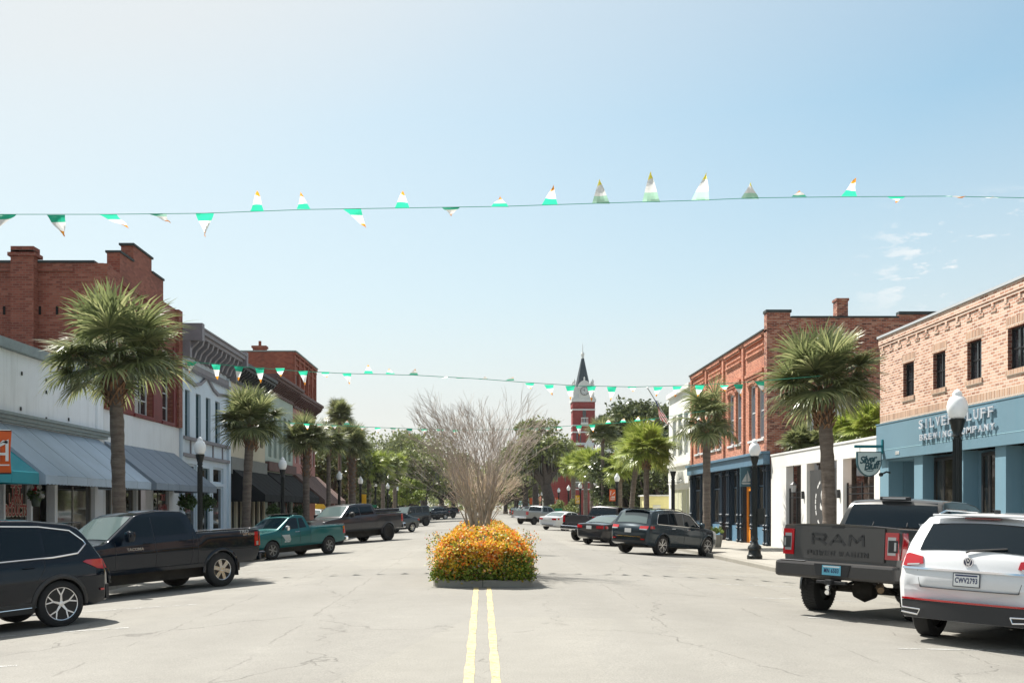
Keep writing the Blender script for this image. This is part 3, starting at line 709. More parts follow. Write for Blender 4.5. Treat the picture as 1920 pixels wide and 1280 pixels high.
# yellow clapboard kiosk
ky = thing('kiosk', 'small yellow clapboard kiosk with white posters beside the stucco building', 'kiosk', (PX(1235, 71), 71, 0))
x0, x1 = PX(1213, 70), PX(1262, 70); mb = MB()
for i in range(13): mb.add([(x0, 70-.05, GB+i*.19), (x1, 70-.05, GB+i*.19), (x1, 70, GB+i*.19+.188), (x0, 70, GB+i*.19+.188), (x0, 73, GB+i*.19), (x1, 73, GB+i*.19), (x1, 73, GB+i*.19+.188), (x0, 73, GB+i*.19+.188)], [(0, 1, 2, 3), (0, 3, 7, 4), (1, 5, 6, 2), (4, 7, 6, 5), (0, 4, 5, 1), (3, 2, 6, 7)])
mb.build('wall', M_('yellow clapboard', (.88, .80, .40), .6, var=.06), ky)
mb = MB(); mb.box(x0-.15, x1+.1, 69.85, 73.1, GB+13*.19, GB+13*.19+.1); mb.build('roof', m_white, ky)
mb = MB(); mb.box(x0+.42, x0+.95, 69.96, 69.985, .75, 1.75); mb.build('poster', m_white, ky)
# ---------------------------------------------------------------- left row
YL = lambda px, d=0: (XF-d)*F/(905-px)
m_wl = wallmat('pale grey white wall', (.82, .86, .90), (.45, .48, .50), .5)
a1 = thing('shop_building', 'single-storey off-white shop with grey cornice and long pale blue awning, at the far left', 'building', (-XF, 26, 0))
y0, y1 = 13.0, 33.4
holes = [(13.6, 16.5, .45, 2.95), (16.8, 20.6, .45, 2.95), (21.6, 24.1, .45, 2.95), (25.9, 28.0, -.0, 2.95), (28.2, 31.0, .45, 2.95)]
holes = [(15., 18.9, .45, 2.9), (19.2, 23.0, .45, 2.9), (23.15, YL(27)-.0, .45, 2.9), (YL(11)+0, YL(58), .45, 2.9), (YL(58)+.15, YL(104), GB, 2.9), (YL(109), YL(178), .45, 2.9)]
holes = [(14., 18.0, .45, 2.9), (18.3, 22.4, .45, 2.9), (22.6, 26.45, .45, 2.9), (26.55, 28.05, .45, 2.9), (28.15, 29.6, GB, 2.9), (29.8, YL(178), .45, 2.9)]
mb = MB(); facade(mb, -1, y0, y1, GB, 5.83, holes, .25); shell(mb, -1, y0, y1, GB, 5.83); mb.build('wall', m_wl, a1)
roofpart(a1, -1, y0, y1, 5.3)
mb = MB(); fb(mb, -1, -.35, .16, y0, y1-.01, 5.84, 6.1); mb.each('coping', m_grey, a1)
mb = MB(); fb(mb, -1, .001, .16, y0, y1-.02, 3.88, 3.96); fb(mb, -1, .001, .24, y0, y1-.02, 3.962, 4.06); fb(mb, -1, .001, .32, y0, y1-.02, 4.062, 4.14); mb.build('cornice', m_grey, a1)
mb = MB(); fb(mb, -1, .002, .07, YL(180)-.04, YL(180)+.04, 4.14, 5.83); mb.build('downpipe', m_wl, a1)
for px_, py_ in ((86, 712), (86, 735), (38, 766), (86, 785), (128, 786), (40, 700)):
    y = YL(px_); z = PZ(py_, y); mb = MB(); mb.box(-XF+.001, -XF+.03, y-.03, y+.03, z-.05, z+.05); mb.build('wall_anchor', m_cop, a1)
m_alu = M_('pale aluminium', (.34, .34, .32), .4, .5)
for i, h in enumerate(holes):
    if i == 4: continue
    window(a1, -1, *h, m_alu, m_shop, {0: 1, 1: 1, 2: 1, 3: 0, 5: 1}[i], 0, inset=.12, fw=.05, mull=.05)
h = holes[4]; mb = MB(); fb(mb, -1, -.5, -.42, h[0]+.02, h[1]-.02, GB, 2.88); mb.build('door', M_('dark brown door', (.03, .025, .02), .5, var=.3), a1)
m_lb = cloth('pale blue awning cloth', (.40, .49, .58)); m_gb = cloth('slate blue awning cloth', (.23, .28, .34)); m_tl = cloth('teal awning cloth', (.0, .27, .33), .55); m_bk = cloth('black awning cloth', (.004, .006, .008), .9); m_bn = cloth('brown awning cloth', (.16, .10, .085))
awning(a1, -1, 24.95, 32.9, 3.86, 2.44, 2.2, 1.75, m_lb, scallop=True)
awning(a1, -1, 17.5, 24.5, 3.86, 2.47, 2.2, 1.78, m_tl)
mred = M_('red window letters', (.32, .03, .03), .5); mcr = M_('cream letter outline', (.55, .48, .38), .5)
hy0, hy1 = holes[3][0], holes[3][1]
for t, z, sz, ya, yb in (('T&T', PZ(919, 27.2)-.02, .42, 27.05, 27.7), ('LAWN', PZ(937.5, 27.2), .42, 26.95, 27.75), ('PRODUCTS', PZ(957.5, 27.2), .42, 26.6, 28.0)):
    for mm, dd, bo, px_ in ((mcr, -.105, .035, .000), (mred, -.105, .008, .004)):
        M = frame((-(XF-dd-.0)+0*px_+(.0 if mm is mcr else .006), (ya+yb)/2, z), (0, 1, 0), (0, 0, 1))
        me = text_mesh(t, sz, M, depth=.004, bold=bo, spacing=1.02)
        w0 = max(v.co.y for v in me.vertices)-min(v.co.y for v in me.vertices)
        sc = (yb-ya)/w0; cyy = (ya+yb)/2
        for v in me.vertices: v.co.y = cyy+(v.co.y-cyy)*sc
        me.transform(Matrix.Translation(-OFF[a1.name])); me.materials.clear(); me.materials.append(mm); link(me, 'window_lettering', a1, fix=False)
def hanging_plant(name, label, cat, x, y, z, r, flowers=None, leafc='dark', pot=True):
    t = thing(name, label, cat, (x, y, z), group='hanging plants along the left shops')
    mb = MB()
    if pot: mb.lathe([(.0, -.30), (r*.55, -.30), (r*.8, -.02), (r*.85, 0), (r*.75, 0), (0, -.02)], (x, y, z), 14); mb.build('pot', M_('green pot', (.05, .07, .05), .5), t, smooth=True)
    mb = MB(); rn = random.Random(int(y*10)); 
    for i in range(420):
        d = Vector((rn.gauss(0, 1), rn.gauss(0, 1), rn.gauss(.1, .8))).normalized()*r*rn.uniform(.4, 1.25); p = Vector((x, y, z))+d-Vector((0, 0, .0 if pot else .1))
        leafq(mb, p, .05 if pot else .07, rn, 0)
    mb.build('foliage', MATS.get('shade leaves') or leaf_mat('shade leaves', [(0, (.03, .06, .015)), (.6, (.06, .12, .03)), (1, (.12, .18, .05))]), t, fix=False)
    if flowers:
        for c, ps in flowers:
            mb = MB()
            for q in ps:
                for i in range(30): leafq(mb, Vector((x+q[0], y+q[1], z+q[2]))+Vector((rn.gauss(0, .025), rn.gauss(0, .025), rn.gauss(0, .025))), .05, rn, 0)
            mb.build('flower', M_('flower %.2f' % c[1], c, .5), t, fix=False)
    mb = MB(); mb.tube([(x, y, z+.1), (x, y, z+.75)], .008, 4)
    if not pot: mb.tube([(x, y, z+.75), (math.copysign(XF, x), y, z+.75)], .012, 4)
    mb.each('hanger', m_dark, t)
def leafq(mb, p, s, rn, mi=0, asp=.55, droop=0):
    d = Vector((rn.gauss(0, 1), rn.gauss(0, 1), rn.gauss(0, 1)-droop)).normalized(); e = d.cross(Vector((rn.gauss(0, 1), rn.gauss(0, 1), rn.gauss(0, 1)))).normalized()
    s *= rn.uniform(.7, 1.35); a = p-d*s; b = p+d*s; c = e*s*asp
    mb.add([a, p+c-d*s*.15, b, p-c-d*s*.15], [(0, 1, 2, 3)], mi)
yh = 26.0; hanging_plant('flower_pot', 'green hanging pot with one red bloom and white blooms under the pale blue awning', 'flower pot', PX(67, yh), yh, PZ(930, yh)+.04, .17, [((.55, .01, .04), [(.02, -.1, .14)]), ((.62, .62, .58), [(.14, -.1, .19), (.16, -.1, .05), (.2, -.08, -.02), (-.05, -.1, .16)])])
# --- tall red brick building with stepped parapet
m_rb = brick_mat('deep red brick', [(.20, .050, .032), (.27, .072, .045), (.33, .10, .062), (.40, .15, .10)], (.26, .14, .10), .215, .08, .010, .5, (.05, .025, .022))
m_rp = M_('dark red paint', (.17, .022, .020), .6, var=.15, bmp=.2)
m_wp = wallmat('white painted brick front', (.76, .79, .81), (.42, .42, .42), .3)
b1 = thing('brick_building', 'tall dark red brick building with stepped parapet, white lower front and slate blue awning', 'building', (-XF, 37.5, 0))
y0, y1 = 33.42, 41.75
h2 = [(34.0, 35.3, 5.06, 8.0), (36.25, 38.35, 5.06, 8.0), (39.4, 40.85, 5.06, 8.0)]
h1 = [(33.6, 34.4, .45, 2.9), (34.6, 36.6, .45, 2.9), (36.75, 38.3, GB, 2.9), (38.45, 40.4, .45, 2.9)]
mb = MB(); facade(mb, -1, y0, y1, 4.92, 9.8, h2, .28); shell(mb, -1, y0, y1, 4.92, 9.8, 17, roofz=9.2)
for (a, b, z) in ((34.9, 36.26, 10.52), (36.26, 38.25, 11.12), (38.25, 39.65, 10.6)): mb.box(-XF+.002 if False else -(XF-.004), -(XF+.45), a, b, 9.79, z)
for z, d in ((8.75, .06), (8.86, .12), (9.4, .08)): fb(mb, -1, .001, d, 35.0, 39.6, z, z+.08)
fb(mb, -1, .0012, .14, y0, y0+.5, 4.93, 9.79); fb(mb, -1, .0012, .14, y1-.5, y1, 4.93, 9.79)
# chimney stack on the side wall and small vents
xs_ = PX(50, y0); mb.box(xs_-.38, xs_+.38, y0-.34, y0+.001, 4.0, 10.15); mb.box(xs_-.46, xs_+.46, y0-.40, y0+.2, 9.95, 10.07); mb.box(xs_-.38, xs_+.38, y0-.34, y0+.15, 10.07, 10.28)
mb.box(-XF-17, -XF-1.0, y0-.06, y0-.001, 9.52, 9.62)
mb.build('wall', m_rb, b1)
mb = MB()
for px_ in (8, 75, 107): x = PX(px_, y0); mb.box(x-.04, x+.04, y0-.012, y0-.002, PZ(590, y0), PZ(574, y0))
mb.each('vent', M_('black slot', (.006, .005, .005), .9), b1)
mb = MB(); mb.box(-XF-17, -XF-.3, y0-.05, y0+.28, 9.803, 9.88)
for (a, b, z) in ((34.9, 36.2, 10.52), (36.2, 38.31, 11.12), (38.31, 39.65, 10.6)): mb.box(-(XF-.05), -(XF+.5), a-.03, b+.03, z+.003, z+.08)
mb.each('coping', m_cop, b1)
mb = MB(); facade(mb, -1, y0, y1, GB, 4.918, h1, .25); shell(mb, -1, y0, y1, GB, 4.918, 3); mb.build('lower_wall', m_wp, b1)
mb = MB(); 
for a, b in ((y0+.5, 34.0), (35.3, 36.25), (38.35, 39.4), (40.85, y1-.5)): fb(mb, -1, .001, .05, a, b, 4.95, 8.2)
for h in h2: fb(mb, -1, .001, .09, h[0]-.03, h[1]+.03, 4.93, 5.05)
mb.each('window_surround', m_rp, b1)
for h, nv in zip(h2, (1, 2, 1)): window(b1, -1, *h, m_wf, m_pane, nv, 4, inset=.22, fw=.08, mull=.045)
for i, h in enumerate(h1):
    if i == 2: mb = MB(); fb(mb, -1, -.5, -.42, h[0]+.02, h[1]-.02, GB, 2.88); mb.build('door', M_('dark brown door', (.03, .025, .02), .5), b1)
    else: window(b1, -1, *h, m_alu, m_shop, 1 if i == 3 else 0, 0, inset=.12, fw=.05)
awning(b1, -1, 33.45, 41.0, 3.83, 2.44, 2.2, 1.75, m_gb, scallop=True)
for t, z in (('T&T', 2.0), ('LAWN', 1.6), ('PRODUCTS', 1.2)):
    M = frame((-(XF+.10), 39.9, z), (0, 1, 0), (0, 0, 1)); me = text_mesh(t, .34, M, depth=.004, bold=.012)
    me.transform(Matrix.Translation(-OFF[b1.name])); me.materials.clear(); me.materials.append(mred); link(me, 'window_lettering', b1, fix=False)
# --- pale blue building with bracketed cornice
m_pb = wallmat('pale blue painted wall', (.60, .70, .78), (.36, .42, .46), .2); m_pt = M_('mauve grey trim', (.22, .21, .23), .6, var=.12)
c1 = thing('shop_building', 'two-storey pale blue building with heavy bracketed grey cornice and four narrow teal windows', 'building', (-XF, 46, 0))
y0, y1 = 41.8, 49.85
h2 = [(42.5, 43.25, 4.66, 6.66), (44.15, 44.95, 4.66, 6.66), (45.75, 46.55, 4.66, 6.66), (47.35, 48.2, 4.66, 6.66)]
h1 = [(42.3, 44.3, .5, 2.6), (44.9, 46.4, GB, 3.4), (47.0, 48.9, .5, 2.6), (42.3, 44.3, 2.75, 3.5), (47.0, 48.9, 2.75, 3.5)]
mb = MB(); facade(mb, -1, y0, y1, GB, 9.0, h2+h1, .22); shell(mb, -1, y0, y1, GB, 9.0); fb(mb, -1, .001, .12, y0, y0+.35, GB, 8.0); fb(mb, -1, .001, .12, y1-.35, y1, GB, 8.0); mb.build('wall', m_pb, c1)
roofpart(c1, -1, y0, y1, 8.5)
mb = MB()
fb(mb, -1, .001, .10, y0, y1, 7.60, 7.85); fb(mb, -1, .001, .16, y0, y1, 8.1, 8.3)
fb(mb, -1, .001, .80, y0-.02, y1+.02, 8.78, 8.92); fb(mb, -1, .001, .92, y0-.05, y1+.05, 8.923, 9.10); fb(mb, -1, .001, .98, y0-.06, y1+.06, 9.103, 9.17)
n = 11
for i in range(n):
    y = y0+.25+(y1-y0-.5)*i/(n-1); mb.prism([(-XF+.16, y-.11, 7.98), (-XF+.34, y-.11, 8.02), (-XF+.44, y-.11, 8.30), (-XF+.70, y-.11, 8.55), (-XF+.76, y-.11, 8.78), (-XF+.16, y-.11, 8.78)], (0, .22, 0))
for i in range(48):
    y = y0+.1+(y1-y0-.2)*i/47; fb(mb, -1, .10, .15, y-.045, y+.045, 7.45, 7.60)
for y in (y0+.1, y1-.1): mb.box(-XF, -XF+.45, y-.15, y+.15, 7.9, 8.78); mb.box(-XF, -XF+.97, y-.17, y+.17, 8.6, 9.32)
mb.build('cornice', m_pt, c1)
mb = MB(); P = [(y0+.36, 7.12), (43.9, 6.98), (44.7, 7.12), (45.8, 7.55), (46.9, 7.12), (47.7, 6.98), (y1-.36, 7.12)]
for (a, za), (b, zb) in zip(P, P[1:]): mb.prism([(-XF+.001, a, za-.06), (-XF+.001, b, zb-.06), (-XF+.001, b, zb+.08), (-XF+.001, a, za+.08)], (.10, 0, 0))
fb(mb, -1, .001, .18, y0+.1, y1-.3, 4.50, 4.63); fb(mb, -1, .001, .16, y0+.1, y1-.3, 3.78, 3.92)
for y in (43.3, 45.0, 46.9, 48.6): fb(mb, -1, .001, .05, y-.06, y+.06, 3.93, 4.49)
mb.build('trim', m_pt, c1)
for h in h2: window(c1, -1, *h, M_('teal frame', (.02, .07, .085), .5), m_teal_pane, 0, 1, inset=.12, fw=.05)
for i, h in enumerate(h1): window(c1, -1, *h, M_('teal frame', (.02, .07, .085), .5) if i == 1 else m_pb, m_shop, 0, 0 if i != 1 else 1, inset=.1, fw=.08, split=.75)
hanging_plant('fern_basket', 'trailing fern basket hanging before the pale blue building, left of the lamp post', 'plant', PX(350, 39), 39, PZ(936, 39), .30, pot=False)
hanging_plant('fern_basket', 'trailing fern basket hanging before the pale blue building, right of the lamp post', 'plant', PX(389, 42), 42, PZ(938, 42), .30, pot=False)
# --- cream building
m_cr = wallmat('cream wall', (.60, .55, .42), (.42, .38, .3), .2); m_gs = M_('grey sign band', (.20, .21, .20), .7, var=.1)
d1 = thing('shop_building', 'two-storey cream building with dark bracketed cornice, open awning windows and black canopy', 'building', (-XF, 54, 0))
y0, y1 = 49.9, 58.2
h2 = [(50.9, 51.8, 5.0, 7.2), (53.0, 53.9, 5.0, 7.2), (55.1, 56.0, 5.0, 7.2), (56.9, 57.7, 5.0, 7.2)]
h1 = [(50.4+i*1.3, 51.4+i*1.3, GB, 2.6) for i in range(6)]
mb = MB(); facade(mb, -1, y0, y1, GB, 8.75, h2+h1, .22); shell(mb, -1, y0, y1, GB, 8.75); mb.build('wall', m_cr, d1)
roofpart(d1, -1, y0, y1, 8.3)
mb = MB(); fb(mb, -1, .001, .14, y0+.01, y1-.01, 3.3, 4.15); mb.build('fascia', m_gs, d1)
m_dc = M_('charcoal cornice', (.045, .05, .055), .6, var=.2)
def cornice(p, mat, y0, y1, z, dep, n, hh=.75):
    mb = MB(); fb(mb, -1, .001, .10, y0+.02, y1-.02, z-hh-.25, z-hh-.08); fb(mb, -1, .001, dep*.85, y0, y1, z-.32, z-.18); fb(mb, -1, .001, dep, y0, y1, z-.178, z)
    for i in range(n):
        y = y0+.22+(y1-y0-.44)*i/(n-1); mb.prism([(-XF, y-.08, z-hh-.1), (-XF+dep*.35, y-.08, z-hh+.12), (-XF+dep*.75, y-.08, z-.45), (-XF+dep*.8, y-.08, z-.322), (-XF, y-.08, z-.322)], (0, .16, 0))
    mb.build('cornice', mat, p)
cornice(d1, m_dc, y0, y1, 8.95, .75, 14)
for h in h2:
    window(d1, -1, *h, m_dark, m_pane, 1, 1, inset=.14, fw=.05)
    mb = MB(); mb.prism([(-XF+.03, h[0], h[3]-.1), (-XF+.03, h[1], h[3]-.1), (-XF+.75, h[1], h[2]+.5), (-XF+.75, h[0], h[2]+.5)], (.02, 0, .03)); mb.build('shutter', M_('grey shutter', (.13, .15, .15), .6), d1)
for h in h1: window(d1, -1, *h, m_dark, m_shop, 0, 0, inset=.12, fw=.06)
awning(d1, -1, y0+.25, y1, 3.62, 2.25, 1.9, 1.75, m_bk)
# --- pale green building
e1 = thing('shop_building', 'two-storey pale green building with brown corbelled cornice and black canopy', 'building', (-XF, 62, 0))
y0, y1 = 58.22, 66.7
m_pg = wallmat('pale green wall', (.42, .50, .44), (.32, .36, .3), .2); m_br = M_('brown cornice', (.12, .065, .06), .7, var=.2)
h2 = [(59.1+i*1.5, 59.95+i*1.5, 4.6, 7.3) for i in range(5)]
mb = MB(); facade(mb, -1, y0, y1, GB, 9.2, h2+[(58.9, 61.4, .4, 2.6), (61.8, 63.2, GB, 2.6), (63.6, 66.2, .4, 2.6)], .22); shell(mb, -1, y0, y1, GB, 9.2); mb.build('wall', m_pg, e1)
roofpart(e1, -1, y0, y1, 8.8); cornice(e1, m_br, y0, y1, 9.4, .8, 15)
for h in h2: window(e1, -1, *h, m_pg, m_pane, 0, 1, inset=.14, fw=.05)
for h in ((58.9, 61.4, .4, 2.6), (61.8, 63.2, GB, 2.6), (63.6, 66.2, .4, 2.6)): window(e1, -1, *h, m_dark, m_shop, 1, 0, inset=.12, fw=.06)
mb = MB(); fb(mb, -1, .001, .25, y0, y1, 3.75, 4.3); mb.build('fascia', m_br, e1)
awning(e1, -1, y0+.02, y1, 3.7, 2.25, 1.9, 1.75, m_bk)
# --- three-storey brick corner building
m_rb2 = brick_mat('rust red brick', [(.24, .05, .03), (.31, .072, .04), (.38, .10, .055), (.42, .14, .08)], (.27, .12, .08), .215, .08, .010, .5, (.09, .03, .02))
m_pk = wallmat('pink painted wall', (.42, .20, .18), (.3, .15, .13), .2)
g1 = thing('brick_building', 'three-storey rust red brick corner building with pink lower front and brown canopy', 'building', (-XF, 71, 0))
y0, y1 = 66.75, 75.6
mb = MB(); h3 = [(67.6+i*1.6, 68.5+i*1.6, 9.75, 10.6) for i in range(5)]
facade(mb, -1, y0, y1, 9.0, 12.0, h3, .2); shell(mb, -1, y0, y1, 3.8, 12.0, 13)
for i in range(6): y = y0+.05+(y1-y0-.45)*i/5; fb(mb, -1, .001, .12, y, y+.35, 9.2, 11.9)
for z, d in ((11.2, .08), (11.6, .14), (11.85, .2)): fb(mb, -1, .001, d, y0, y1, z, z+.12)
mb.build('wall', m_rb2, g1); roofpart(g1, -1, y0, y1, 11.5, 12)
for h in h3: window(g1, -1, *h, m_wf, m_pane, 0, 0, inset=.1, fw=.08)
mb = MB(); mb.box(-XF-13.1, -XF+.22, y0-.05, y0+.3, 12.003, 12.08); fb(mb, -1, -.3, .24, y0+.3, y1, 12.003, 12.08); mb.each('coping', M_('pale green coping', (.25, .32, .30), .6), g1)
x = PX(488, y0+1); mb = MB(); mb.box(x-.42, x+.42, y0+.6, y0+1.2, 11.6, 12.5); mb.box(x-.5, x+.5, y0+.55, y0+1.25, 12.35, 12.5); mb.tube([(x, y0+.9, 12.5), (x, y0+.9, 12.85)], .10, 8); mb.build('chimney', m_rb2, g1)
mb = MB(); h2 = [(67.5+i*1.7, 68.4+i*1.7, 4.6, 7.4) for i in range(5)]
facade(mb, -1, y0, y1, GB, 8.99, h2+[(67.2, 70.8, .3, 2.6)], .2); shell(mb, -1, y0, y1, GB, 3.79, 13, roofz=3.7); mb.build('lower_wall', m_pk, g1)
cornice(g1, m_br, y0, y1+.1, 9.25, .65, 14)
for h in h2: window(g1, -1, *h, m_wf, m_pane, 0, 1, inset=.12, fw=.12)
window(g1, -1, 67.2, 70.8, .3, 2.6, m_dark, m_shop, 2, 0)
awning(g1, -1, y0+.1, 77.0, 3.9, 2.1, 1.85, 2.1, m_bn)
mb = MB()
for y in (71.5, 76.7): mb.box(-XF+1.85, -XF+2.1, y-.14, y+.14, -.14, 1.9)
mb.each('post', m_pk, g1)
hanging_plant('fern_basket', 'dark round fern basket hanging under the black canopies, nearer one', 'plant', PX(512, 52), 52, PZ(955, 52), .33, pot=False)
hanging_plant('fern_basket', 'dark round fern basket hanging under the black canopies, farther one by the palm trunk', 'plant', PX(560, 60), 60, PZ(955, 60), .33, pot=False)
# --- old city hall with clock tower
m_tb = brick_mat('clock tower brick', [(.24, .03, .03), (.30, .045, .04), (.34, .06, .05)], (.30, .10, .09), .24, .085, .006, .2, (.2, .04, .03))
m_st = M_('pale stone', (.62, .64, .62), .7, var=.08); m_sl = M_('dark slate', (.035, .05, .06), .6, var=.2)
TY = 180.; tx = PX(1094.5, TY); k_ = TY/F
ch = thing('clock_tower', 'red brick clock tower with white clock stage and dark pointed spire, rising over the trees', 'tower', (tx, TY, 0))
pz = lambda py: PZ(py, TY)
hw = 20.0*k_   # half width
mb = MB(); mb.box(tx-hw, tx+hw, TY, TY+2*hw, -.2, pz(757)); mb.box(tx-hw*1.06, tx+hw*1.06, TY-.12, TY+2*hw+.12, pz(762), pz(753.5)); 
mb.box(tx-hw*1.05, tx-hw*.9, TY-.1, TY+.05, pz(845), pz(762)); mb.box(tx+hw*.9, tx+hw*1.05, TY-.1, TY+.05, pz(845), pz(762))
mb.build('brick_shaft', m_tb, ch)
mb = MB()
for za, zb in ((769, 766.5), (798.5, 796), (811, 808.5), (834, 829.5), (845, 840), (871, 868), (890, 888)): mb.box(tx-hw*1.08, tx+hw*1.08, TY-.18, TY+2*hw+.18, pz(za), pz(zb))
mb.each('stone_band', m_st, ch)
def arch_panel(mb, cx, y, z0, z1, w, d=.15):
    P = [(cx-w, y, z0), (cx+w, y, z0)]+[(cx+w*math.cos(math.pi*i/10), y, z1-w+w*math.sin(math.pi*i/10)) for i in range(11)]
    mb.prism(P, (0, d, 0))
mb = MB(); arch_panel(mb, tx+.1, TY-.06, pz(796), pz(765), .30, .1); mb.box(tx-1.35, tx-1.05, TY-.06, TY+.1, pz(829), pz(810)); mb.box(tx-.7, tx-.5, TY-.06, TY+.1, pz(829), pz(810)); mb.each('window', m_pane, ch)
mb = MB(); mb.box(tx-.55, tx+.75, TY-.7, TY+.05, pz(796), pz(792)); 
for i in range(5): mb.box(tx-.5+i*.28, tx-.42+i*.28, TY-.68, TY-.6, pz(792), pz(784.5))
mb.box(tx-.55, tx+.75, TY-.7, TY-.58, pz(784.5), pz(783)); mb.each('balcony', m_st, ch)
# clock stage
ck = MB(); ck.box(tx-hw*.98, tx+hw*.98, TY+.05, TY+2*hw-.05, pz(753.4), pz(725)); ck.box(tx-hw*1.15, tx+hw*1.15, TY-.25, TY+2*hw+.25, pz(753), pz(747.5)); ck.box(tx-hw*1.08, tx+hw*1.08, TY-.15, TY+2*hw+.15, pz(747.5), pz(744))
for q in (-1, 1):
    for r_ in (0, 1): ck.lathe([(.28, 0), (.30, .5), (.12, .6), (.24, .95), (.2, 1.1), (.03, 1.5)], (tx+q*hw*.86, TY+.35+r_*(2*hw-.7), pz(725)), 8)
arch_panel(ck, tx+.12, TY-.2, pz(746), pz(713), 1.05, .5)
ck.lathe([(.05, 0), (.18, .2), (.10, .35), (.16, .5), (.02, .8)], (tx+.12, TY, pz(714)), 8)
cs = ck.build('clock_stage', m_st, ch)
mb = MB(); mb.lathe([(.0, .06), (.80, .06), (.80, -.06), (0, -.06)], (0, 0, 0), 28, axis='y'); mb.v = [(v[0]+tx+.12, v[1]+TY-.28, v[2]+pz(733)) for v in mb.v]; cf = mb.build('clock_face', M_('clock face', (.55, .58, .58), .5), ch)
mb = MB()
for i in range(28):
    a = 2*math.pi*i/28; b = 2*math.pi*(i+1)/28
    mb.prism([(tx+.12+math.cos(t)*r, TY-.36, pz(733)+math.sin(t)*r) for t, r in ((a, .78), (b, .78), (b, .70), (a, .70))], (0, .02, 0))
for i in range(12):
    a = 2*math.pi*i/12; mb.prism([(tx+.12+math.cos(a+q)*r, TY-.36, pz(733)+math.sin(a+q)*r) for q, r in ((-.05, .64), (.05, .64), (.06, .48), (-.06, .48))], (0, .02, 0))
for a, L_, w_ in ((R(100), .42, .06), (R(150), .58, .04)):
    d = Vector((math.cos(a), 0, math.sin(a))); nn = Vector((-d.z, 0, d.x))*w_; c0 = Vector((tx+.12, TY-.365, pz(733))); mb.prism([c0-nn, c0+nn, c0+d*L_+nn*.4, c0+d*L_-nn*.4], (0, .02, 0))
mb.build('clock_hands', m_dark, cf)
mb = MB(); n = 8; r0 = 16.5*k_; c0 = Vector((tx, TY+hw, 0)); zs = (pz(731), pz(668))
mb.lathe([(r0, zs[0]), (r0*.86, zs[0]+.8), (r0*.15, zs[1])], (tx, TY+hw, 0), 8); mb.build('spire', m_sl, ch)
mb = MB(); mb.lathe([(.30, 0), (.22, .3), (.28, .6), (.35, .8), (.18, 1.1), (.08, 1.35), (.05, 2.2), (.01, 2.9)], (tx, TY+hw, pz(668)-.1), 8); mb.build('finial', m_st, ch, smooth=True)
hb = thing('city_hall', 'red brick hall with white stone cornice around the foot of the clock tower', 'building', (tx+6, TY+6, 0))
mb = MB(); mb.box(tx+hw*1.1, tx+13, TY-1, TY+14, -.2, pz(850)); mb.box(tx-6, tx-hw*1.1, TY+1, TY+14, -.2, pz(880)); mb.box(tx-2.2, tx+4.2, TY-2.0, TY-1.001, -.2, pz(856)); mb.build('wall', m_tb, hb)
mb = MB(); mb.box(tx-2.6, tx+13.3, TY-2.4, TY+14.3, pz(849.5), pz(843.5)); mb.build('cornice', m_st, hb)
mb = MB()
for i in range(12): mb.box(tx-2.2+i*.55, tx-2.05+i*.55, TY-2.2, TY-2.05, pz(862), pz(850))
for z in (pz(892), pz(905), pz(918)): mb.box(tx-2.3, tx+4.3, TY-2.12, TY-2.0, z, z+.18)
mb.each('stone_band', m_st, hb)
mb = MB(); mb.prism([(tx+2.0, TY+3, pz(849)), (tx+13.3, TY+3, pz(849)), (tx+11, TY+6, pz(825)), (tx+4.5, TY+6, pz(825))], (0, 6, 0)); mb.build('roof', m_sl, hb)
mb = MB(); mb.lathe([(.7, 0), (.7, .9), (.9, 1.0), (.1, 2.6), (.02, 3.0)], (tx+.8, TY-1.6, pz(848)), 8); mb.lathe([(.35, 0), (.35, 3.0)], (PX(1130, TY), TY+5, pz(825)), 8); mb.each('turret', m_st, hb)
x = PX(1130.5, TY+3); mb = MB(); mb.box(x-.65, x+.65, TY+3, TY+4.3, pz(825), pz(788)); mb.build('chimney_stack', m_st, hb)
mb = MB(); mb.prism([(x-.7, TY+2.9, pz(788)), (x+.7, TY+2.9, pz(788)), (x+.7, TY+2.9, pz(775)), (x-.7, TY+2.9, pz(775))], (0, 1.5, 0)); mb.build('turret_roof', m_sl, hb)
mb = MB()
for i in range(4):
    for z in (.4, pz(918)+.4): mb.box(tx-1.8+i*1.5, tx-1.0+i*1.5, TY-2.03, TY-1.98, z, z+1.9)
mb.each('window', m_pane, hb)
# --- low shops farther down the street
def far_shop(lab, side, y0, y1, h, wm, awn=None, aw=None, winz=(4.0, 5.6), nwin=3):
    t = thing('shop_building', lab, 'building', (side*XF, (y0+y1)/2, 0)); L = y1-y0
    up_ = [(y0+L*(i+.3)/nwin, y0+L*(i+.7)/nwin, winz[0], winz[1]) for i in range(nwin)] if h > 6 else []
    lo = [(y0+L*(i+.12)/3, y0+L*(i+.88)/3, .4, 2.8) for i in range(3)]
    mb = MB(); facade(mb, side, y0, y1, GB, h, up_+lo, .2); shell(mb, side, y0, y1, GB, h, 14); fb(mb, side, .001, .2, y0, y1, h-.4, h-.1); mb.build('wall', wm, t)
    roofpart(t, side, y0, y1, h-.5, 14)
    for q in up_: window(t, side, *q, m_wf, m_pane, 0, 1, inset=.1, fw=.1)
    for q in lo: window(t, side, *q, m_wf, m_shop, 1, 0, inset=.1, fw=.08)
    if awn: awning(t, side, aw[0], aw[1], aw[2], aw[3], aw[3]-.3, aw[4], awn)
    return t
m_pbl = cloth('faded blue awning cloth', (.16, .36, .45)); m_nvy = cloth('navy awning cloth', (.02, .05, .10))
far_shop('small pale blue shop with navy awning far down the left side', -1, 165, 184, 5.2, m_pb, m_nvy, (165.5, 172, 4.2, 2.6, 2.2))
far_shop('orange brick shop beside the pale blue one far down the left side', -1, 150, 164.8, 4.8, m_obrick)
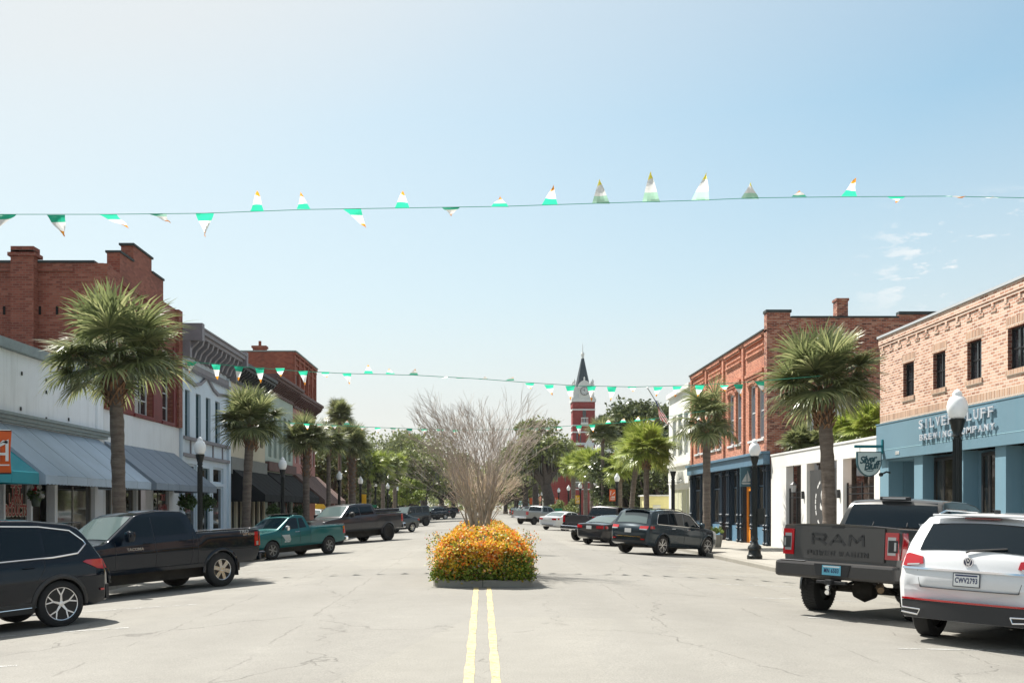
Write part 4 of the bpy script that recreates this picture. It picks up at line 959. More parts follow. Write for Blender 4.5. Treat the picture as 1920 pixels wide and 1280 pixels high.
far_shop('white fronted shop far down the right side behind the oak trunk', 1, 186, 212, 7.0, m_wst)
far_shop('red brick shop beyond the hall on the right side', 1, 213, 240, 7.5, m_rb2)
far_shop('distant cream shop with faded blue canopy at the far right side', 1, 241, 285, 6.0, m_cr, m_pbl, (262, 284, 4.8, 2.4, 3.2))
# ---------------------------------------------------------------- lamps
m_iron = M_('black iron', (.012, .016, .016), .4, .3)
m_globe = M_('white glass globe', (.86, .88, .88), .25, spec=.5)
def lamp_proto(name='street_lamp', globe=True):
    t = thing(name, '', 'street lamp', local=True); H = 3.54
    mb = MB(); mb.lathe([(.0, 0), (.26, 0), (.26, .12), (.22, .16), (.20, .30), (.24, .36), (.22, .44), (.13, .52), (.10, .62), (.125, .68), (.10, .74), (.085, .8)], (0, 0, 0), 8 if False else 16)
    mb.build('base', m_iron, t, smooth=True)
    mb = MB(); mb.lathe([(.085, .79), (.07, H-.35)], (0, 0, 0), 14)
    for i in range(12):
        a = 2*math.pi*i/12; mb.box(.078*math.cos(a)-.008, .078*math.cos(a)+.008, .078*math.sin(a)-.008, .078*math.sin(a)+.008, .82, H-.4)
    mb.build('post', m_iron, t, smooth=True)
    mb = MB(); mb.lathe([(.07, H-.36), (.10, H-.33), (.08, H-.28), (.11, H-.18), (.14, H-.06), (.15, H-.03), (.15, H), (.11, H+.01)], (0, 0, 0), 16); mb.build('collar', m_iron, t, smooth=True)
    if globe:
        mb = MB(); mb.lathe([(.11, H), (.15, H+0.053), (.19, H+0.158), (.198, H+0.255), (.175, H+0.352), (.14, H+0.422), (.10, H+0.449), (.085, H+0.475), (.095, H+0.502), (.07, H+0.546), (.03, H+0.581), (.0, H+0.598)], (0, 0, 0), 20); mb.build('globe', m_globe, t, smooth=True, angle=60)
    return t
def copy_tree(o, parent=None):
    c = o.copy(); C.objects.link(c)
    if parent: c.parent = parent
    OFF[c.name] = OFF.get(o.name, Vector((0, 0, 0)))
    for ch in list(o.children): copy_tree(ch, c)
    return c
lp = lamp_proto(); used = False
lamps = [(1, 1795, 19.75, 'black lamp post with white globe in front of the teal brewery shopfront'),
 (1, 1415, 34.5, 'black lamp post with a black box on it before the navy shopfront'),
 (1, 1157, 69.8, 'black lamp post with white globe beside a large orange banner, right of the white sedan'),
 (1, 1117, 82.9, 'black lamp post with white globe in front of the magnolia, between two coloured banners'),
 (1, 1088, 96, 'black lamp post with white globe and yellow banner at right'),
 (1, 1066, 109, 'black lamp post with white globe just right of the green street sign'),
 (1, 1047.6, 123.5, 'black lamp post with white globe and small orange banner above the green sign'),
 (1, 1016, 158, 'small distant white globe lamp left of the oak trunk, nearer of two'),
 (1, 1009, 174, 'small distant white globe lamp left of the oak trunk, farther of two'),
 (-1, 375, 33.2, 'dark lamp post with shaded white globe by the slate blue awning and first black pickup'),
 (-1, 530, 46.9, 'dark lamp post with shaded white globe before the black canopies'),
 (-1, 636, 65.4, 'lamp post with bright white globe just past the brown canopy'),
 (-1, 676, 76.8, 'lamp post with pale globe above the yellow banner at left'),
 (-1, 704, 87.5, 'lamp post with white globe, first beyond the yellow banner on the left'),
 (-1, 727, 98.8, 'lamp post with white globe, second beyond the yellow banner on the left'),
 (-1, 744, 109, 'lamp post with white globe, farthest of the left row'),
 (-1, -20, 19.0, 'lamp post at the far left edge carrying an orange banner')]
for s, px, Y, lab in lamps:
    o = lp if not used else copy_tree(lp); used = True
    X = PX(px, Y); o.location = (X, Y, gz(X)-.004); o.rotation_euler.z = Y; tag(o, lab, 'street lamp', 'globe lamps along the street')
    if px == 1415:
        mb = MB(); mb.box(.10, .34, -.12, .12, 1.20, 1.75); mb.box(.06, .12, -.03, .03, 1.3, 1.34); mb.box(.06, .12, -.03, .03, 1.6, 1.64)
        b_ = mb.build('control_box', m_iron, o, bevel=.01); o.rotation_euler.z = R(-20)
    if px == -20: o.location.x = -9.75
o = lamp_proto('lamp_post', False); Y = 47; X = PX(1262, Y); o.location = (X, Y, gz(X)); tag(o, 'black post with scroll brackets and no globe, beside the orange brick building', 'lamp post')
o.scale = (1, 1, .98)
mb = MB()
for q in (-1, 1): mb.tube([(q*.08, 0, 3.0), (q*.25, 0, 3.0), (q*.42, 0, 3.12), (q*.36, 0, 3.22), (q*.28, 0, 3.15)], .018, 6)
mb.build('bracket', m_iron, o)
# banners
def banner(px0, px1, py0, py1, Y, c, cn, lab, mark=None, side=1):
    x0, x1 = PX(px0, Y), PX(px1, Y); z0, z1 = PZ(py1, Y), PZ(py0, Y)
    t = thing('banner', lab, 'banner', ((x0+x1)/2, Y, z0), group='lamp post banners')
    def fn(u, v): return (x0+(x1-x0)*u, Y+.03*math.sin(u*3+v*4), z0+(z1-z0)*v)
    mb = MB(); mb.grid(fn, 6, 8); mb.build('banner_cloth', M_(cn, c, .7), t, smooth=True, fix=False)
    mb = MB(); e = .12*side
    for z in (z0-.012, z1+.012): mb.tube([(x0, Y, z), (x1, Y, z)], .014, 6)
    mb.each('banner_rod', m_iron, t)
    if mark == 'bridge':
        W, H = x1-x0, z1-z0; mb = MB(); Yp = Y-.05
        P = lambda a, b: (x0+W*a, Yp, z0+H*b)
        for quad in ([(-.2, .45), (.95, .80), (.95, .72), (-.2, .37)], [(.55, .28), (.63, .28), (.63, .68), (.55, .64)], [(.84, .28), (.95, .28), (.95, .72), (.84, .70)], [(.63, .42), (.84, .42), (.84, .48), (.63, .48)], [(.3, .25), (.36, .25), (.36, .6), (.3, .58)], [(.1, .2), (.98, .2), (.98, .17), (.1, .17)], [(.36, .4), (.55, .4), (.55, .45), (.36, .45)], [(.58, .68), (.74, .78), (.92, .76), (.92, .70), (.74, .72)]):
            mb.prism([P(*q) for q in quad], (0, -.004, 0))
        mb.build('bridge_emblem', m_white, t)
    elif mark == 'letters':
        W, H = x1-x0, z1-z0; mb = MB(); Yp = Y-.05; P = lambda a, b: (x0+W*a, Yp, z0+H*b)
        for quad in ([(.12, .5), (.2, .9), (.3, .9), (.22, .5)], [(.4, .55), (.85, .8), (.85, .7), (.4, .5)], [(.15, .12), (.85, .12), (.85, .18), (.15, .18)], [(.15, .25), (.3, .42), (.3, .25)], [(.4, .25), (.4, .42), (.55, .42), (.55, .25)], [(.65, .25), (.65, .42), (.85, .42), (.85, .25)]):
            mb.prism([P(*q) for q in quad], (0, -.004, 0))
        mb.build('banner_emblem', m_white, t)
org = (.62, .10, .015); yel = (.75, .42, .01)
banner(-30, 21, 808, 886, 19.0, org, 'orange banner', 'large orange banner with white bridge emblem at the far left edge', 'bridge', -1)
banner(1142.5, 1154, 917, 939, 69.75, org, 'orange banner', 'orange banner with white lettering in front of the magnolia', 'letters')
banner(1078.5, 1087, 928, 944, 95.9, yel, 'yellow banner', 'yellow banner on a lamp post right of the oak', 'letters')
banner(1040, 1046.5, 932, 947, 123.4, org, 'orange banner', 'small orange banner before the red hall, above the green sign', 'letters')
banner(678, 687, 926, 945, 76.8, yel, 'yellow banner', 'yellow banner on the left row of lamps', None)
banner(993, 998, 933, 945, 158, org, 'orange banner', 'tiny orange banner far down the right side beneath the pale blue canopy', None)
# street signs
gs = thing('street_sign', 'small green rectangular sign between parked cars and the oak', 'sign', (PX(1047, 90), 90, 0)); Y = 90
mb = MB(); mb.box(PX(1040.5, Y), PX(1054, Y), Y-.02, Y+.02, PZ(963, Y), PZ(952.5, Y)); mb.build('sign_face', M_('sign green', (.01, .26, .13), .5), gs)
mb = MB(); mb.box(PX(1043, Y), PX(1051, Y), Y-.028, Y-.022, PZ(956.5, Y), PZ(955, Y)); mb.box(PX(1042.5, Y), PX(1052, Y), Y-.028, Y-.022, PZ(960.5, Y), PZ(959, Y)); mb.build('sign_stripe', M_('sign dark green', (.0, .10, .05), .5), gs)
mb = MB(); mb.tube([(PX(1047, Y), Y+.05, -.15), (PX(1047, Y), Y+.05, PZ(953, Y))], .03, 6); mb.build('post', m_iron, gs)
gs = thing('street_sign', 'small green street name sign on a pale post behind the grey pickup', 'sign', (PX(700, 84), 84, 0)); Y = 84
mb = MB(); mb.box(PX(695, Y), PX(706, Y), Y-.02, Y+.02, PZ(951, Y), PZ(946, Y)); mb.build('sign_face', MATS['sign green'], gs)
mb = MB(); mb.tube([(PX(699, Y), Y+.05, -.15), (PX(699, Y), Y+.05, PZ(946, Y))], .05, 6); mb.build('post', m_alu, gs)
# planter by the teal suv
plt_ = thing('planter', 'square stone planter with green shrub on the pavement before the navy shopfront', 'planter', (PX(1340, 44), 44, 0)); X, Y = PX(1341, 43.2), 43.2
mb = MB(); mb.add([(X+sx_*w, Y+sy_*w, z) for z, w in ((-.12, .2), (.42, .28)) for sx_, sy_ in ((-1, -1), (1, -1), (1, 1), (-1, 1))], [(0, 1, 5, 4), (1, 2, 6, 5), (2, 3, 7, 6), (3, 0, 4, 7), (4, 5, 6, 7), (3, 2, 1, 0)]); mb.build('pot', m_kerb, plt_, bevel=.01)
mb = MB(); rn = random.Random(2)
for i in range(300): leafq(mb, Vector((X+rn.gauss(0, .14), Y+rn.gauss(0, .14), .52+abs(rn.gauss(0, .1)))), .06, rn)
mb.build('foliage', leaf_mat('bright leaves', [(0, (.10, .16, .03)), (1, (.25, .32, .08))]), plt_, fix=False)
# ---------------------------------------------------------------- palms
m_frond = leaf_mat('palm fronds', [(0, (.09, .11, .045)), (.45, (.16, .19, .08)), (.8, (.26, .29, .12)), (1, (.44, .44, .22))], .36, .40, .65)
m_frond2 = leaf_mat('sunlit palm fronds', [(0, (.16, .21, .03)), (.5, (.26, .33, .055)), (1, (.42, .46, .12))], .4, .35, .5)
def trunk_mat():
    m, nt, b = nodes('palm trunk'); co = objco(nt)
    mp = N(nt, 'ShaderNodeMapping'); mp.inputs['Scale'].default_value = (1, 1, 6); nt.links.new(co, mp.inputs[0])
    n = noise(nt, 2.2, 6, .7, mp.outputs[0]); n2 = noise(nt, 12, 4, .7, co)
    c = mixc(nt, .5, ramp(nt, n, [(.3, (.11, .085, .068)), (.7, (.24, .195, .16))]), ramp(nt, n2, [(.3, (.6, .6, .6)), (.7, (1, 1, 1))]), 'MULTIPLY')
    nt.links.new(c, b.inputs['Base Color']); b.inputs['Roughness'].default_value = .9; bump(nt, b, n, .8, .04); return m
m_ptr = trunk_mat(); m_boot = M_('palm boots', (.21, .12, .065), .85, var=.4, scale=9)
def palm_crown(rn, Rr, nf, boots, seg=38, droop=.6, topd=88, botd=-20, segw=.024):
    """fan leaves on stalks, older ones hanging"""
    mb = MB(); bt = MB()
    for k in range(nf):
        t = (k+.5)/nf
        el = R(topd+(botd-topd)*t**.9+rn.uniform(-14, 14)); azm = k*2.39996+rn.uniform(-.4, .4)
        h = Vector((math.cos(azm), math.sin(azm), 0)); d = (h*math.cos(el)+Vector((0, 0, math.sin(el)))).normalized()
        L = Rr*rn.choice((rn.uniform(.20, .40), rn.uniform(.42, .62), rn.uniform(.5, .64)))*(1-.18*t)
        base = Vector((0, 0, .10*(1-t)))+h*.1
        P = []; p = base.copy(); dd = d.copy()
        for i in range(5):
            P.append(p.copy()); dd = (dd+Vector((0, 0, -.04*(.3+t)-.018*i))).normalized(); p = p+dd*L/4
        mb.tube(P, [.028, .022, .016, .013, .010], 3, cap=False)
        c = P[-1]; side = dd.cross(Vector((0, 0, 1)))
        if side.length < .1: side = Vector((-h.y, h.x, 0))
        side.normalize(); up = side.cross(dd).normalized()
        roll = rn.uniform(-.5, .5); side, up = side*math.cos(roll)+up*math.sin(roll), up*math.cos(roll)-side*math.sin(roll)
        Lb = Rr*rn.uniform(.42, .64); fd = rn.uniform(.6, 1.3)+(.9 if t > .68 else 0)
        for j in range(seg):
            a = R(-128+256*(j+.5)/seg)+rn.uniform(-.05, .05)
            ln = Lb*(1-.30*abs(a)/R(128)**1.0*.8)*rn.uniform(.85, 1.1)
            sd = (dd*math.cos(a)+side*math.sin(a)).normalized()
            rise = up*(.10*abs(math.sin(a)))
            w = segw*Rr/1.7; sn = sd.cross(up).normalized()
            pts = []; q = c.copy(); cur = (sd+rise).normalized(); n = 4
            dr = droop*rn.uniform(.5, 1.4)*fd
            for i in range(n+1):
                pts.append(q.copy()); f = (i/n)
                cur = (cur+Vector((0, 0, -dr*(f**1.4)*.75))).normalized(); q = q+cur*ln/n
            vs = []
            for i, q in enumerate(pts):
                ww = w*(.35, .9, 1.0, .7, .08)[i]; vs += [q-sn*ww, q+sn*ww]
            mb.add(vs, [(2*i, 2*i+1, 2*i+3, 2*i+2) for i in range(n)])
    return mb
def palm_boots(rn, z0, z1, r0, r1, n):
    bt = MB()
    for i in range(n):
        f = i/n; z = z0+(z1-z0)*f; a = i*2.39996; r = r0+(r1-r0)*f
        h = Vector((math.cos(a), math.sin(a), 0)); s = Vector((-h.y, h.x, 0)); p = h*r*.8+Vector((0, 0, z)); L = rn.uniform(.14, .30)
        q = p+h*L*.55+Vector((0, 0, L*.8))
        for sg_ in (-1, 1):
            bt.prism([p+s*.05*sg_, p+s*.10*sg_, q+s*.02*sg_+s*.05*rn.uniform(-1, 1), q-s*.01*sg_], h*.03)
    return bt
def palm_trunk(rn, H, r, bulge=1.3, lean=(0, 0)):
    mb = MB(); n = 44; ns = 14; vs = []
    for i in range(n+1):
        f = i/n; z = H*f; rr = r*(1.12-.14*min(1, f*4)+.03*math.sin(f*37)+rn.uniform(-.04, .04))
        if f > .88: rr *= 1+(bulge-1)*(f-.88)/.12
        if f < .06: rr *= 1.25-.25*f/.06
        cx, cy = lean[0]*f*f, lean[1]*f*f
        for j in range(ns):
            a = 2*math.pi*j/ns; q = rr*(1+.03*math.sin(5*a+i*1.7)); vs.append((cx+q*math.cos(a), cy+q*math.sin(a), z))
    fs = [(i*ns+j, i*ns+(j+1) % ns, (i+1)*ns+(j+1) % ns, (i+1)*ns+j) for i in range(n) for j in range(ns)]
    mb.add(vs, fs+[tuple(n*ns+j for j in range(ns))]); return mb
CR = {}
def crown_mesh(kind):
    if kind in CR: return CR[kind]
    rn = random.Random(hash(kind) % 1000 if False else sum(map(ord, kind)))
    if kind == 'wind': mb = palm_crown(rn, 2.0, 50, 0, 36, .62, 84, -8)
    elif kind == 'round': mb = palm_crown(rn, 1.80, 60, 0, 36, .55, 88, -12)
    elif kind == 'spiky': mb = palm_crown(rn, 1.7, 34, 0, 34, 1.0, 84, -25)
    elif kind == 'dense': mb = palm_crown(rn, 1.55, 54, 0, 28, .6, 88, -28, .034)
    else: mb = palm_crown(rn, 1.35, 38, 0, 20, .6, 88, -35, .05)
    CR[kind] = mb.mesh('crown', [m_frond]); return CR[kind]
def palm(px, Y, ztop_crown, zc, kind, scale, lab, r=.17, boots=26, bulge=1.35, lean=(0, 0), mat=None, rot=0, X=None, boothi=1.0):
    """zc: height of the crown centre"""
    X = PX(px, Y) if X is None else X; g = gz(X) if abs(X) <= XF else -.1
    t = thing('palm_tree', lab, 'palm tree', (X, Y, g), group='cabbage palms along the street', local=True); H = zc-g-.02; rn = random.Random(int(px*7+Y))
    palm_trunk(rn, H, r, bulge, lean).build('trunk', m_ptr, t, smooth=True, angle=60)
    if boots:
        b = palm_boots(rn, H-boothi, H+.05, r*1.15, r*1.4, boots); b.v = [(v[0]+lean[0], v[1]+lean[1], v[2]) for v in b.v]; b.build('boots', m_boot, t)
    me = crown_mesh(kind)
    if mat: me = me.copy(); me.materials.clear(); me.materials.append(mat)
    o = bpy.data.objects.new('crown', me); C.objects.link(o); o.parent = t; o.location = (lean[0], lean[1], H); o.rotation_euler = (rn.uniform(-.06, .06), rn.uniform(-.06, .06), rot); o.scale = (scale, scale, scale*1.0)
    return t
palm(224, 26.4, 7.5, PZ(691, 26.4), 'wind', 1.04, 'tall windswept palm nearest on the left, before the dark red brick building', .18, 60, rot=.5, lean=(-.12, 0), bulge=1.6)
palm(461, 40.8, 0, PZ(800, 40.8), 'round', .92, 'full round palm on the left in front of the cream building', .18, 40, 1.7, rot=2, lean=(.2, 0))
palm(574, 55, 0, PZ(830, 55), 'round', .92, 'palm with shaggy boots on the left before the pale green building', .19, 50, rot=4, boothi=1.9)
palm(616, 63.5, 0, PZ(832, 63.5), 'dense', .95, 'slim palm on the left directly behind the brown canopy', .14, 10, rot=1)
palm(637, 78, 0, PZ(783, 78), 'round', .85, 'tallest slim palm on the left rising above its neighbours', .14, 8, rot=3, X=PX(637, 78))
palm(660, 74, 0, PZ(838, 74), 'round', 1.0, 'palm with broad criss-crossed trunk on the left, behind the grey pickup', .27, 90, 1.1, rot=5, boothi=3.5)
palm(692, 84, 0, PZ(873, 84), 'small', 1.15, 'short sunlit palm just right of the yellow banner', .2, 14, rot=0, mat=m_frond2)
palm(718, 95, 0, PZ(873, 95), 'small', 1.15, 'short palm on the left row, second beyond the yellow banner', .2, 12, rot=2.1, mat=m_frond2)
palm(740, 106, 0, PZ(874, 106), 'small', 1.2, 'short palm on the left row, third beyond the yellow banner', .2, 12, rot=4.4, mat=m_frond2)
palm(1556, 27.9, 0, PZ(731, 27.9), 'round', 1.0, 'large round palm nearest on the right, before the white wall', .19, 80, 1.9, rot=1.2, boothi=1.1, lean=(-.15, .1))
palm(1325, 43.2, 0, PZ(795, 43.2), 'spiky', 1.1, 'spiky open palm before the orange brick building', .17, 26, rot=3.3)
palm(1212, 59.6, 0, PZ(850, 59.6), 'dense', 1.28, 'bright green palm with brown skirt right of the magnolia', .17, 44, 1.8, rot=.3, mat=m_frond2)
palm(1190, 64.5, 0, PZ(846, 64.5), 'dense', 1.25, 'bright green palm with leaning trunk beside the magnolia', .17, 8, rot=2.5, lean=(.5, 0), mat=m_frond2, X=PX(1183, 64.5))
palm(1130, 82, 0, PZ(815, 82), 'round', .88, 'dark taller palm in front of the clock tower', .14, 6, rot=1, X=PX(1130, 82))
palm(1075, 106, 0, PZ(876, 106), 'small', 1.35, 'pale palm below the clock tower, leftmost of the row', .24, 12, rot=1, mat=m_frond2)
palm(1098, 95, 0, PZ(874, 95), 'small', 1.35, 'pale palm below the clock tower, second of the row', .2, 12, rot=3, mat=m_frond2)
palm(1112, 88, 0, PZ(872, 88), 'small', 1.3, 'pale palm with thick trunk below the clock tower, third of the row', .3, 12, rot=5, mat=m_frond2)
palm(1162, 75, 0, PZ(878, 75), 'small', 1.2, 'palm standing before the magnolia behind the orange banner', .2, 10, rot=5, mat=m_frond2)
for px, X, py, sc, lab, mt in ((1500, 13.5, 832, .62, 'small dark palm behind the white wall, left one', None), (1540, 14.2, 832, .62, 'small dark palm behind the white wall, beside the large trunk', None), (1600, 14.6, 812, .80, 'bright young palm behind the white wall, nearer the large trunk', m_frond2), (1634, 14.6, 808, .80, 'bright young palm behind the white wall, next to the brewery', m_frond2)):
    Y = X*F/(px-905); palm(px, Y, 0, PZ(py, Y), 'dense', sc, lab, .12, 8, rot=px, mat=mt, X=X)
# ---------------------------------------------------------------- hedge and bare tree on the median
mk = MB(); hwid = 1.03; y0, y1 = 20.45, 38.5
def cap(w, n=7):   # rounded-corner outline of the median
    P = []; r = .35
    for cx, cy, a0 in ((w-r, y1-r, 0), (-w+r, y1-r, 90), (-w+r, y0+r, 180), (w-r, y0+r, 270)):
        for i in range(n): a = R(a0+90*i/(n-1)); P.append((cx+r*math.cos(a), cy+r*math.sin(a)))
    return P
Pm = cap(hwid); mk.prism([(x, y, -.05) for x, y in Pm], (0, 0, .19)); tag(mk.build('median_kerb', m_kerb, bevel=.02), kind='structure')
hd = thing('hedge', 'clipped bed of lantana on the median with orange, yellow and green leaves', 'hedge', (0, y0, .14))
rn = random.Random(11)
hs = []
core = MB(); core.grid(lambda u, v: (0, 0, 0), 1, 1); core = MB()
def hsurf(y, a):   # a: 0..pi around the section
    w = 1.0+.07*math.sin(y*1.3)+.05*math.sin(y*3.1+a*3); h = .93+.05*math.sin(y*.9+1)+.04*math.sin(y*2.7)
    e = min(1, (y-y0)/.9+.62, (y1-y)/.8+.3); e = max(.2, e)
    c, s_ = math.cos(a), math.sin(a)
    x = w*math.copysign(abs(c)**.72, c)*(e**.5)*(1-.08*(1-max(0, s_))); z = .14+h*(max(0, s_)**.62)*(e**.5)
    return Vector((x, y, z))
def front(x, z): return Vector((x, y0+.12-.26*math.sin(max(0, min(1, z-.1))*2.4)**.7*(1-abs(x)**4*.5)+.05*math.sin(x*7+z*3), z))
def clump(p): return .5+.25*(math.sin(p.x*6.1+p.z*4+math.sin(p.y*3.3)*2)+math.sin(p.y*5.7-p.x*3.1+p.z*7))
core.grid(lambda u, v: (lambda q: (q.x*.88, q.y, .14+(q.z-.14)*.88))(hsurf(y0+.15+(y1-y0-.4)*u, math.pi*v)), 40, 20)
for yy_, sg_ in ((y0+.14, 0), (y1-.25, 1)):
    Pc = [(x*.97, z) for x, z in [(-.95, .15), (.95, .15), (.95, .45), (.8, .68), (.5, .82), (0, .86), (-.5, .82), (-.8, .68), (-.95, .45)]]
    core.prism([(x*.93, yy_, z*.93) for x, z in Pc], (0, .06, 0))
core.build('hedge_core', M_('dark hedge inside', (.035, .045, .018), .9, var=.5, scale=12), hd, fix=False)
leaf = [MB(), MB(), MB()]
def put(p, nrm, zf):
    # zf 0 bottom .. 1 top: flowers and yellow leaves towards the top
    cl = clump(p); r = rn.random(); top = max(0, min(1, (zf-.27+.34*(cl-.5))/.42))
    mi = 0 if r > top*(.55+.55*cl)+.13 else (1 if rn.random() < .12+.5*clump(p*1.7) else 2)
    q = p+Vector((rn.gauss(0, .04), rn.gauss(0, .04), rn.gauss(0, .035)))+nrm*rn.uniform(-.10, .05)
    leafq(leaf[mi], q, rn.uniform(.018, .045)*(1 if mi == 0 else .85), rn, 0, .62)
for i in range(15000):
    x = rn.uniform(-1, 1)*1.07; z = .15+rn.random()*1.05
    if z > .12+.80*(max(0, 1-abs(x/1.06)**3.2))**.6: continue
    put(front(x, z), Vector((0, -1, 0)), z)
for i in range(44000):
    u = rn.random()**1.9; y = y0-.02+(y1-y0)*u; a = math.pi*rn.random()
    p = hsurf(y, a); put(p, Vector((math.cos(a)*.7, 0, math.sin(a))), (p.z-.14)/1.0+.12)
for i in range(260):   # stray shoots
    x = rn.choice((-1, 1))*rn.uniform(.95, 1.18); y = y0+rn.random()*4; z = .25+rn.random()*.8
    for k in range(5): leafq(leaf[rn.choice((0, 0, 1, 2))], Vector((x+rn.gauss(0, .03), y+rn.gauss(0, .03), z+rn.gauss(0, .04))), .022, rn)
mg = leaf_mat('hedge green leaves', [(0, (.07, .11, .012)), (.3, (.13, .20, .02)), (.6, (.22, .31, .035)), (.85, (.38, .44, .07)), (.95, (.13, .07, .05)), (1, (.42, .40, .30))], .45, .25)
mo = leaf_mat('hedge orange leaves', [(0, (.55, .09, .02)), (.25, (.80, .20, .02)), (.6, (.88, .33, .03)), (1, (.88, .50, .25))], .5, .35)
my = leaf_mat('hedge yellow leaves', [(0, (.52, .34, .03)), (.5, (.78, .54, .04)), (.85, (.85, .66, .12)), (1, (.75, .66, .45))], .5, .35)
for b_, n_, m_ in zip(leaf, ('green_foliage', 'orange_foliage', 'yellow_foliage'), (mg, mo, my)): b_.build(n_, m_, hd, fix=False)
m_bark = M_('crape myrtle bark', (.36, .30, .23), .75, var=.3, scale=7); m_twig = M_('crape myrtle twigs', (.38, .32, .27), .8, var=.3)
def bare_tree(name, lab, x, y, z, H, spread, nst, seed, bark, twig, tw=1.0, depth=5):
    t = thing(name, lab, 'tree', (x, y, z)); rn = random.Random(seed); a = MB(); b = MB(); name_far = y > 30
    def grow(p, d, L, r, lev):
        n = 4; P = [p.copy()]; rr = [r]
        for i in range(n):
            out = Vector((p.x-x, p.y-y, 0)); 
            od = Vector((out.x, out.y, 0)); od = od/od.length if od.length > .05 else od
            d = (d+Vector((rn.gauss(0, .09), rn.gauss(0, .09), rn.gauss(0, .05)))+od*(.010+.008*lev)*spread*2+Vector((0, 0, .015))).normalized()
            p = p+d*L/n; P.append(p.copy()); rr.append(r*(1-.38*(i+1)/n))
        (a if lev < 2 else b).tube(P, rr, 6 if lev < 2 else 3, cap=False)
        if lev >= depth or P[-1].z > z+H: return
        for k in range(rn.choice((2, 3, 3)) if lev < depth-1 else rn.choice((3, 4))):
            ax = d.orthogonal().normalized(); ax.rotate(Matrix.Rotation(rn.uniform(0, 6.28), 3, d))
            nd = (d+ax*rn.uniform(.18, .55)*(.7 if lev < 2 else 1)*(1.35 if name_far else 1)).normalized()
            nd = (nd+Vector((0, 0, .07))).normalized()
            s0 = P[rn.choice((2, 3, 4, 4))] if k else P[-1]
            grow(s0, nd, L*rn.uniform(.62, .9), max(.0036, rr[-1]*rn.uniform(.6, .85)), lev+1)
    for k in range(nst):
        an = 2*math.pi*k/nst+rn.uniform(-.3, .3); q = rn.uniform(.12, 1.0); sp = spread*q*.70
        p = Vector((x+.20*math.cos(an)*q, y+.20*math.sin(an)*q, z)); d = Vector((math.cos(an)*sp, math.sin(an)*sp, 1)).normalized()
        grow(p, d, H*.30*rn.uniform(.8, 1.15), .052*rn.uniform(.7, 1.25), 0)
    a.build('trunk', bark, t, smooth=True, fix=False); b.build('twigs', twig, t, fix=False)
    return t
bare_tree('bare_tree', 'leafless multi-stemmed crape myrtle growing from the orange hedge', PX(901, 25), 25, .5, 3.9, .34, 15, 4, m_bark, m_twig)
bare_tree('bare_tree', 'second leafless crape myrtle with tan twigs, farther along the median', PX(900, 35), 35, .5, 3.0, .55, 16, 9, M_('tan bark', (.34, .27, .19), .8, var=.2), M_('tan twigs', (.52, .41, .30), .8, var=.25))
# ---------------------------------------------------------------- bunting
mfl = [M_('pennant green', (.03, .44, .27), .6), M_('pennant white', (.78, .78, .76), .6), M_('pennant orange', (.75, .30, .03), .6), M_('pennant backlit yellow', (.80, .72, .12), .6), M_('pennant backlit green', (.42, .68, .52), .6)]
for m in mfl:
    nt = m.node_tree; b = nt.nodes['Principled BSDF']; t = N(nt, 'ShaderNodeBsdfTranslucent'); t.inputs[0].default_value = b.inputs['Base Color'].default_value
    mx = N(nt, 'ShaderNodeMixShader'); mx.inputs[0].default_value = .72; nt.links.new(b.outputs[0], mx.inputs[1]); nt.links.new(t.outputs[0], mx.inputs[2]); nt.links.new(mx.outputs[0], nt.nodes['Material Output'].inputs[0])
m_cord = M_('green cord', (.05, .38, .25), .6)
def bunting(lab, Y, cord, flags, hwpx, Lpx, seed, cr):
    t = thing('bunting', lab, 'bunting', (0, Y, 5)); rn = random.Random(seed); k = Y/F
    P = [(PX(x, Y), Y, PZ(y, Y)) for x, y in cord]
    mb = MB(); pts = []
    for (a, b) in zip(P, P[1:]):
        for i in range(4): pts.append(Vector(a).lerp(Vector(b), i/4))
    pts.append(Vector(P[-1])); mb.tube(pts, cr, 5); mb.build('cord', m_cord, t, fix=False)
    for f in flags:
        x, y, dx, dy = f[:4]; w = (f[4] if len(f) > 4 else hwpx)*k
        c0 = Vector((PX(x, Y), Y, PZ(y, Y))); tipd = Vector((dx*k, 0, -dy*k)); L = Lpx*k
        rem = L*L-tipd.length_squared; tipd.y = math.sqrt(rem)*rn.choice((-.9, .9)) if rem > 0 else 0
        up = dy < -12; n = 9; mb = MB(); curl = rn.uniform(-.5, .5)*(1-min(1, tipd.xz.length/L if hasattr(tipd, 'xz') else 0))
        ph = rn.uniform(0, 6)
        def fn(u, v):
            q = c0+tipd*u; ww = w*(1-u)*.98+w*.02
            q = q+Vector((ww*(2*v-1), (.16 if Lpx > 45 else .10)*L*math.sin(u*4+ph+v*3)*u**.5, (.05 if Lpx > 45 else .05)*L*math.sin(u*5+ph+v*2)*math.sin(math.pi*u)*(1 if not up else .3)))
            return tuple(q)
        vs = [fn(i/n, j/4) for i in range(n+1) for j in range(5)]
        for i in range(n):
            m = (4 if (dy < -35) else 0) if i < 3 else (1 if i < 7 else (3 if (dy < -35) else 2))  # upblown pennants: paler green and yellow, backlight put into the colour
            for j in range(4): mb.add([vs[i*5+j], vs[(i+1)*5+j], vs[(i+1)*5+j+1], vs[i*5+j+1]], [(0, 1, 2, 3)], m)
        me = mb.mesh('pennant', mfl, OFF[t.name]); link(me, 'pennant', t, smooth=True, fix=False)
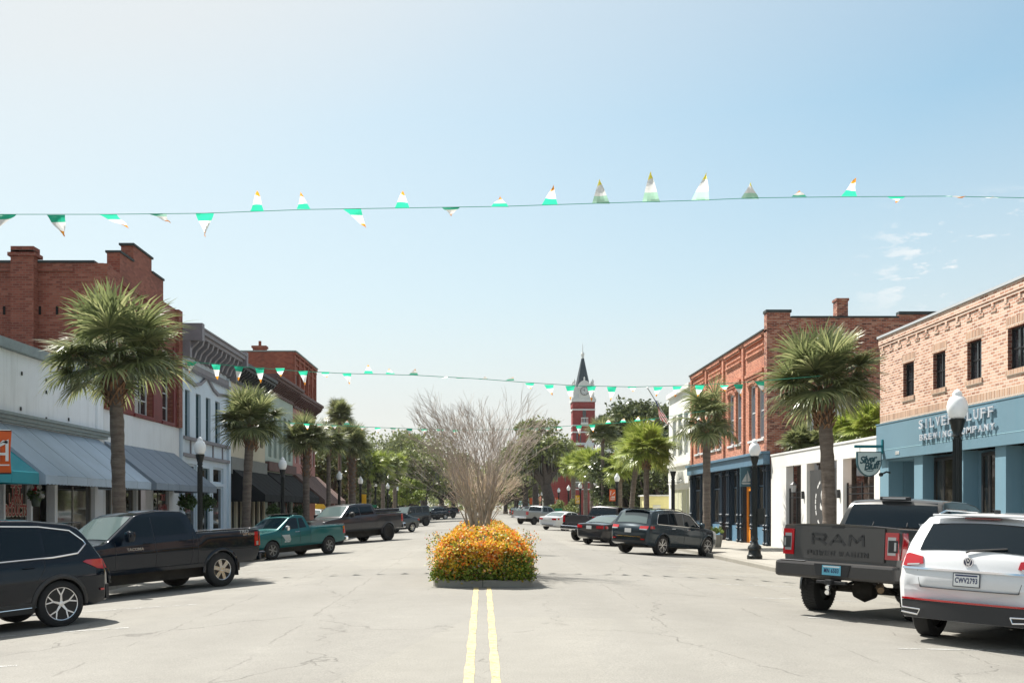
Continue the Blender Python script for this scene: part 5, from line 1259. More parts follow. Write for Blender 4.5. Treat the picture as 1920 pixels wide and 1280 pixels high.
B1 = [(14,402,-5,38),(105,403,20,43),(202,402,25,15),(295,401,32,24),(384,400,-8,35),(482,396,10,-25,13),(569,392,4,-16,13),(660,392,22,26),(754,390,5,-19,14),(845,389,3,26),(937,388,0,-4),(1031,384,3,-22,15),(1127,382,-2,-48),(1221,379,-2,-55),(1313,376,5,-42),(1406,373,9,-40),(1499,369,10,-22,15),(1592,368,-5,-19,15),(1680,369,20,-3),(1770,368,18,14),(1860,370,20,-12)]
bunting('nearest string of green, white and orange pennants blown upward across the open sky', 11.6, [(-440, 392), (-200, 401), (14, 402), (200, 402), (384, 400), (570, 393), (760, 390), (945, 387), (1130, 381), (1300, 376), (1420, 371), (1600, 369), (1770, 368), (1920, 371), (2240, 380)], B1, 17, 50, 1, .0040)
B2 = [(318,674,-1,22),(360,678,-2,25),(405,683,0,27),(448,687,1,27),(487,689,2,29),(525,690,-3,13),(568,695,2,26),(609,697,0,7),(650,699,3,19),(691,700,2,-13),(732,701,0,-6),(775,703,2,-15),(830,709,10,0),(862,709,5,-5),(907,711,3,-8),(955,713,8,-9),(993,718,3,8),(1029,721,8,18),(1069,723,2,26),(1109,723,1,28),(1147,725,0,25),(1185,725,6,6),(1234,725,0,16),(1270,724,0,18),(1312,722,0,20),(1358,722,8,8),(1384,720,2,25),(1424,715,3,22)]
bunting('second string of tricolour pennants stretched between the two nearest palms', 27.2, [(238, 668), (315, 674), (350, 678), (405, 682), (450, 687), (490, 690), (568, 696), (650, 700), (775, 703), (900, 710), (990, 717), (1085, 723), (1190, 725), (1300, 722), (1400, 716), (1545, 704)], B2, 9, 29, 2, .008)
B3 = [(548,792,1,9),(575,794,0,10),(600,795,0,6),(627,797,2,8),(650,796,0,-10),(680,799,0,8),(708,801,0,10),(737,802,2,9),(768,803,0,13),(796,804,-1,8),(825,805,1,8),(853,806,0,8),(1003,803,0,8),(1026,802,0,7),(1050,801,-4,5),(1085,797,2,20),(1110,796,3,14),(1140,794,0,-7),(1168,791,0,-6),(1195,789,0,-8),(1222,785,2,6)]
bunting('farthest string of small tricolour pennants low over the street', 42, [(470, 785), (548, 792), (627, 797), (708, 801), (796, 804), (880, 806), (980, 804), (1085, 797), (1180, 791), (1250, 781), (1322, 770)], B3, 6, 15, 3, .010)
# ---------------------------------------------------------------- leafy trees
m_oakb = M_('oak bark', (.075, .06, .05), .9, var=.35, scale=4, bmp=.4, bscale=12)
def leafy(name, lab, x, y, H, Rr, ztr, mat, n=7000, ls=.16, seed=1, trunk=.35, blobs=22, flat=.75, moss=0, lean=0, lowc=.35, group=None, fork=4):
    t = thing(name, lab, 'tree', (x, y, -.15), group=group, local=False); rn = random.Random(seed); tk = MB(); cr = MB(); g = -.15
    c0 = Vector((x+lean, y, g+ztr+(H-ztr)*lowc)); bl = []
    for i in range(blobs):
        d = Vector((rn.gauss(0, 1), rn.gauss(0, 1), rn.gauss(0, .8))).normalized(); q = rn.uniform(.35, 1)**.7
        p = c0+Vector((d.x*Rr*q, d.y*Rr*q, d.z*(H-ztr)*.5*q+(H-ztr)*.15)); bl.append((p, Rr*rn.uniform(.20, .42)))
    tk.tube([(x, y, g), (x+lean*.2, y, g+ztr*.5), (x+lean*.5, y, g+ztr)], [trunk*1.25, trunk, trunk*.85], 10)
    fk = Vector((x+lean*.5, y, g+ztr))
    for i, (p, r) in enumerate(bl):
        m = fk.lerp(p, .5)+Vector((rn.gauss(0, .3), rn.gauss(0, .3), rn.uniform(-.2, .5)))
        s_ = trunk*rn.uniform(.25, .5); tk.tube([fk-Vector((0, 0, .3)), fk.lerp(m, .5)+Vector((0, 0, .1)), m, p], [s_*1.3, s_, s_*.7, s_*.15], 5, cap=False)
    for i in range(n):
        p, r = bl[rn.randrange(len(bl))]; d = Vector((rn.gauss(0, 1), rn.gauss(0, 1), rn.gauss(0, 1))).normalized()*r*(rn.random()**.4)*rn.choice((1, 1, 1, 1.25))
        leafq(cr, p+Vector((d.x, d.y, d.z*flat)), ls, rn)
    tk.build('trunk', m_oakb, t, smooth=True, fix=False); cr.build('crown', mat, t, fix=False)
    if moss:
        ms_ = MB()
        for i in range(moss):
            p, r = bl[rn.randrange(len(bl))]; q = p+Vector((rn.gauss(0, r*.7), rn.gauss(0, r*.7), -r*.4*rn.random())); L = rn.uniform(.5, 1.6); w_ = rn.uniform(.05, .14); a = rn.uniform(0, 3.14); s_ = Vector((math.cos(a), math.sin(a), 0))*w_
            ms_.add([q-s_, q+s_, q+s_*.6-Vector((0, 0, L*.6)), q-Vector((0, 0, L)), q-s_*.6-Vector((0, 0, L*.5))], [(0, 1, 2, 3, 4)])
        ms_.build('moss_foliage', leaf_mat('spanish moss', [(0, (.12, .13, .10)), (1, (.26, .27, .21))], .9, .2) if 'spanish moss' not in MATS else MATS['spanish moss'], t, fix=False)
    return t
l_oak = leaf_mat('oak leaves', [(0, (.09, .11, .035)), (.5, (.18, .21, .065)), (.85, (.28, .32, .10)), (1, (.38, .41, .18))])
l_pale = leaf_mat('pale oak leaves', [(0, (.13, .15, .06)), (.5, (.21, .24, .10)), (1, (.34, .37, .17))])
l_mag = leaf_mat('magnolia leaves', [(0, (.045, .06, .02)), (.5, (.085, .11, .04)), (.85, (.15, .18, .06)), (1, (.25, .27, .14))], .35, .15, .5)
l_lime = leaf_mat('lime leaves', [(0, (.14, .19, .03)), (.5, (.22, .28, .05)), (1, (.34, .38, .10))])
G = 'street trees beyond the palms'
leafy('oak_tree', 'dark oak with heavy forked trunk and hanging moss left of the clock tower', PX(1036, 125), 125, 12.0, 4.3, 4.5, l_oak, 8000, .22, 1, .75, 24, moss=500, lean=-1.7, group=G)
leafy('oak_tree', 'pale green oak crown just left of the clock tower, behind the mossy oak', PX(1004, 150), 150, 14.5, 5.2, 5, l_pale, 6000, .22, 2, .5, 18, moss=200, group=G)
leafy('oak_tree', 'pale oak at the right side, nearest to the bare crape myrtle', PX(985, 165), 165, 12.5, 6.0, 4.5, l_pale, 7000, .24, 3, .5, 22, moss=200, group=G)
leafy('oak_tree', 'rounded oak at the left side, next to the bare crape myrtle', PX(795, 140), 140, 11.5, 6.2, 4.0, l_oak, 9000, .22, 4, .5, 26, moss=300, group=G)
leafy('oak_tree', 'pale feathery oak at the left, behind the short palms', PX(752, 150), 150, 14.5, 6.0, 5.0, l_pale, 6000, .22, 5, .45, 20, moss=150, group=G)
leafy('oak_tree', 'dark oak at the left with a leaning limb over the dark suv', PX(775, 118), 118, 8.5, 4.6, 3.4, l_oak, 6000, .2, 6, .5, 20, moss=200, lean=.8, group=G)
leafy('shrub_tree', 'lime green young tree beneath the oaks on the left', PX(765, 112), 112, 5.4, 2.6, 1.8, l_lime, 3500, .16, 7, .14, 14, moss=0, group=G)
leafy('evergreen_tree', 'dense dark evergreen behind the brown canopy at the left', PX(625, 84), 84, 9.0, 4.0, 1.5, l_mag, 8000, .18, 8, .3, 26, group=G, lowc=.25)
leafy('evergreen_tree', 'mid green evergreen behind the criss-crossed palm trunk', PX(665, 100), 100, 9.5, 4.4, 1.8, l_oak, 7000, .2, 9, .3, 24, group=G, lowc=.3)
leafy('evergreen_tree', 'dark evergreen filling the gap behind the short palms on the left', PX(712, 122), 122, 8.0, 5.0, 1.4, l_mag, 7000, .22, 10, .3, 24, group=G, lowc=.25)
leafy('magnolia_tree', 'glossy dark magnolia behind the orange banner on the right', PX(1175, 82), 82, 6.6, 3.4, .8, l_mag, 11000, .15, 11, .3, 30, group=G, lowc=.30)
leafy('magnolia_tree', 'dark magnolia between the leaning palm and the stucco building', PX(1238, 80), 80, 8.4, 3.1, .8, l_mag, 11000, .15, 12, .3, 30, group=G, lowc=.35)
leafy('magnolia_tree', 'tall magnolia crown rising above the palms beneath the flag', PX(1205, 98), 98, 13.3, 4.0, 6.5, l_mag, 8000, .18, 13, .35, 24, group=G, lowc=.30)
leafy('oak_tree', 'far oak closing the street end on the left side', PX(850, 235), 235, 12.0, 8.5, 3.0, l_oak, 6000, .34, 14, .5, 22, moss=100, group=G)
leafy('oak_tree', 'far oak closing the street end on the right side', PX(948, 240), 240, 12.5, 9.0, 2.6, l_pale, 6000, .34, 15, .5, 22, moss=100, group=G)
leafy('oak_tree', 'far oak behind the bare crape myrtle at the end of the street', PX(897, 330), 330, 11.5, 11, 2.5, l_oak, 6000, .42, 16, .5, 22, group=G)
leafy('oak_tree', 'spreading oak on the left between the off-road car and the street end', PX(828, 185), 185, 11.5, 6.5, 3.2, l_oak, 7000, .26, 31, .5, 24, moss=120, group=G)
leafy('oak_tree', 'green oak on the right just beyond the mossy oak, over the far parked row', PX(968, 205), 205, 12.5, 7.0, 3.2, l_oak, 7000, .28, 32, .5, 24, moss=120, group=G)
wd = MB(); rn = random.Random(77)
for i in range(9000):
    a = rn.uniform(-1, 1); x = a*170; y = 345+rn.uniform(-25, 40); z = rn.random()**.7*(9+2.5*math.sin(x*.09)+2*math.sin(x*.23+1))
    leafq(wd, Vector((x, y, z)), .9, rn)
tag(wd.build('treeline', l_oak, fix=False), 'distant woodland closing the horizon at the end of the street', 'woodland', kind='stuff')
leafy('shrub', 'low clipped green shrub behind the white sedan', PX(1060, 100), 100, 2.6, 1.6, .2, l_oak, 2500, .12, 20, .1, 14, group=None)
# ---------------------------------------------------------------- vehicles
def carpaint(name, c, metal=.3, rough=.25, coat=1, flake=True):
    if name in MATS: return MATS[name]
    m, nt, b = nodes(name); co = objco(nt)
    n = noise(nt, 1.5, 5, .6, co)
    dust = tuple(x*.95+.002 for x in c); b.inputs['Specular IOR Level'].default_value = .15
    nt.links.new(mixc(nt, ramp(nt, n, [(.45, 0.), (.75, .35)]), c, dust), b.inputs['Base Color'])
    b.inputs['Metallic'].default_value = metal; b.inputs['Roughness'].default_value = rough
    b.inputs['Coat Weight'].default_value = coat; b.inputs['Coat Roughness'].default_value = .03; b.inputs['Coat IOR'].default_value = 1.36
    return m
m_tyre = M_('tyre rubber', (.018, .018, .018), .85, bmp=.3, bscale=60); m_blk = M_('black plastic', (.022, .022, .023), .6); m_alloy = M_('alloy silver', (.62, .62, .63), .25, .9)
m_alblk = M_('dark alloy', (.02, .02, .02), .35, .5); m_chr = M_('chrome', (.80, .81, .83), .08, 1); m_tint = glass_mat('tinted car glass', (.003, .009, .014), .02, 0, .3)
m_clear = glass_mat('light car glass', (.10, .14, .14), .03, 0, 1.0); m_tail = M_('red tail lamp', (.42, .006, .010), .12, coat=1); m_taild = M_('dark red lens', (.16, .004, .006), .12, coat=1)
m_lens = M_('clear lamp lens', (.40, .41, .41), .1, .3, coat=1); m_amb = M_('amber lens', (.7, .22, .01), .15, coat=1); m_under = M_('underbody', (.03, .026, .02), .8, var=.4); m_rust = M_('exhaust metal', (.22, .16, .10), .5, .6)
m_disc = M_('brake disc', (.12, .11, .10), .5, .7)
def lerp_pts(P, x, k=1):
    if x <= P[0][0]: return P[0][k]
    for a, b in zip(P, P[1:]):
        if x <= b[0]: return a[k]+(b[k]-a[k])*(x-a[0])/(b[0]-a[0]) if b[0] > a[0] else b[k]
    return P[-1][k]
class Body:
    def __init__(s, W, zb, top, belt, plan, tumble=.17, crown=.04, bow=.09, bulge=.03, r=.05):
        s.W, s.zb, s.tp, s.bp, s.pl, s.tu, s.cr, s.bow, s.bu, s.r = W, zb, top, belt, plan, tumble, crown, bow, bulge, r
        s.x0, s.x1 = top[0][0], top[-1][0]; s.zmax = max(p[1] for p in top)
    def top(s, x): return lerp_pts(s.tp, x)
    def belt(s, x): return lerp_pts(s.bp, x)
    def bot(s, x): return lerp_pts(s.zb, x) if isinstance(s.zb, list) else s.zb
    def hw(s, x, z):
        w = s.W/2*lerp_pts(s.pl, x); be = s.belt(x); zb = s.bot(x)
        if z <= be:
            q = max(0, min(1, (z-zb)/max(.01, be-zb)))
            f = lerp_pts([(0, .905), (.12, .950), (.36, .980), (.58, .998), (.64, 1.0), (.70, .988), (.84, .978), (.93, .962), (1, .935)], q)
        else: f = .935-s.tu*(z-be)/max(.2, s.zmax-be)
        return w*f
    def D(s, p):
        L = (s.x1-s.x0)/2; xm = (s.x1+s.x0)/2; u = (p.x-xm)/L
        p.x -= math.copysign(1, u)*s.bow*min(1, abs(u))**6*(p.y/(s.W/2))**2; return p
    def ring(s, x):
        t = s.top(x); be = s.belt(x); zb = s.bot(x); r = s.r; cr = s.cr; ze = t-cr-r
        zs = min(be, ze); P = [(0, zb), (s.hw(x, zb)*.9, zb)]
        for k in range(15): z = zb+(zs-zb)*k/14; P.append((s.hw(x, z), z))
        for k in range(1, 6): z = zs+(ze-zs)*k/5; P.append((s.hw(x, z), z))
        we = s.hw(x, ze); wt = we-r
        for k in (1, 2, 3): a = math.pi/2*k/3; P.append((wt+r*math.cos(a), ze+r*math.sin(a)))
        for k in range(1, 7): y = wt*(1-k/6); P.append((y, t-cr*(y/wt)**2))
        return P
    def topz(s, x, y):
        t = s.top(x); ze = t-s.cr-s.r; wt = s.hw(x, ze)-s.r; return t-s.cr*min(1.5, (y/wt)**2)
    def mesh(s, name, mats, wells, cuts=()):
        xs = sorted({round(p[0], 4) for p in s.tp}|{round(s.x0+.09*i, 4) for i in range(int((s.x1-s.x0)/.09)+1)}|{round(p[0], 4) for p in s.pl if s.x0 <= p[0] <= s.x1})
        vs = []; n = None
        for x in xs:
            P = s.ring(x); full = P+[(-y, z) for y, z in P[-2:0:-1]]; n = len(full)
            vs += [tuple(s.D(Vector((x, y, z)))) for y, z in full]
        k = len(xs); fs = [(i*n+j, (i+1)*n+j, (i+1)*n+(j+1) % n, i*n+(j+1) % n) for i in range(k-1) for j in range(n)]
        mb = MB(); mb.add(vs, fs)
        for base, flip in ((0, False), ((k-1)*n, True)):
            c = Vector((0, 0, 0)); 
            for j in range(n): c += Vector(vs[base+j])/n
            ci = len(mb.v); mb.v.append(tuple(c))
            for j in range(n):
                f = (base+j, base+(j+1) % n, ci); mb.f.append(f if not flip else f[::-1]); mb.m.append(0)
        me = mb.mesh(name, mats); bm = bmesh.new(); bm.from_mesh(me)
        bmesh.ops.remove_doubles(bm, verts=bm.verts, dist=.0004); bmesh.ops.dissolve_degenerate(bm, edges=bm.edges, dist=.0003); bmesh.ops.recalc_face_normals(bm, faces=bm.faces); bm.to_mesh(me); bm.free()
        o = bpy.data.objects.new(name, me); C.objects.link(o); cs = []
        for (x, z, rr, y0, y1) in wells:
            c = MB(); c.lathe([(rr, y0), (rr, y1)], (0, 0, 0), 40, 1, 'y'); c.v = [(v[0]+x, v[1], v[2]+z) for v in c.v]; c.m = [1]*len(c.f); cs.append(c)
        for b in cuts: c = MB(); c.box(*b, 1); cs.append(c)
        tmp = []
        for c in cs:
            cm = c.mesh('cut', mats); bm = bmesh.new(); bm.from_mesh(cm); bmesh.ops.recalc_face_normals(bm, faces=bm.faces); bm.to_mesh(cm); bm.free()
            co = bpy.data.objects.new('cut', cm); C.objects.link(co); tmp.append(co)
            md = o.modifiers.new('b', 'BOOLEAN'); md.operation = 'DIFFERENCE'; md.object = co; md.solver = 'EXACT'
        dg = bpy.context.evaluated_depsgraph_get(); dg.update()
        me2 = bpy.data.meshes.new_from_object(o.evaluated_get(dg), depsgraph=dg)
        bpy.data.objects.remove(o)
        for co in tmp: bpy.data.objects.remove(co)
        me2.name = name; return me2
    # surface points
    def side(s, x, z, sg, off=0): return s.D(Vector((x, sg*(s.hw(x, z)+off), z)))
    def end_x(s, z, y, e):
        # x on the rear (e=-1) or front (e=+1) silhouette where the surface has height z
        xe = s.x0 if e < 0 else s.x1
        if s.topz(xe, y) >= z: return xe
        step = .01*(-e); x = xe
        for i in range(400):
            if s.topz(x, y) >= z: return x
            x += step
        return x
    def end(s, y, z, e, off=0): x = s.end_x(z, y, e); return s.D(Vector((x, y, z)))+Vector((e*off, 0, 0))
    def slope(s, x, yf, off=0):
        t = s.top(x); ze = t-s.cr-s.r; y = yf*(s.hw(x, ze)-s.r*.5); p = s.D(Vector((x, y, s.topz(x, y))))
        dz = (s.top(x+.05)-s.top(x-.05))/.1; nn = Vector((-dz, 0, 1)).normalized(); return p+nn*off
def vehicle(S):
    """builds a whole car from a table of measurements; returns its Empty"""
    B = Body(S['W'], S['zb'], S['top'], S['belt'], S['plan'], S.get('tu', .17), S.get('cr', .04), S.get('bow', .09), r=S.get('r', .05))
    t = thing(S['name'], '', 'car', local=True); pm = S['paint']; wb = S['wb']; wr = S['wr']; tr = S['W']/2; tw = S.get('tw', .24)
    L0 = B.x0; L1 = B.x1; yin = tr-tw-.13
    wells = [(x, wr*.98, wr*S.get('arch', 1.14), sg*yin, sg*(tr+.2)) for x in (-wb/2, wb/2) for sg in (-1, 1)]
    me = B.mesh('body', [pm, m_blk], wells, S.get('cuts', ()))
    body = link(me, 'body', t, smooth=True, angle=32, fix=False)
    # wheels
    for x in (-wb/2, wb/2):
        for sg in (-1, 1):
            y1 = sg*(tr-.02); y0 = sg*(tr-.02-tw); mb = MB(); cc = (0, 0, 0)
            rr = S.get('rim', wr*.66)
            prof = [(rr*.97, y0+sg*.01), (rr*1.08, y0), (wr*.9, y0+sg*.008), (wr*.985, y0+sg*.03), (wr, y0+sg*.06), (wr, y1-sg*.06), (wr*.985, y1-sg*.03), (wr*.9, y1-sg*.006), (rr*1.08, y1), (rr*1.0, y1-sg*.012), (rr*.97, y1-sg*.03)]
            mb.lathe(prof, cc, 40, 0, 'y'); nf = len(mb.f); mb.f = mb.f[:-2]; mb.m = mb.m[:-2]
            if S.get('tread'):
                for i in range(48):
                    a = 2*math.pi*i/48
                    for q in (0, 1):
                        aa = a+q*.06; c, s_ = math.cos(aa), math.sin(aa); yy = (y0+sg*.025, (y0+y1)/2) if q else ((y0+y1)/2, y1-sg*.025)
                        P = [(c*(wr-.01)-s_*.013, s_*(wr-.01)+c*.013), (c*(wr+.008)-s_*.011, s_*(wr+.008)+c*.011), (c*(wr+.008)+s_*.011, s_*(wr+.008)-c*.011), (c*(wr-.01)+s_*.013, s_*(wr-.01)-c*.013)]
                        mb.prism([(u, yy[0], v) for u, v in P], (0, yy[1]-yy[0], 0))
            mb.v = [(v[0]+x, v[1], v[2]+wr) for v in mb.v]
            wh = MB(); wh.lathe([(rr*.98, y1-sg*.03), (rr*.92, y1-sg*.09), (rr*.9, y0+sg*.05), (rr*.2, y0+sg*.05)], cc, 32, 0, 'y'); wh.v = [(v[0]+x, v[1], v[2]+wr) for v in wh.v]
            w_ = wh.build('wheel', m_alblk, t, smooth=True); mb.build('tyre', m_tyre, w_, smooth=True)
            # rim: lip, hub and spokes
            rm = MB(); yo = y1-sg*.018; n = S.get('spokes', 5); st = S.get('spoke', 'plain')
            rm.lathe([(rr*.99, yo-sg*.02), (rr*1.0, yo+sg*.004), (rr*.95, yo), (rr*.93, yo-sg*.035)], cc, 40, 0, 'y'); rm.f = rm.f[:-2]; rm.m = rm.m[:-2]
            rm.lathe([(0, yo-sg*.005), (rr*.16, yo-sg*.008), (rr*.20, yo-sg*.03), (rr*.2, yo-sg*.06)], cc, 20, 0, 'y')
            for i in range(n):
                a = 2*math.pi*(i+.25)/n
                def seg(r0, a0, r1, a1, w0, w1):
                    p = Vector((math.cos(a0)*r0, 0, math.sin(a0)*r0)); q = Vector((math.cos(a1)*r1, 0, math.sin(a1)*r1)); d = (q-p).normalized(); nn = Vector((-d.z, 0, d.x))
                    rm.prism([p-nn*w0+Vector((0, yo-sg*.012, 0)), p+nn*w0+Vector((0, yo-sg*.012, 0)), q+nn*w1+Vector((0, yo-sg*.004, 0)), q-nn*w1+Vector((0, yo-sg*.004, 0))], (0, -sg*.028, 0))
                if st == 'Y': seg(rr*.15, a, rr*.52, a, rr*.075, rr*.05); seg(rr*.50, a, rr*.95, a-.24, rr*.045, rr*.035); seg(rr*.50, a, rr*.95, a+.24, rr*.045, rr*.035)
                elif st == 'V': seg(rr*.15, a, rr*.95, a-.22, rr*.05, rr*.045); seg(rr*.15, a, rr*.95, a+.22, rr*.05, rr*.045)
                else: seg(rr*.15, a, rr*.95, a, rr*S.get('sw', .13), rr*S.get('sw2', .17))
            rm.v = [(v[0]+x, v[1], v[2]+wr) for v in rm.v]; rm.build('rim', S.get('rimmat', m_alloy), w_, smooth=True)
            dm = MB(); dm.lathe([(0, y1-sg*.11), (rr*.62, y1-sg*.11), (rr*.62, y1-sg*.13)], cc, 24, 0, 'y'); dm.v = [(v[0]+x, v[1], v[2]+wr) for v in dm.v]; dm.build('brake_disc', m_disc, w_)
    # underside
    mb = MB(); c0_ = S.get('chz', wr*.66); mb.box(-wb/2+.1, wb/2-.1, -tr*.62, tr*.62, c0_, (B.bot(0))+.06); mb.box(L0+.35, -wb/2-.25, -tr*.55, tr*.55, c0_+.05, B.bot(L0)+.08)
    for x in (-wb/2, wb/2): mb.tube([(x, -tr+.15, wr), (x, tr-.15, wr)], .045, 8)
    mb.build('chassis', m_under, t)
    def panel(nm, poly, fn, mat, off=.005, parent=body):
        """raised panel: a flat outline cut into small cells and laid on the body surface"""
        bm = bmesh.new(); vv = [bm.verts.new((p[0], p[1], 0)) for p in poly]; bm.faces.new(vv)
        for ax in (0, 1):
            lo = min(p[ax] for p in poly); hi = max(p[ax] for p in poly); n = int((hi-lo)/.13)
            for i in range(1, n+1):
                co = [0, 0, 0]; co[ax] = lo+(hi-lo)*i/(n+1); no = [0, 0, 0]; no[ax] = 1
                bmesh.ops.bisect_plane(bm, geom=bm.verts[:]+bm.edges[:]+bm.faces[:], plane_co=co, plane_no=no, dist=1e-5)
        ext = bmesh.ops.extrude_edge_only(bm, edges=[e for e in bm.edges if len(e.link_faces) == 1])
        low = {v for v in ext['geom'] if isinstance(v, bmesh.types.BMVert)}
        for v in bm.verts: v.co = fn(v.co.x, v.co.y, -.03 if v in low else off)
        me = bpy.data.meshes.new(nm); bm.to_mesh(me); bm.free(); me.materials.append(mat)
        return link(me, nm, parent, smooth=True, angle=30)
    # side windows
    for sg in (-1, 1):
        for g in S.get('glass', []):
            panel('side_window', g, lambda x, z, o, sg=sg: B.side(x, z, sg, o), S.get('sglass', m_tint), .007)
        if S.get('trimline'):
            P = [B.side(x, z, sg, .010) for x, z in dense(S['trimline'], .06)]; mb = MB(); mb.tube(P, S.get('trimr', .014), 5); mb.build('window_trim', S.get('trimmat', m_chr), body, smooth=True, fix=False)
        for line in S.get('seams', []):
            P = [B.side(x, z, sg, .0005) for x, z in dense(line, .05)]; mb = MB(); mb.tube(P, .005, 4); mb.build('door_seam', m_blk, body, fix=False)
        for line in S.get('chromelines', []):
            P = [B.side(x, z, sg, .006) for x, z in dense(line, .08)]; mb = MB(); mb.tube(P, .010, 5); mb.build('side_strip', m_chr, body, smooth=True, fix=False)
        for (x, z) in S.get('handles', []):
            mb = MB(); mb.tube([B.side(x-.09, z, sg, .004), B.side(x-.08, z, sg, .035), B.side(x+.08, z, sg, .035), B.side(x+.09, z, sg, .004)], .012, 6); mb.build('door_handle', S.get('hmat', pm), body, smooth=True)
        if 'mirror' in S:
            x, z = S['mirror']; q = B.side(x, z, sg, 0); ms = S.get('msize', 1)
            mb = MB(); mb.tube([q, q+Vector((0, sg*.12, .02))], .03, 6)
            mb.lathe([(.0, -.09*ms), (.07*ms, -.08*ms), (.10*ms, 0), (.09*ms, .07*ms), (0, .1*ms)], (0, 0, 0), 12)
            n0 = len(mb.v)-12*5; mb.v = mb.v[:n0]+[(q.x+v[0]*.75, q.y+sg*(.20*ms)+v[1]*1.15, q.z+.05+v[2]) for v in mb.v[n0:]]; mb.build('mirror', S.get('mmat', pm), body, smooth=True, angle=60)
        # wheel arch cladding
        if S.get('clad'):
            for x in (-wb/2, wb/2):
                mb = MB(); r0 = wr*S.get('arch', 1.14); r1 = r0+S['clad']; n = 24; vs = []
                for i in range(n+1):
                    a = math.pi*(-.02+1.04*i/n)
                    for r, o in ((r0-.01, -.04), (r0-.01, .022), (r0+.02, .03), (r1, .012), (r1, -.02)):
                        xx = x+math.cos(a)*r; zz = wr*.98+math.sin(a)*r; zc = max(zz, B.bot(xx)+.02); vs.append(B.side(xx, zc, sg, o)+Vector((0, 0, zz-zc)))
                mb.add(vs, [(i*5+j, i*5+j+1, (i+1)*5+j+1, (i+1)*5+j) for i in range(n) for j in range(4)]); mb.build('wheel_arch', S.get('cladmat', m_blk), body, smooth=True)
        if S.get('sill'):
            xa, xb = -wb/2+wr*1.15, wb/2-wr*1.15; z0 = B.bot(0); mb = MB()
            mb.grid(lambda u, v: tuple(B.side(xa+(xb-xa)*u, z0+(S['sill'])*v, sg, .018*(1-v)+.004)), 12, 3); mb.build('sill', S.get('cladmat', m_blk), body, smooth=True)
    # windscreen and rear window on the slopes
    if 'screen' in S:
        xa, xb, ya, yb = S['screen']; mb = MB(); mb.grid(lambda u, v: tuple(B.slope(xa+(xb-xa)*u, (2*v-1)*(ya+(yb-ya)*u), .008)), 8, 10); mb.build('windscreen', S.get('wglass', m_clear), body, smooth=True, fix=False)
    for (xa, xb, ya, yb) in S.get('rearglass', []):
        mb = MB(); mb.grid(lambda u, v: tuple(B.slope(xa+(xb-xa)*u, (2*v-1)*(ya+(yb-ya)*u), .010)), 8, 10); mb.build('rear_window', S.get('rglass', m_tint), body, smooth=True, fix=False)
    for nm, mt, e, poly, off in S.get('ends', []):
        mirror = [poly, [(-y, z) for y, z in poly]] if min(y for y, z in poly) > 0 else [poly]
        for pl in mirror:
            panel(nm, pl, lambda y, z, o, e=e: B.end(y, z, e, o), mt, off)
    for nm, mt, poly, off in S.get('sides', []):
        for sg in (-1, 1):
            panel(nm, poly, lambda x, z, o, sg=sg: B.side(x, z, sg, o), mt, off)
    for nm, mt, bx, bv in S.get('boxes', []):
        mb = MB()
        for b in bx: mb.box(*b)
        for o in mb.each(nm, mt, t, bevel=bv): pass
    for nm, mt, P, r, mirror in S.get('tubes', []):
        for sg in ((-1, 1) if mirror else (1,)):
            mb = MB(); mb.tube([(p[0], p[1]*sg, p[2]) for p in P], r, 8); mb.build(nm, mt, t, smooth=True)
    t['_B'] = 0; del t['_B']
    BOD[t.name] = (B, body)
    return t
BOD = {}
def dense(P, st):
    out = []
    for a, b in zip(P, P[1:]):
        n = max(1, int(math.hypot(b[0]-a[0], b[1]-a[1])/st))
        for i in range(n): out.append((a[0]+(b[0]-a[0])*i/n, a[1]+(b[1]-a[1])*i/n))
    return out+[P[-1]]
def endtext(t, txt, y, z, e, size, mat, off=.012, nm='badge', parent=None, x=None, **k):
    B, body = BOD[t.name]; xx = (B.end_x(z, y, e) if x is None else x)+e*off
    M = frame((xx, y, z), (0, -1, 0) if e < 0 else (0, 1, 0), (0, 0, 1)); return add_text(nm, txt, size, M, mat, parent or body, **k)
def sidetext(t, txt, x, z, sg, size, mat, off=.012, nm='badge', **k):
    B, body = BOD[t.name]; p = B.side(x, z, sg, off); M = frame(p, (-sg, 0, 0) , (0, 0, 1)) if sg < 0 else frame(p, (-1, 0, 0), (0, 0, 1))
    if sg < 0: M = frame(p, (1, 0, 0), (0, 0, 1))
    return add_text(nm, txt, size, M, mat, body, **k)
def plate(t, y, z, e, bg, txt, tc, x=None, w=.31, h=.155, frame_mat=None, band=None):
    B, body = BOD[t.name]; xx = (B.end_x(z, y, e) if x is None else x); mb = MB()
    mb.box(xx+e*.006, xx+e*.016, y-w/2-.012, y+w/2+.012, z-h/2-.012, z+h/2+.012); fr = mb.build('plate_frame', frame_mat or m_blk, body)
    mb = MB(); mb.box(xx+e*.017, xx+e*.020, y-w/2, y+w/2, z-h/2, z+h/2); pl = mb.build('number_plate', bg, fr)
    M = frame((xx+e*.023, y, z-.008), (0, -1, 0) if e < 0 else (0, 1, 0), (0, 0, 1)); add_text('plate_number', txt, .095, M, tc, pl, depth=.003, bold=.002, sx=.62, spacing=1.12)
    if band: mb = MB(); mb.box(xx+e*.0215, xx+e*.023, y-w/2+.02, y+w/2-.02, z+h/2-.03, z+h/2-.010); mb.build('plate_band', band, pl)
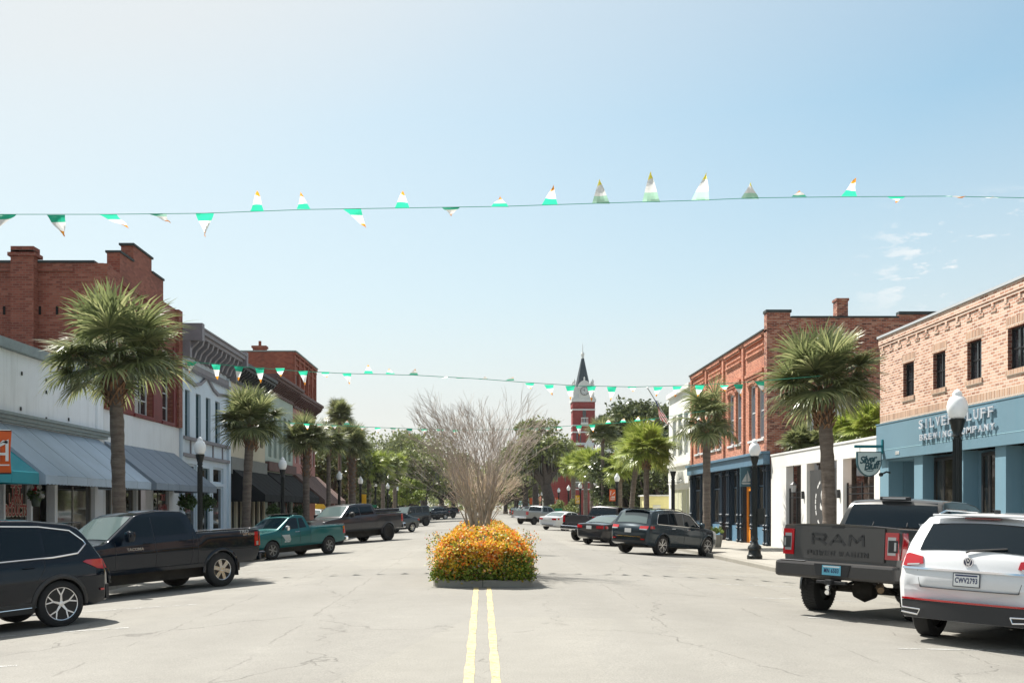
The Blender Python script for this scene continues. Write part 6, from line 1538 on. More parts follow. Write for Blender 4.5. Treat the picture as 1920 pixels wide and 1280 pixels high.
def park(o, px, py, theta, side, wb, W, wheel='near', lab=None, cat='car', group=None, XY=None):
    """stand a car so that a chosen rear wheel touches the road at a chosen point"""
    phi = R(90-theta) if side > 0 else R(270-theta); f = Vector((math.cos(phi), math.sin(phi), 0)); l = Vector((-f.y, f.x, 0))
    if XY is None:
        X, Y = ground_px(px, py); ly = W/2-.13; sy = {'L': ly, 'R': -ly}[wheel]; c = Vector((X, Y, 0))+f*wb/2-l*sy
    else: c = Vector((XY[0], XY[1], 0))
    h = lambda a, b: gz((c+f*a+l*b).x) if abs((c+f*a+l*b).x) < KX else gz(KX-.01)
    a = wb/2; b = W/2-.15; zf = (h(a, b)+h(a, -b))/2; zr = (h(-a, b)+h(-a, -b))/2; zl = (h(a, b)+h(-a, b))/2; z_r = (h(a, -b)+h(-a, -b))/2
    fx = Vector((f.x, f.y, (zf-zr)/wb)).normalized(); ly_ = Vector((l.x, l.y, (zl-z_r)/(2*b))); zz = fx.cross(ly_).normalized(); ly_ = zz.cross(fx)
    M = Matrix((fx, ly_, zz)).transposed(); o.rotation_euler = M.to_euler(); o.location = (c.x, c.y, (zf+zr)/2)
    tag(o, lab, cat, group); return o
def recolor(o, paint, old):
    for ch in o.children:
        if ch.type == 'MESH' and any(m == old for m in ch.data.materials):
            me = ch.data.copy(); ch.data = me
            for i, m in enumerate(me.materials):
                if m == old: me.materials[i] = paint
        recolor(ch, paint, old)
PL = [(-2.6, .84), (-2.45, .92), (-2.2, .975), (-1.8, 1), (1.5, 1), (2.0, .965), (2.3, .90), (2.5, .80), (2.6, .72)]
def planfor(x0, x1, rear=(.84, .93, .975), front=(.74, .86, .95)):
    return [(x0, rear[0]), (x0+.08, rear[1]), (x0+.25, rear[2]), (x0+.7, 1), (x1-1.1, 1), (x1-.55, front[2]), (x1-.2, front[1]), (x1, front[0])]
GR = 'vehicles parked nose-in along the right kerb'; GL = 'vehicles parked nose-in along the left kerb'
m_platew = M_('white plate', (.72, .73, .72), .4); m_plateb = M_('blue sky plate', (.12, .42, .55), .4); m_ink = M_('plate ink', (.02, .03, .10), .5)
# white suv ------------------------------------------------------
white = carpaint('white car paint', (.66, .67, .68), 0, .3)
S = dict(name='parked_suv', W=1.99, wb=2.98, wr=.385, tw=.25, zb=[(-2.55, .33), (-2.2, .30), (2.2, .24), (2.5, .3)], paint=white, tu=.20, bow=.13,
 top=[(-2.55, .80), (-2.54, .92), (-2.53, .96), (-2.51, 1.06), (-2.48, 1.15), (-2.44, 1.22), (-2.11, 1.61), (-2.0, 1.66), (-1.92, 1.71), (-1.7, 1.745), (-1.1, 1.775), (-.3, 1.77), (.2, 1.73), (.45, 1.68), (1.2, 1.19), (1.35, 1.14), (2.2, 1.02), (2.4, .93), (2.5, .80), (2.53, .6)],
 belt=[(-2.5, 1.10), (-1, 1.10), (1.2, 1.04), (2.5, .9)], plan=planfor(-2.55, 2.53), clad=.05, sill=.14,
 glass=[[(-1.95, 1.16), (-1.25, 1.14), (-1.18, 1.60), (-1.70, 1.56), (-1.95, 1.36)], [(-1.15, 1.13), (-.15, 1.12), (-.12, 1.64), (-1.08, 1.62)], [(-.05, 1.11), (.95, 1.09), (.35, 1.58), (-.02, 1.64)]], trimline=[(.95, 1.08), (-1.95, 1.15), (-1.95, 1.36), (-1.7, 1.58), (-1.1, 1.64), (-.1, 1.66), (.35, 1.60), (.97, 1.09)],
 handles=[(-.9, 1.0), (.15, .99)], mirror=(.78, 1.12), seams=[[(-.10, 1.1), (-.12, .38)], [(.95, 1.05), (.98, .40)], [(-1.12, 1.1), (-1.1, .8)]], chromelines=[[(-1.0, .42), (1.0, .42)]],
 screen=(.50, 1.16, .90, .93), rearglass=[(-2.42, -2.12, .80, .80)], rglass=m_tint,
 ends=[('tail_lamp', m_tail, -1, [(.58, 1.045), (.60, 1.14), (.80, 1.18), (.84, 1.16), (.86, 1.01), (.80, 1.00)], .02),
       ('lamp_lens', m_lens, -1, [(.62, 1.05), (.80, 1.035), (.80, 1.012), (.64, 1.03)], .026),
       ('chrome_strip', m_chr, -1, [(-.86, .97), (.86, .97), (.86, .995), (-.86, .995)], .03),
       ('lower_bumper', m_blk, -1, [(-.82, .335), (.82, .335), (.84, .56), (-.84, .56)], .03),
       ('reflector_strip', m_tail, -1, [(-.84, .565), (.84, .565), (.84, .59), (-.84, .59)], .034),
       ('tailgate_seam', m_blk, -1, [(-.60, .735), (.60, .735), (.60, .742), (-.60, .742)], .004),
       ('tailgate_seam', m_blk, -1, [(.600, .74), (.606, .74), (.66, .96), (.654, .96)], .004)],
 sides=[('tail_lamp', m_tail, [(-2.46, 1.0), (-2.16, 1.04), (-2.10, 1.13), (-2.40, 1.16)], .014)],
 boxes=[('brake_lamp', m_taild, [(-2.09, -2.03, -.22, .22, 1.655, 1.68)], .006), ('spoiler', white, [(-2.14, -1.95, -.62, .62, 1.685, 1.712)], .010), ('antenna', m_blk, [(-1.62, -1.48, -.02, .02, 1.74, 1.80)], .01)],
 tubes=[('exhaust_trim', m_chr, [(-2.60, .55, .45), (-2.58, .79, .46), (-2.57, .80, .40), (-2.60, .58, .38), (-2.60, .55, .45)], .012, True), ('wiper', m_blk, [(-2.39, -.42, 1.29), (-2.46, 0, 1.245), (-2.47, .05, 1.22)], .012, False), ('roof_rail', m_chr, [(-1.7, .70, 1.72), (-1.5, .69, 1.775), (-.4, .69, 1.79), (.1, .68, 1.735)], .014, True)],
 spokes=5, spoke='V')
atlas = vehicle(S); park(atlas, 1741, 1190, 46, 1, 2.98, 1.99, 'L', 'white suv parked nose-in, nearest on the right, cut off by the frame edge', 'car', GR)
plate(atlas, 0, .87, -1, m_platew, 'CWV2793', m_ink, frame_mat=M_('dark plate frame', (.05, .06, .08), .4), band=m_ink)
B, body = BOD[atlas.name]
mb = MB(); x = B.end_x(1.10, 0, -1)-.018; mb.lathe([(0, 0), (.062, 0), (.062, -.012), (0, -.014)], (0, 0, 0), 24, 0, 'y'); mb.v = [(x+v[1]+.005, v[0], 1.10+v[2]) for v in mb.v]; bd = mb.build('badge', M_('badge navy', (.01, .02, .06), .2), body)
mb = MB()
def brng(mb, x, r0, r1, yc, zc):
    for i in range(28):
        a, b = 2*math.pi*i/28, 2*math.pi*(i+1)/28; mb.prism([(x, yc+math.cos(q)*r, zc+math.sin(q)*r) for q, r in ((a, r1), (b, r1), (b, r0), (a, r0))], (-.005, 0, 0))
brng(mb, x-.009, .052, .062, 0, 1.10)
for pts in ([(-.034, .040), (-.012, -.044), (0, -.012), (.012, -.044), (.034, .040)], [(-.018, .050), (0, .008), (.018, .050)]):
    for a, b in zip(pts, pts[1:]):
        p, q = Vector((x-.010, a[0], 1.10+a[1])), Vector((x-.010, b[0], 1.10+b[1])); mb.tube([p, q], .0055, 4)
mb.build('badge_emblem', m_chr, bd)
# grey full-size pickup --------------------------------------------
def pickup_spec(name, W, H, wb, wr, x0, x1, bedz, bedz0, cab0, cab1, hood, paint, zb=.55, **k):
    """cab0/cab1: rear of cab and foot of the windscreen; bedz: bed rail height"""
    top = [(x0, bedz), (x0+.02, bedz+.004), (cab0-.05, bedz), (cab0-.045, bedz+.002), (cab0+.06, H-.20), (cab0+.12, H-.09), (cab0+.22, H-.03), (cab0+.6, H), (cab1-1.25, H), (cab1-.85, H-.035), (cab1-.70, H-.09), (cab1, hood+.07), (cab1+.12, hood+.02), (x1-.45, hood-.05), (x1-.15, hood-.13), (x1-.03, hood-.26), (x1, hood-.45)]
    S = dict(name=name, W=W, wb=wb, wr=wr, zb=[(x0, zb+.05), (x0+.5, zb), (x1-.5, zb-.03), (x1, zb+.02)], paint=paint, top=top, belt=[(x0, bedz+.2), (cab0-.3, bedz+.2), (cab0-.05, k.pop('beltz', bedz-.03)), (cab1, k.pop('beltf', bedz-.07)), (x1, hood-.1)],
      plan=planfor(x0, x1, (.955, .975, .99), (.84, .92, .97)), bow=.05, r=.035, cuts=[(x0+.09, cab0-.12, -W/2+.13, W/2-.13, bedz0, bedz+.4)], screen=(cab1-.66, cab1-.03, .90, .92), cr=.035)
    S.update(k); return S
granite = carpaint('granite car paint', (.072, .072, .070), .5, .3)
S = pickup_spec('pickup_truck', 2.02, 2.02, 3.80, .425, -3.02, 2.88, 1.50, .94, -1.02, 1.55, 1.36, granite, zb=.66, tw=.29, clad=.06, cladmat=granite, tread=True, rim=.24, beltz=1.43, beltf=1.38,
 glass=[[(-.85, 1.46), (.12, 1.44), (.12, 1.86), (-.68, 1.85)], [(.20, 1.44), (1.25, 1.42), (.72, 1.84), (.20, 1.87)]], handles=[(-.6, 1.32), (.4, 1.30)], mirror=(1.1, 1.42), msize=1.8, mmat=m_blk,
 seams=[[(.16, 1.86), (.16, .75)], [(1.28, 1.35), (1.32, .75)], [(-.95, 1.46), (-.92, .75)], [(-1.06, 1.45), (-1.06, .72)]],
 sides=[('tail_lamp', m_tail, [(-2.95, .98), (-2.79, .98), (-2.79, 1.40), (-2.95, 1.40)], .016)],
 ends=[('tail_lamp', m_tail, -1, [(.76, .98), (.955, .98), (.955, 1.40), (.76, 1.40)], .03), ('lamp_lens', m_lens, -1, [(.80, 1.05), (.92, 1.05), (.92, 1.33), (.80, 1.33)], .036), ('lamp_core', m_blk, -1, [(.81, 1.09), (.95, 1.09), (.95, 1.28), (.81, 1.28)], .04), ('lamp_core', m_lens, -1, [(.90, 1.12), (.93, 1.12), (.93, 1.25), (.90, 1.25)], .046),
   ('tailgate', granite, -1, [(-.745, .93), (.745, .93), (.745, 1.455), (-.745, 1.455)], .022), ('tailgate_handle', m_blk, -1, [(-.10, 1.435), (.10, 1.435), (.10, 1.462), (-.10, 1.462)], .032), ('license_recess', m_blk, -1, [(-.26, .67), (.26, .67), (.30, .86), (-.30, .86)], .19),
   ('seam', m_blk, -1, [(.748, .93), (.756, .93), (.756, 1.45), (.748, 1.45)], .01)],
 boxes=[('bumper', M_('bumper charcoal', (.055, .052, .050), .4, .2), [(-3.19, -2.95, -1.0, 1.0, .62, .885)], .05), ('bumper_step', m_alloy, [(-3.17, -3.03, .48, .92, .887, .895)], .003), ('hitch', m_blk, [(-3.33, -2.95, -.05, .05, .54, .62), (-3.23, -3.13, -.24, .24, .55, .60)], .008), ('third_brake_lamp', m_blk, [(-.93, -.84, -.26, .26, 1.965, 2.03)], .012), ('light_strip', m_lens, [(-.945, -.93, -.20, .20, 1.985, 2.012)], .003)],
 tubes=[('exhaust_pipe', m_rust, [(-2.8, -.62, .56), (-2.90, -.64, .54), (-2.98, -.70, .50)], .055, False), ('ball_mount', m_alloy, [(-3.30, 0, .56), (-3.30, 0, .38)], .022, False), ('tow_ball', m_chr, [(-3.34, 0, .50), (-3.26, 0, .50)], .032, False), ('tow_ball', m_chr, [(-3.34, 0, .42), (-3.26, 0, .42)], .038, False), ('axle', m_under, [(-1.9, -.75, .43), (-1.9, -.3, .43), (-1.9, .3, .43), (-1.9, .75, .43)], .065, False)],
 spokes=6, chz=.60)
ram = vehicle(S); park(ram, 1530, 1142, 45, 1, 3.80, 2.02, 'L', 'large granite grey pickup with dark lettering on its tailgate, beside the white suv', 'pickup truck', GR)
mb = MB(); mb.lathe([(0, -.20), (.12, -.17), (.20, 0), (.13, .17), (0, .2)], (0, 0, 0), 16, 0, 'y'); mb.v = [(v[0]-1.95, v[1]-.0, v[2]+.42) for v in mb.v]; mb.build('differential', m_under, ram, smooth=True)
mb = MB(); mb.tube([(-2.9, .5, .62), (-1.9, .5, .40), (-.8, .5, .6)], .03, 5); mb.tube([(-2.9, -.5, .62), (-1.9, -.5, .40), (-.8, -.5, .6)], .03, 5); mb.each('leaf_spring', m_under, ram)
mdk = M_('dark lettering', (.034, .034, .034), .35)
B, body = BOD[ram.name]
def strokes(o, name, glyphs, yc, zc, w, h, gap, th, mat, off=.028):
    """block letters drawn as thick strokes on the tailgate"""
    B, body = BOD[o.name]; n = len(glyphs); tot = n*w+(n-1)*gap; xx = B.x0-off
    for i, g in enumerate(glyphs):
        mb = MB(); y0_ = yc+tot/2-i*(w+gap)
        for k, line in enumerate(g):
            for (a, c) in zip(line, line[1:]):
                p = Vector((0, y0_-a[0]*w, zc+(a[1]-.5)*h)); q = Vector((0, y0_-c[0]*w, zc+(c[1]-.5)*h)); d = (q-p).normalized(); nn = Vector((0, -d.z, d.y))*th/2; e = d*th*.3
                mb.prism([Vector((xx, v.y, v.z)) for v in (p-nn-e, p+nn-e, q+nn+e, q-nn+e)], (.006, 0, 0))
        mb.build(name, mat, body)
GL_ = {'R': [[(.08, 0), (.08, 1), (.85, 1), (.95, .78), (.85, .5), (.1, .5)], [(.5, .5), (.95, 0)]], 'A': [[(.05, 0), (.5, 1), (.95, 0)], [(.25, .33), (.75, .33)]], 'M': [[(.06, 0), (.12, 1), (.5, .35), (.88, 1), (.94, 0)]],
 'P': [[(.08, 0), (.08, 1), (.9, 1), (.9, .45), (.1, .45)]], 'O': [[(.1, 0), (.1, 1), (.9, 1), (.9, 0), (.1, 0)]], 'W': [[(.04, 1), (.25, 0), (.5, .9), (.75, 0), (.96, 1)]], 'E': [[(.92, 0), (.1, 0), (.1, 1), (.92, 1)], [(.1, .5), (.8, .5)]], 'G': [[(.92, 1), (.1, 1), (.1, 0), (.9, 0), (.9, .5), (.5, .5)]], 'N': [[(.1, 0), (.1, 1), (.9, 0), (.9, 1)]]}
strokes(ram, 'tailgate_lettering', [GL_[c] for c in 'RAM'], 0, 1.25, .26, .15, .05, .042, mdk)
strokes(ram, 'tailgate_lettering', [GL_[c] for c in 'POWER'], .27, 1.03, .072, .065, .028, .016, mdk)
strokes(ram, 'tailgate_lettering', [GL_[c] for c in 'WAGON'], -.27, 1.03, .072, .065, .028, .016, mdk)
plate(ram, 0, .765, -1, m_plateb, 'MN 6503', m_ink, x=-3.20, band=m_platew)
# rear cab glass
def cabglass(o, cab0, H, W, z0, z1, hw, lab='rear_window', stickers=True):
    B, body = BOD[o.name]; mb = MB()
    def fn(u, v):
        z = z0+(z1-z0)*v; x = B.x0
        x = cab0-.05
        while B.top(x) < z+.03 and x < cab0+.5: x += .004
        return (x-.016-.02*(1-abs(2*u-1)**2), (2*u-1)*(hw-.10*(z-z0)/(z1-z0)), z)
    mb.grid(fn, 10, 5); g = mb.build(lab, m_tint, body, smooth=True, fix=False)
    mb = MB(); 
    for q in (-.30, .30):
        a, b = fn(.5+q/hw/2, 0), fn(.5+q/hw/2, 1); mb.box(a[0]-.012, a[0]+.02, a[1]-.012, a[1]+.012, z0, z0+.02); mb.tube([Vector(a)+Vector((-.006, 0, 0)), Vector(b)+Vector((-.006, 0, 0))], .008, 4)
    mb.each('window_divider', m_blk, g)
    return g, fn
g, fn = cabglass(ram, -1.02, 2.02, 2.02, 1.50, 1.93, .82)
M = frame(Vector(fn(.14, .08))+Vector((-.012, 0, 0)), (0, -1, 0), (0, 0, 1)); add_text('window_sticker', 'YETI', .09, M, m_white, g, depth=.002, bold=.003)
M = frame(Vector(fn(.86, .08))+Vector((-.012, 0, 0)), (0, -1, 0), (0, 0, 1)); 
# black crossover ----------------------------------------------------
blk = carpaint('black car paint', (.002, .006, .012), 0, .12)
S = dict(name='parked_suv', W=1.84, wb=2.67, wr=.352, tw=.235, zb=[(-2.2, .34), (-1.9, .28), (1.8, .22), (2.2, .28)], paint=blk, tu=.19, bow=.13, rim=.252,
 top=[(-2.22, .74), (-2.21, .86), (-2.17, .92), (-2.12, 1.0), (-2.06, 1.07), (-1.80, 1.38), (-1.72, 1.45), (-1.6, 1.50), (-1.0, 1.575), (-.3, 1.60), (.2, 1.58), (.45, 1.53), (1.15, 1.08), (1.3, 1.03), (1.95, .92), (2.12, .84), (2.22, .70), (2.24, .5)],
 belt=[(-2.2, 1.03), (-1.2, 1.02), (1.1, .96), (2.2, .8)], plan=planfor(-2.22, 2.24), clad=.055, sill=.16, cladmat=M_('grey black cladding', (.030, .029, .028), .55),
 glass=[[(-1.78, 1.20), (-1.62, 1.09), (-1.28, 1.06), (-1.16, 1.05), (-1.14, 1.42), (-1.55, 1.36)], [(-1.10, 1.05), (-.14, 1.02), (-.10, 1.48), (-1.08, 1.43)], [(-.05, 1.02), (.92, 1.0), (.40, 1.42), (-.02, 1.48)]],
 trimline=[(.95, .985), (-1.25, 1.035), (-1.66, 1.07), (-1.82, 1.19), (-1.78, 1.24), (-1.57, 1.385), (-1.1, 1.455), (-.1, 1.505), (.42, 1.45), (.97, .99)], trimr=.012, trimmat=m_chr,
 handles=[(-.85, .93), (.12, .91)], mirror=(.75, 1.04), seams=[[(-.08, 1.0), (-.10, .36)], [(.92, .95), (.95, .38)], [(-1.12, 1.04), (-1.10, .9), (-.98, .72)]], screen=(.48, 1.13, .9, .93), rearglass=[(-2.04, -1.80, .8, .78)],
 ends=[('tail_lamp', m_tail, -1, [(.42, .86), (.44, .94), (.80, .98), (.80, .84)], .02), ('lower_bumper', m_blk, -1, [(-.78, .35), (.78, .35), (.8, .58), (-.8, .58)], .02), ('reflector', m_tail, -1, [(.62, .50), (.74, .50), (.74, .53), (.62, .53)], .03)],
 sides=[('tail_lamp', m_tail, [(-2.13, .83), (-1.98, .85), (-1.72, .965), (-1.78, .99), (-2.10, .99)], .016), ('reflector', m_tail, [(-2.12, .50), (-2.04, .50), (-2.04, .53), (-2.12, .53)], .03)],
 chromelines=[[(-.95, .34), (.95, .30)]], spokes=5, spoke='Y', rimmat=m_alloy, boxes=[('spoiler', blk, [(-1.86, -1.66, -.55, .55, 1.475, 1.50)], .01)])
up = lambda z: z+max(0, z-.85)*.13
S['top'] = [(x, up(z)) for x, z in S['top']]; S['belt'] = [(x, up(z)) for x, z in S['belt']]; S['glass'] = [[(x, up(z)) for x, z in g] for g in S['glass']]; S['trimline'] = [(x, up(z)) for x, z in S['trimline']]; S['mirror'] = (.75, 1.07)
S['boxes'] = [('spoiler', blk, [(-1.86, -1.66, -.55, .55, 1.555, 1.58)], .01)]
bmw = vehicle(S); park(bmw, 113, 1173, 42, -1, 2.67, 1.84, 'L', 'glossy black suv with chrome window line at the lower left corner', 'car', GL)
# black pickup --------------------------------------------------------
S = pickup_spec('pickup_truck', 1.90, 1.79, 3.25, .385, -2.78, 2.50, 1.27, .80, -.95, 1.15, 1.14, carpaint('black pickup paint', (.003, .008, .016), .0, .12), zb=.50, tw=.25, clad=.055, cladmat=carpaint('black pickup paint', (.01,)*3), beltz=1.22, beltf=1.16, rim=.235,
 glass=[[(-.78, 1.25), (.05, 1.23), (.05, 1.63), (-.66, 1.62)], [(.12, 1.23), (.98, 1.20), (.42, 1.62), (.12, 1.64)]], handles=[(-.62, 1.10), (.28, 1.09)], mirror=(.82, 1.20), msize=1.3, sill=.08,
 seams=[[(.085, 1.62), (.085, .58)], [(1.02, 1.14), (1.05, .58)], [(-.90, 1.25), (-.86, .9), (-.80, .58)], [(-.99, 1.25), (-.99, .55)]],
 chromelines=[], sides=[('tail_lamp', m_tail, [(-2.72, .86), (-2.60, .86), (-2.60, 1.18), (-2.72, 1.18)], .014), ('lamp_lens', m_lens, [(-2.725, .87), (-2.66, .87), (-2.66, .96), (-2.725, .96)], .017)],
 ends=[('tail_lamp', m_tail, -1, [(.76, .86), (.90, .86), (.90, 1.18), (.76, 1.18)], .02)],
 boxes=[('bumper', blk, [(-2.93, -2.72, -.90, .90, .50, .72)], .05), ('mud_flap', m_blk, [(-2.06, -2.04, .70, .93, .22, .60), (-2.06, -2.04, -.93, -.70, .22, .60)], .004), ('bed_rail', m_alloy, [(-2.72, -1.02, .83, .885, 1.272, 1.280), (-2.72, -1.02, -.885, -.83, 1.272, 1.280)], .003)], spokes=6, sw=.15, sw2=.20)
tac = vehicle(S); park(tac, 414, 1098.5, 37, -1, 3.25, 1.90, 'L', 'black crew cab pickup with silver six-spoke wheels, beside the black suv', 'pickup truck', GL)
sidetext(tac, 'TACOMA', 1.0-.42, .98, 1, .085, m_alloy, .008, sx=1.1, depth=.005, bold=.002)
sidetext(tac, 'TRD', -2.28, 1.20, 1, .10, m_lens, .006, nm='decal', depth=.002, bold=.006, sx=1.4); sidetext(tac, 'OFF ROAD', -2.42, 1.13, 1, .07, m_alloy, .006, nm='decal', depth=.002, bold=.002)
cabglass(tac, -.95, 1.79, 1.9, 1.30, 1.68, .72)
# teal pickup -----------------------------------------------------------
teal = carpaint('teal car paint', (.003, .105, .108), .2, .25)
S = pickup_spec('pickup_truck', 1.68, 1.58, 2.92, .33, -2.40, 2.35, 1.10, .70, -.42, 1.12, 1.02, teal, zb=.42, tw=.21, beltz=1.04, beltf=.99, rim=.20, arch=1.16,
 glass=[[(-.30, 1.07), (.05, 1.06), (.02, 1.42), (-.18, 1.42)], [(.12, 1.05), (.98, 1.02), (.50, 1.42), (.10, 1.44)]], handles=[(.22, .93)], hmat=m_chr, mirror=(.86, 1.03), mmat=m_chr, wglass=m_tint,
 seams=[[(.085, 1.44), (.085, .52)], [(1.02, .98), (1.04, .52)], [(-.46, 1.08), (-.46, .48)]], sides=[('tail_lamp', m_tail, [(-2.36, .74), (-2.28, .74), (-2.28, .90), (-2.36, .90)], .014), ('indicator', m_amb, [(-2.36, .905), (-2.28, .905), (-2.28, 1.02), (-2.36, 1.02)], .014)],
 ends=[('tail_lamp', m_tail, -1, [(.70, .74), (.80, .74), (.80, 1.02), (.70, 1.02)], .02), ('tailgate', teal, -1, [(-.68, .66), (.68, .66), (.68, 1.09), (-.68, 1.09)], .015)],
 boxes=[('bumper', m_chr, [(-2.56, -2.38, -.80, .80, .46, .62)], .04), ('roof_trim', m_blk, [(-.1, .35, -.55, .55, 1.575, 1.60)], .01), ('bed_rail', m_alloy, [(-2.36, -.5, .73, .775, 1.103, 1.11), (-2.36, -.5, -.775, -.73, 1.103, 1.11)], .003)], spokes=6, sw=.10, sw2=.12, rimmat=M_('dull wheel', (.25, .25, .24), .5, .5))
nis = vehicle(S); park(nis, 615.7, 1037.8, 34, -1, 2.92, 1.68, 'L', 'small teal pickup with white striped emblem on its door', 'pickup truck', GL)
B, body = BOD[nis.name]; mb = MB()
for i in range(6):
    z = .84-i*.035; a, b = 1.00-.03*i, .62+.01*i-.02*i; mb.prism([B.side(a, z, 1, .006), B.side(b, z, 1, .006), B.side(b, z-.02, 1, .006), B.side(a, z-.02, 1, .006)], (0, .002, 0))
mb.build('door_emblem', m_white, body)
sidetext(nis, 'AIR TIGHT', .74, .60, 1, .06, m_white, .006, nm='door_emblem', depth=.002, bold=.003)
# grey full-size pickup on the left
gry = carpaint('warm grey car paint', (.050, .052, .058), .4, .28)
S = pickup_spec('pickup_truck', 2.03, 1.98, 3.68, .43, -3.05, 2.85, 1.42, .90, -.95, 1.55, 1.30, gry, zb=.62, tw=.28, clad=.05, cladmat=gry, beltz=1.36, beltf=1.30, rim=.26,
 glass=[[(-.80, 1.40), (.16, 1.38), (.16, 1.82), (-.68, 1.81)], [(.24, 1.38), (1.28, 1.36), (.76, 1.80), (.24, 1.83)]], handles=[(-.6, 1.24), (.42, 1.22)], mirror=(1.1, 1.36), msize=1.5, mmat=m_blk,
 seams=[[(.20, 1.8), (.20, .7)], [(1.30, 1.3), (1.34, .7)], [(-.99, 1.42), (-.99, .66)], [(-.90, 1.4), (-.86, .7)]], sides=[('tail_lamp', m_tail, [(-3.0, .95), (-2.86, .95), (-2.86, 1.34), (-3.0, 1.34)], .016)],
 ends=[('tail_lamp', m_tail, -1, [(.80, .95), (.96, .95), (.96, 1.34), (.80, 1.34)], .02), ('tailgate', gry, -1, [(-.78, .9), (.78, .9), (.78, 1.41), (-.78, 1.41)], .015)],
 boxes=[('bumper', m_chr, [(-3.22, -3.0, -.98, .98, .60, .86)], .05)], rimmat=m_alblk, spokes=6, tread=True)
frd = vehicle(S); park(frd, 728, 1012.5, 36, -1, 3.68, 2.03, 'L', 'grey crew cab pickup with black wheels and low bed cap, past the teal pickup', 'pickup truck', GL)
mb = MB(); mb.box(-3.0, -1.05, -.90, .90, 1.435, 1.50); mb.box(-2.95, -1.05, -.80, .80, 1.50, 1.62); mb.build('bed_cap', gry, frd, bevel=.03)
mb = MB(); mb.box(-2.7, -2.1, -.905+1.71, .812, 1.52, 1.59); mb.box(-1.95, -1.3, .805, .812, 1.52, 1.59); mb.each('cap_window', m_blk, frd); mb = MB(); mb.box(-2.96, -1.04, -.81, .81, 1.622, 1.64); mb.build('cap_lid', m_alloy, frd, bevel=.006)
cabglass(frd, -.95, 1.98, 2.03, 1.46, 1.86, .78)
# dark teal-grey suv with chrome details ----------------------------------
jpp = carpaint('dark slate car paint', (.027, .044, .056), .3, .2)
S = dict(name='parked_suv', W=1.94, wb=2.915, wr=.385, tw=.255, zb=[(-2.4, .42), (-2.1, .34), (2.0, .28), (2.4, .35)], paint=jpp, tu=.19, bow=.11, rim=.255,
 top=[(-2.40, .80), (-2.39, .98), (-2.36, 1.03), (-2.30, 1.10), (-2.25, 1.16), (-2.02, 1.56), (-1.95, 1.64), (-1.8, 1.69), (-1.2, 1.74), (-.4, 1.75), (.1, 1.72), (.35, 1.66), (1.05, 1.20), (1.2, 1.15), (2.0, 1.07), (2.25, 1.0), (2.38, .85), (2.42, .6)],
 belt=[(-2.4, 1.12), (-1.0, 1.11), (1.0, 1.06), (2.4, .95)], plan=planfor(-2.40, 2.42), clad=.04, cladmat=jpp,
 glass=[[(-1.78, 1.18), (-1.12, 1.16), (-1.08, 1.56), (-1.62, 1.52)], [(-1.04, 1.15), (-.16, 1.13), (-.13, 1.61), (-1.0, 1.58)]], trimline=[(.90, 1.09), (-1.80, 1.165), (-1.82, 1.22), (-1.65, 1.55), (-1.05, 1.60), (-.1, 1.64), (.33, 1.57), (.92, 1.10)], trimr=.012,
 handles=[(-.85, 1.02), (.12, 1.0)], hmat=m_chr, mirror=(.75, 1.14), msize=1.2, seams=[[(-.12, 1.12), (-.14, .45)], [(.88, 1.06), (.92, .45)], [(-1.08, 1.14), (-1.06, .9)]], screen=(.38, 1.03, .9, .93), rearglass=[(-2.235, -2.02, .82, .80)], rglass=m_clear,
 ends=[('tail_lamp', m_tail, -1, [(.50, .97), (.50, 1.07), (.84, 1.08), (.84, .97)], .02), ('lamp_lens', m_lens, -1, [(.52, .93), (.82, .93), (.82, .975), (.52, .975)], .025), ('chrome_strip', m_chr, -1, [(-.60, .655), (.60, .655), (.60, .68), (-.60, .68)], .03), ('lower_bumper', m_blk, -1, [(-.8, .43), (.8, .43), (.8, .52), (-.8, .52)], .02), ('reflector', m_tail, -1, [(.60, .56), (.74, .56), (.74, .60), (.60, .60)], .03)],
 sides=[('tail_lamp', m_tail, [(-2.28, .98), (-2.02, .99), (-2.05, 1.08), (-2.25, 1.08)], .014)],
 boxes=[('spoiler', jpp, [(-2.10, -1.88, -.58, .58, 1.655, 1.69)], .012)], tubes=[('roof_rail', m_blk, [(-1.7, .66, 1.68), (-1.5, .65, 1.745), (-.2, .65, 1.765), (.05, .64, 1.71)], .016, True)], spokes=5, spoke='V')
S['glass'].append([(-.07, 1.12), (.88, 1.10), (.33, 1.56), (-.05, 1.61)])
jeep = vehicle(S); park(jeep, 1237.5, 1040.6, 47, 1, 2.915, 1.94, 'R', 'dark slate suv with chrome window surround before the navy shopfront', 'car', GR)
plate(jeep, 0, .88, -1, m_platew, 'RTK 482', m_ink) if False else plate(jeep, 0, .88, -1, m_platew, '', m_ink) if False else None
B, body = BOD[jeep.name]
def blankplate(o, z, w=.3, h=.15):
    B, body = BOD[o.name]; x = B.end_x(z, 0, -1); mb = MB(); mb.box(x-.02, x-.005, -w/2, w/2, z-h/2, z+h/2); mb.build('number_plate', m_platew, body, bevel=.004)
blankplate(jeep, .88)
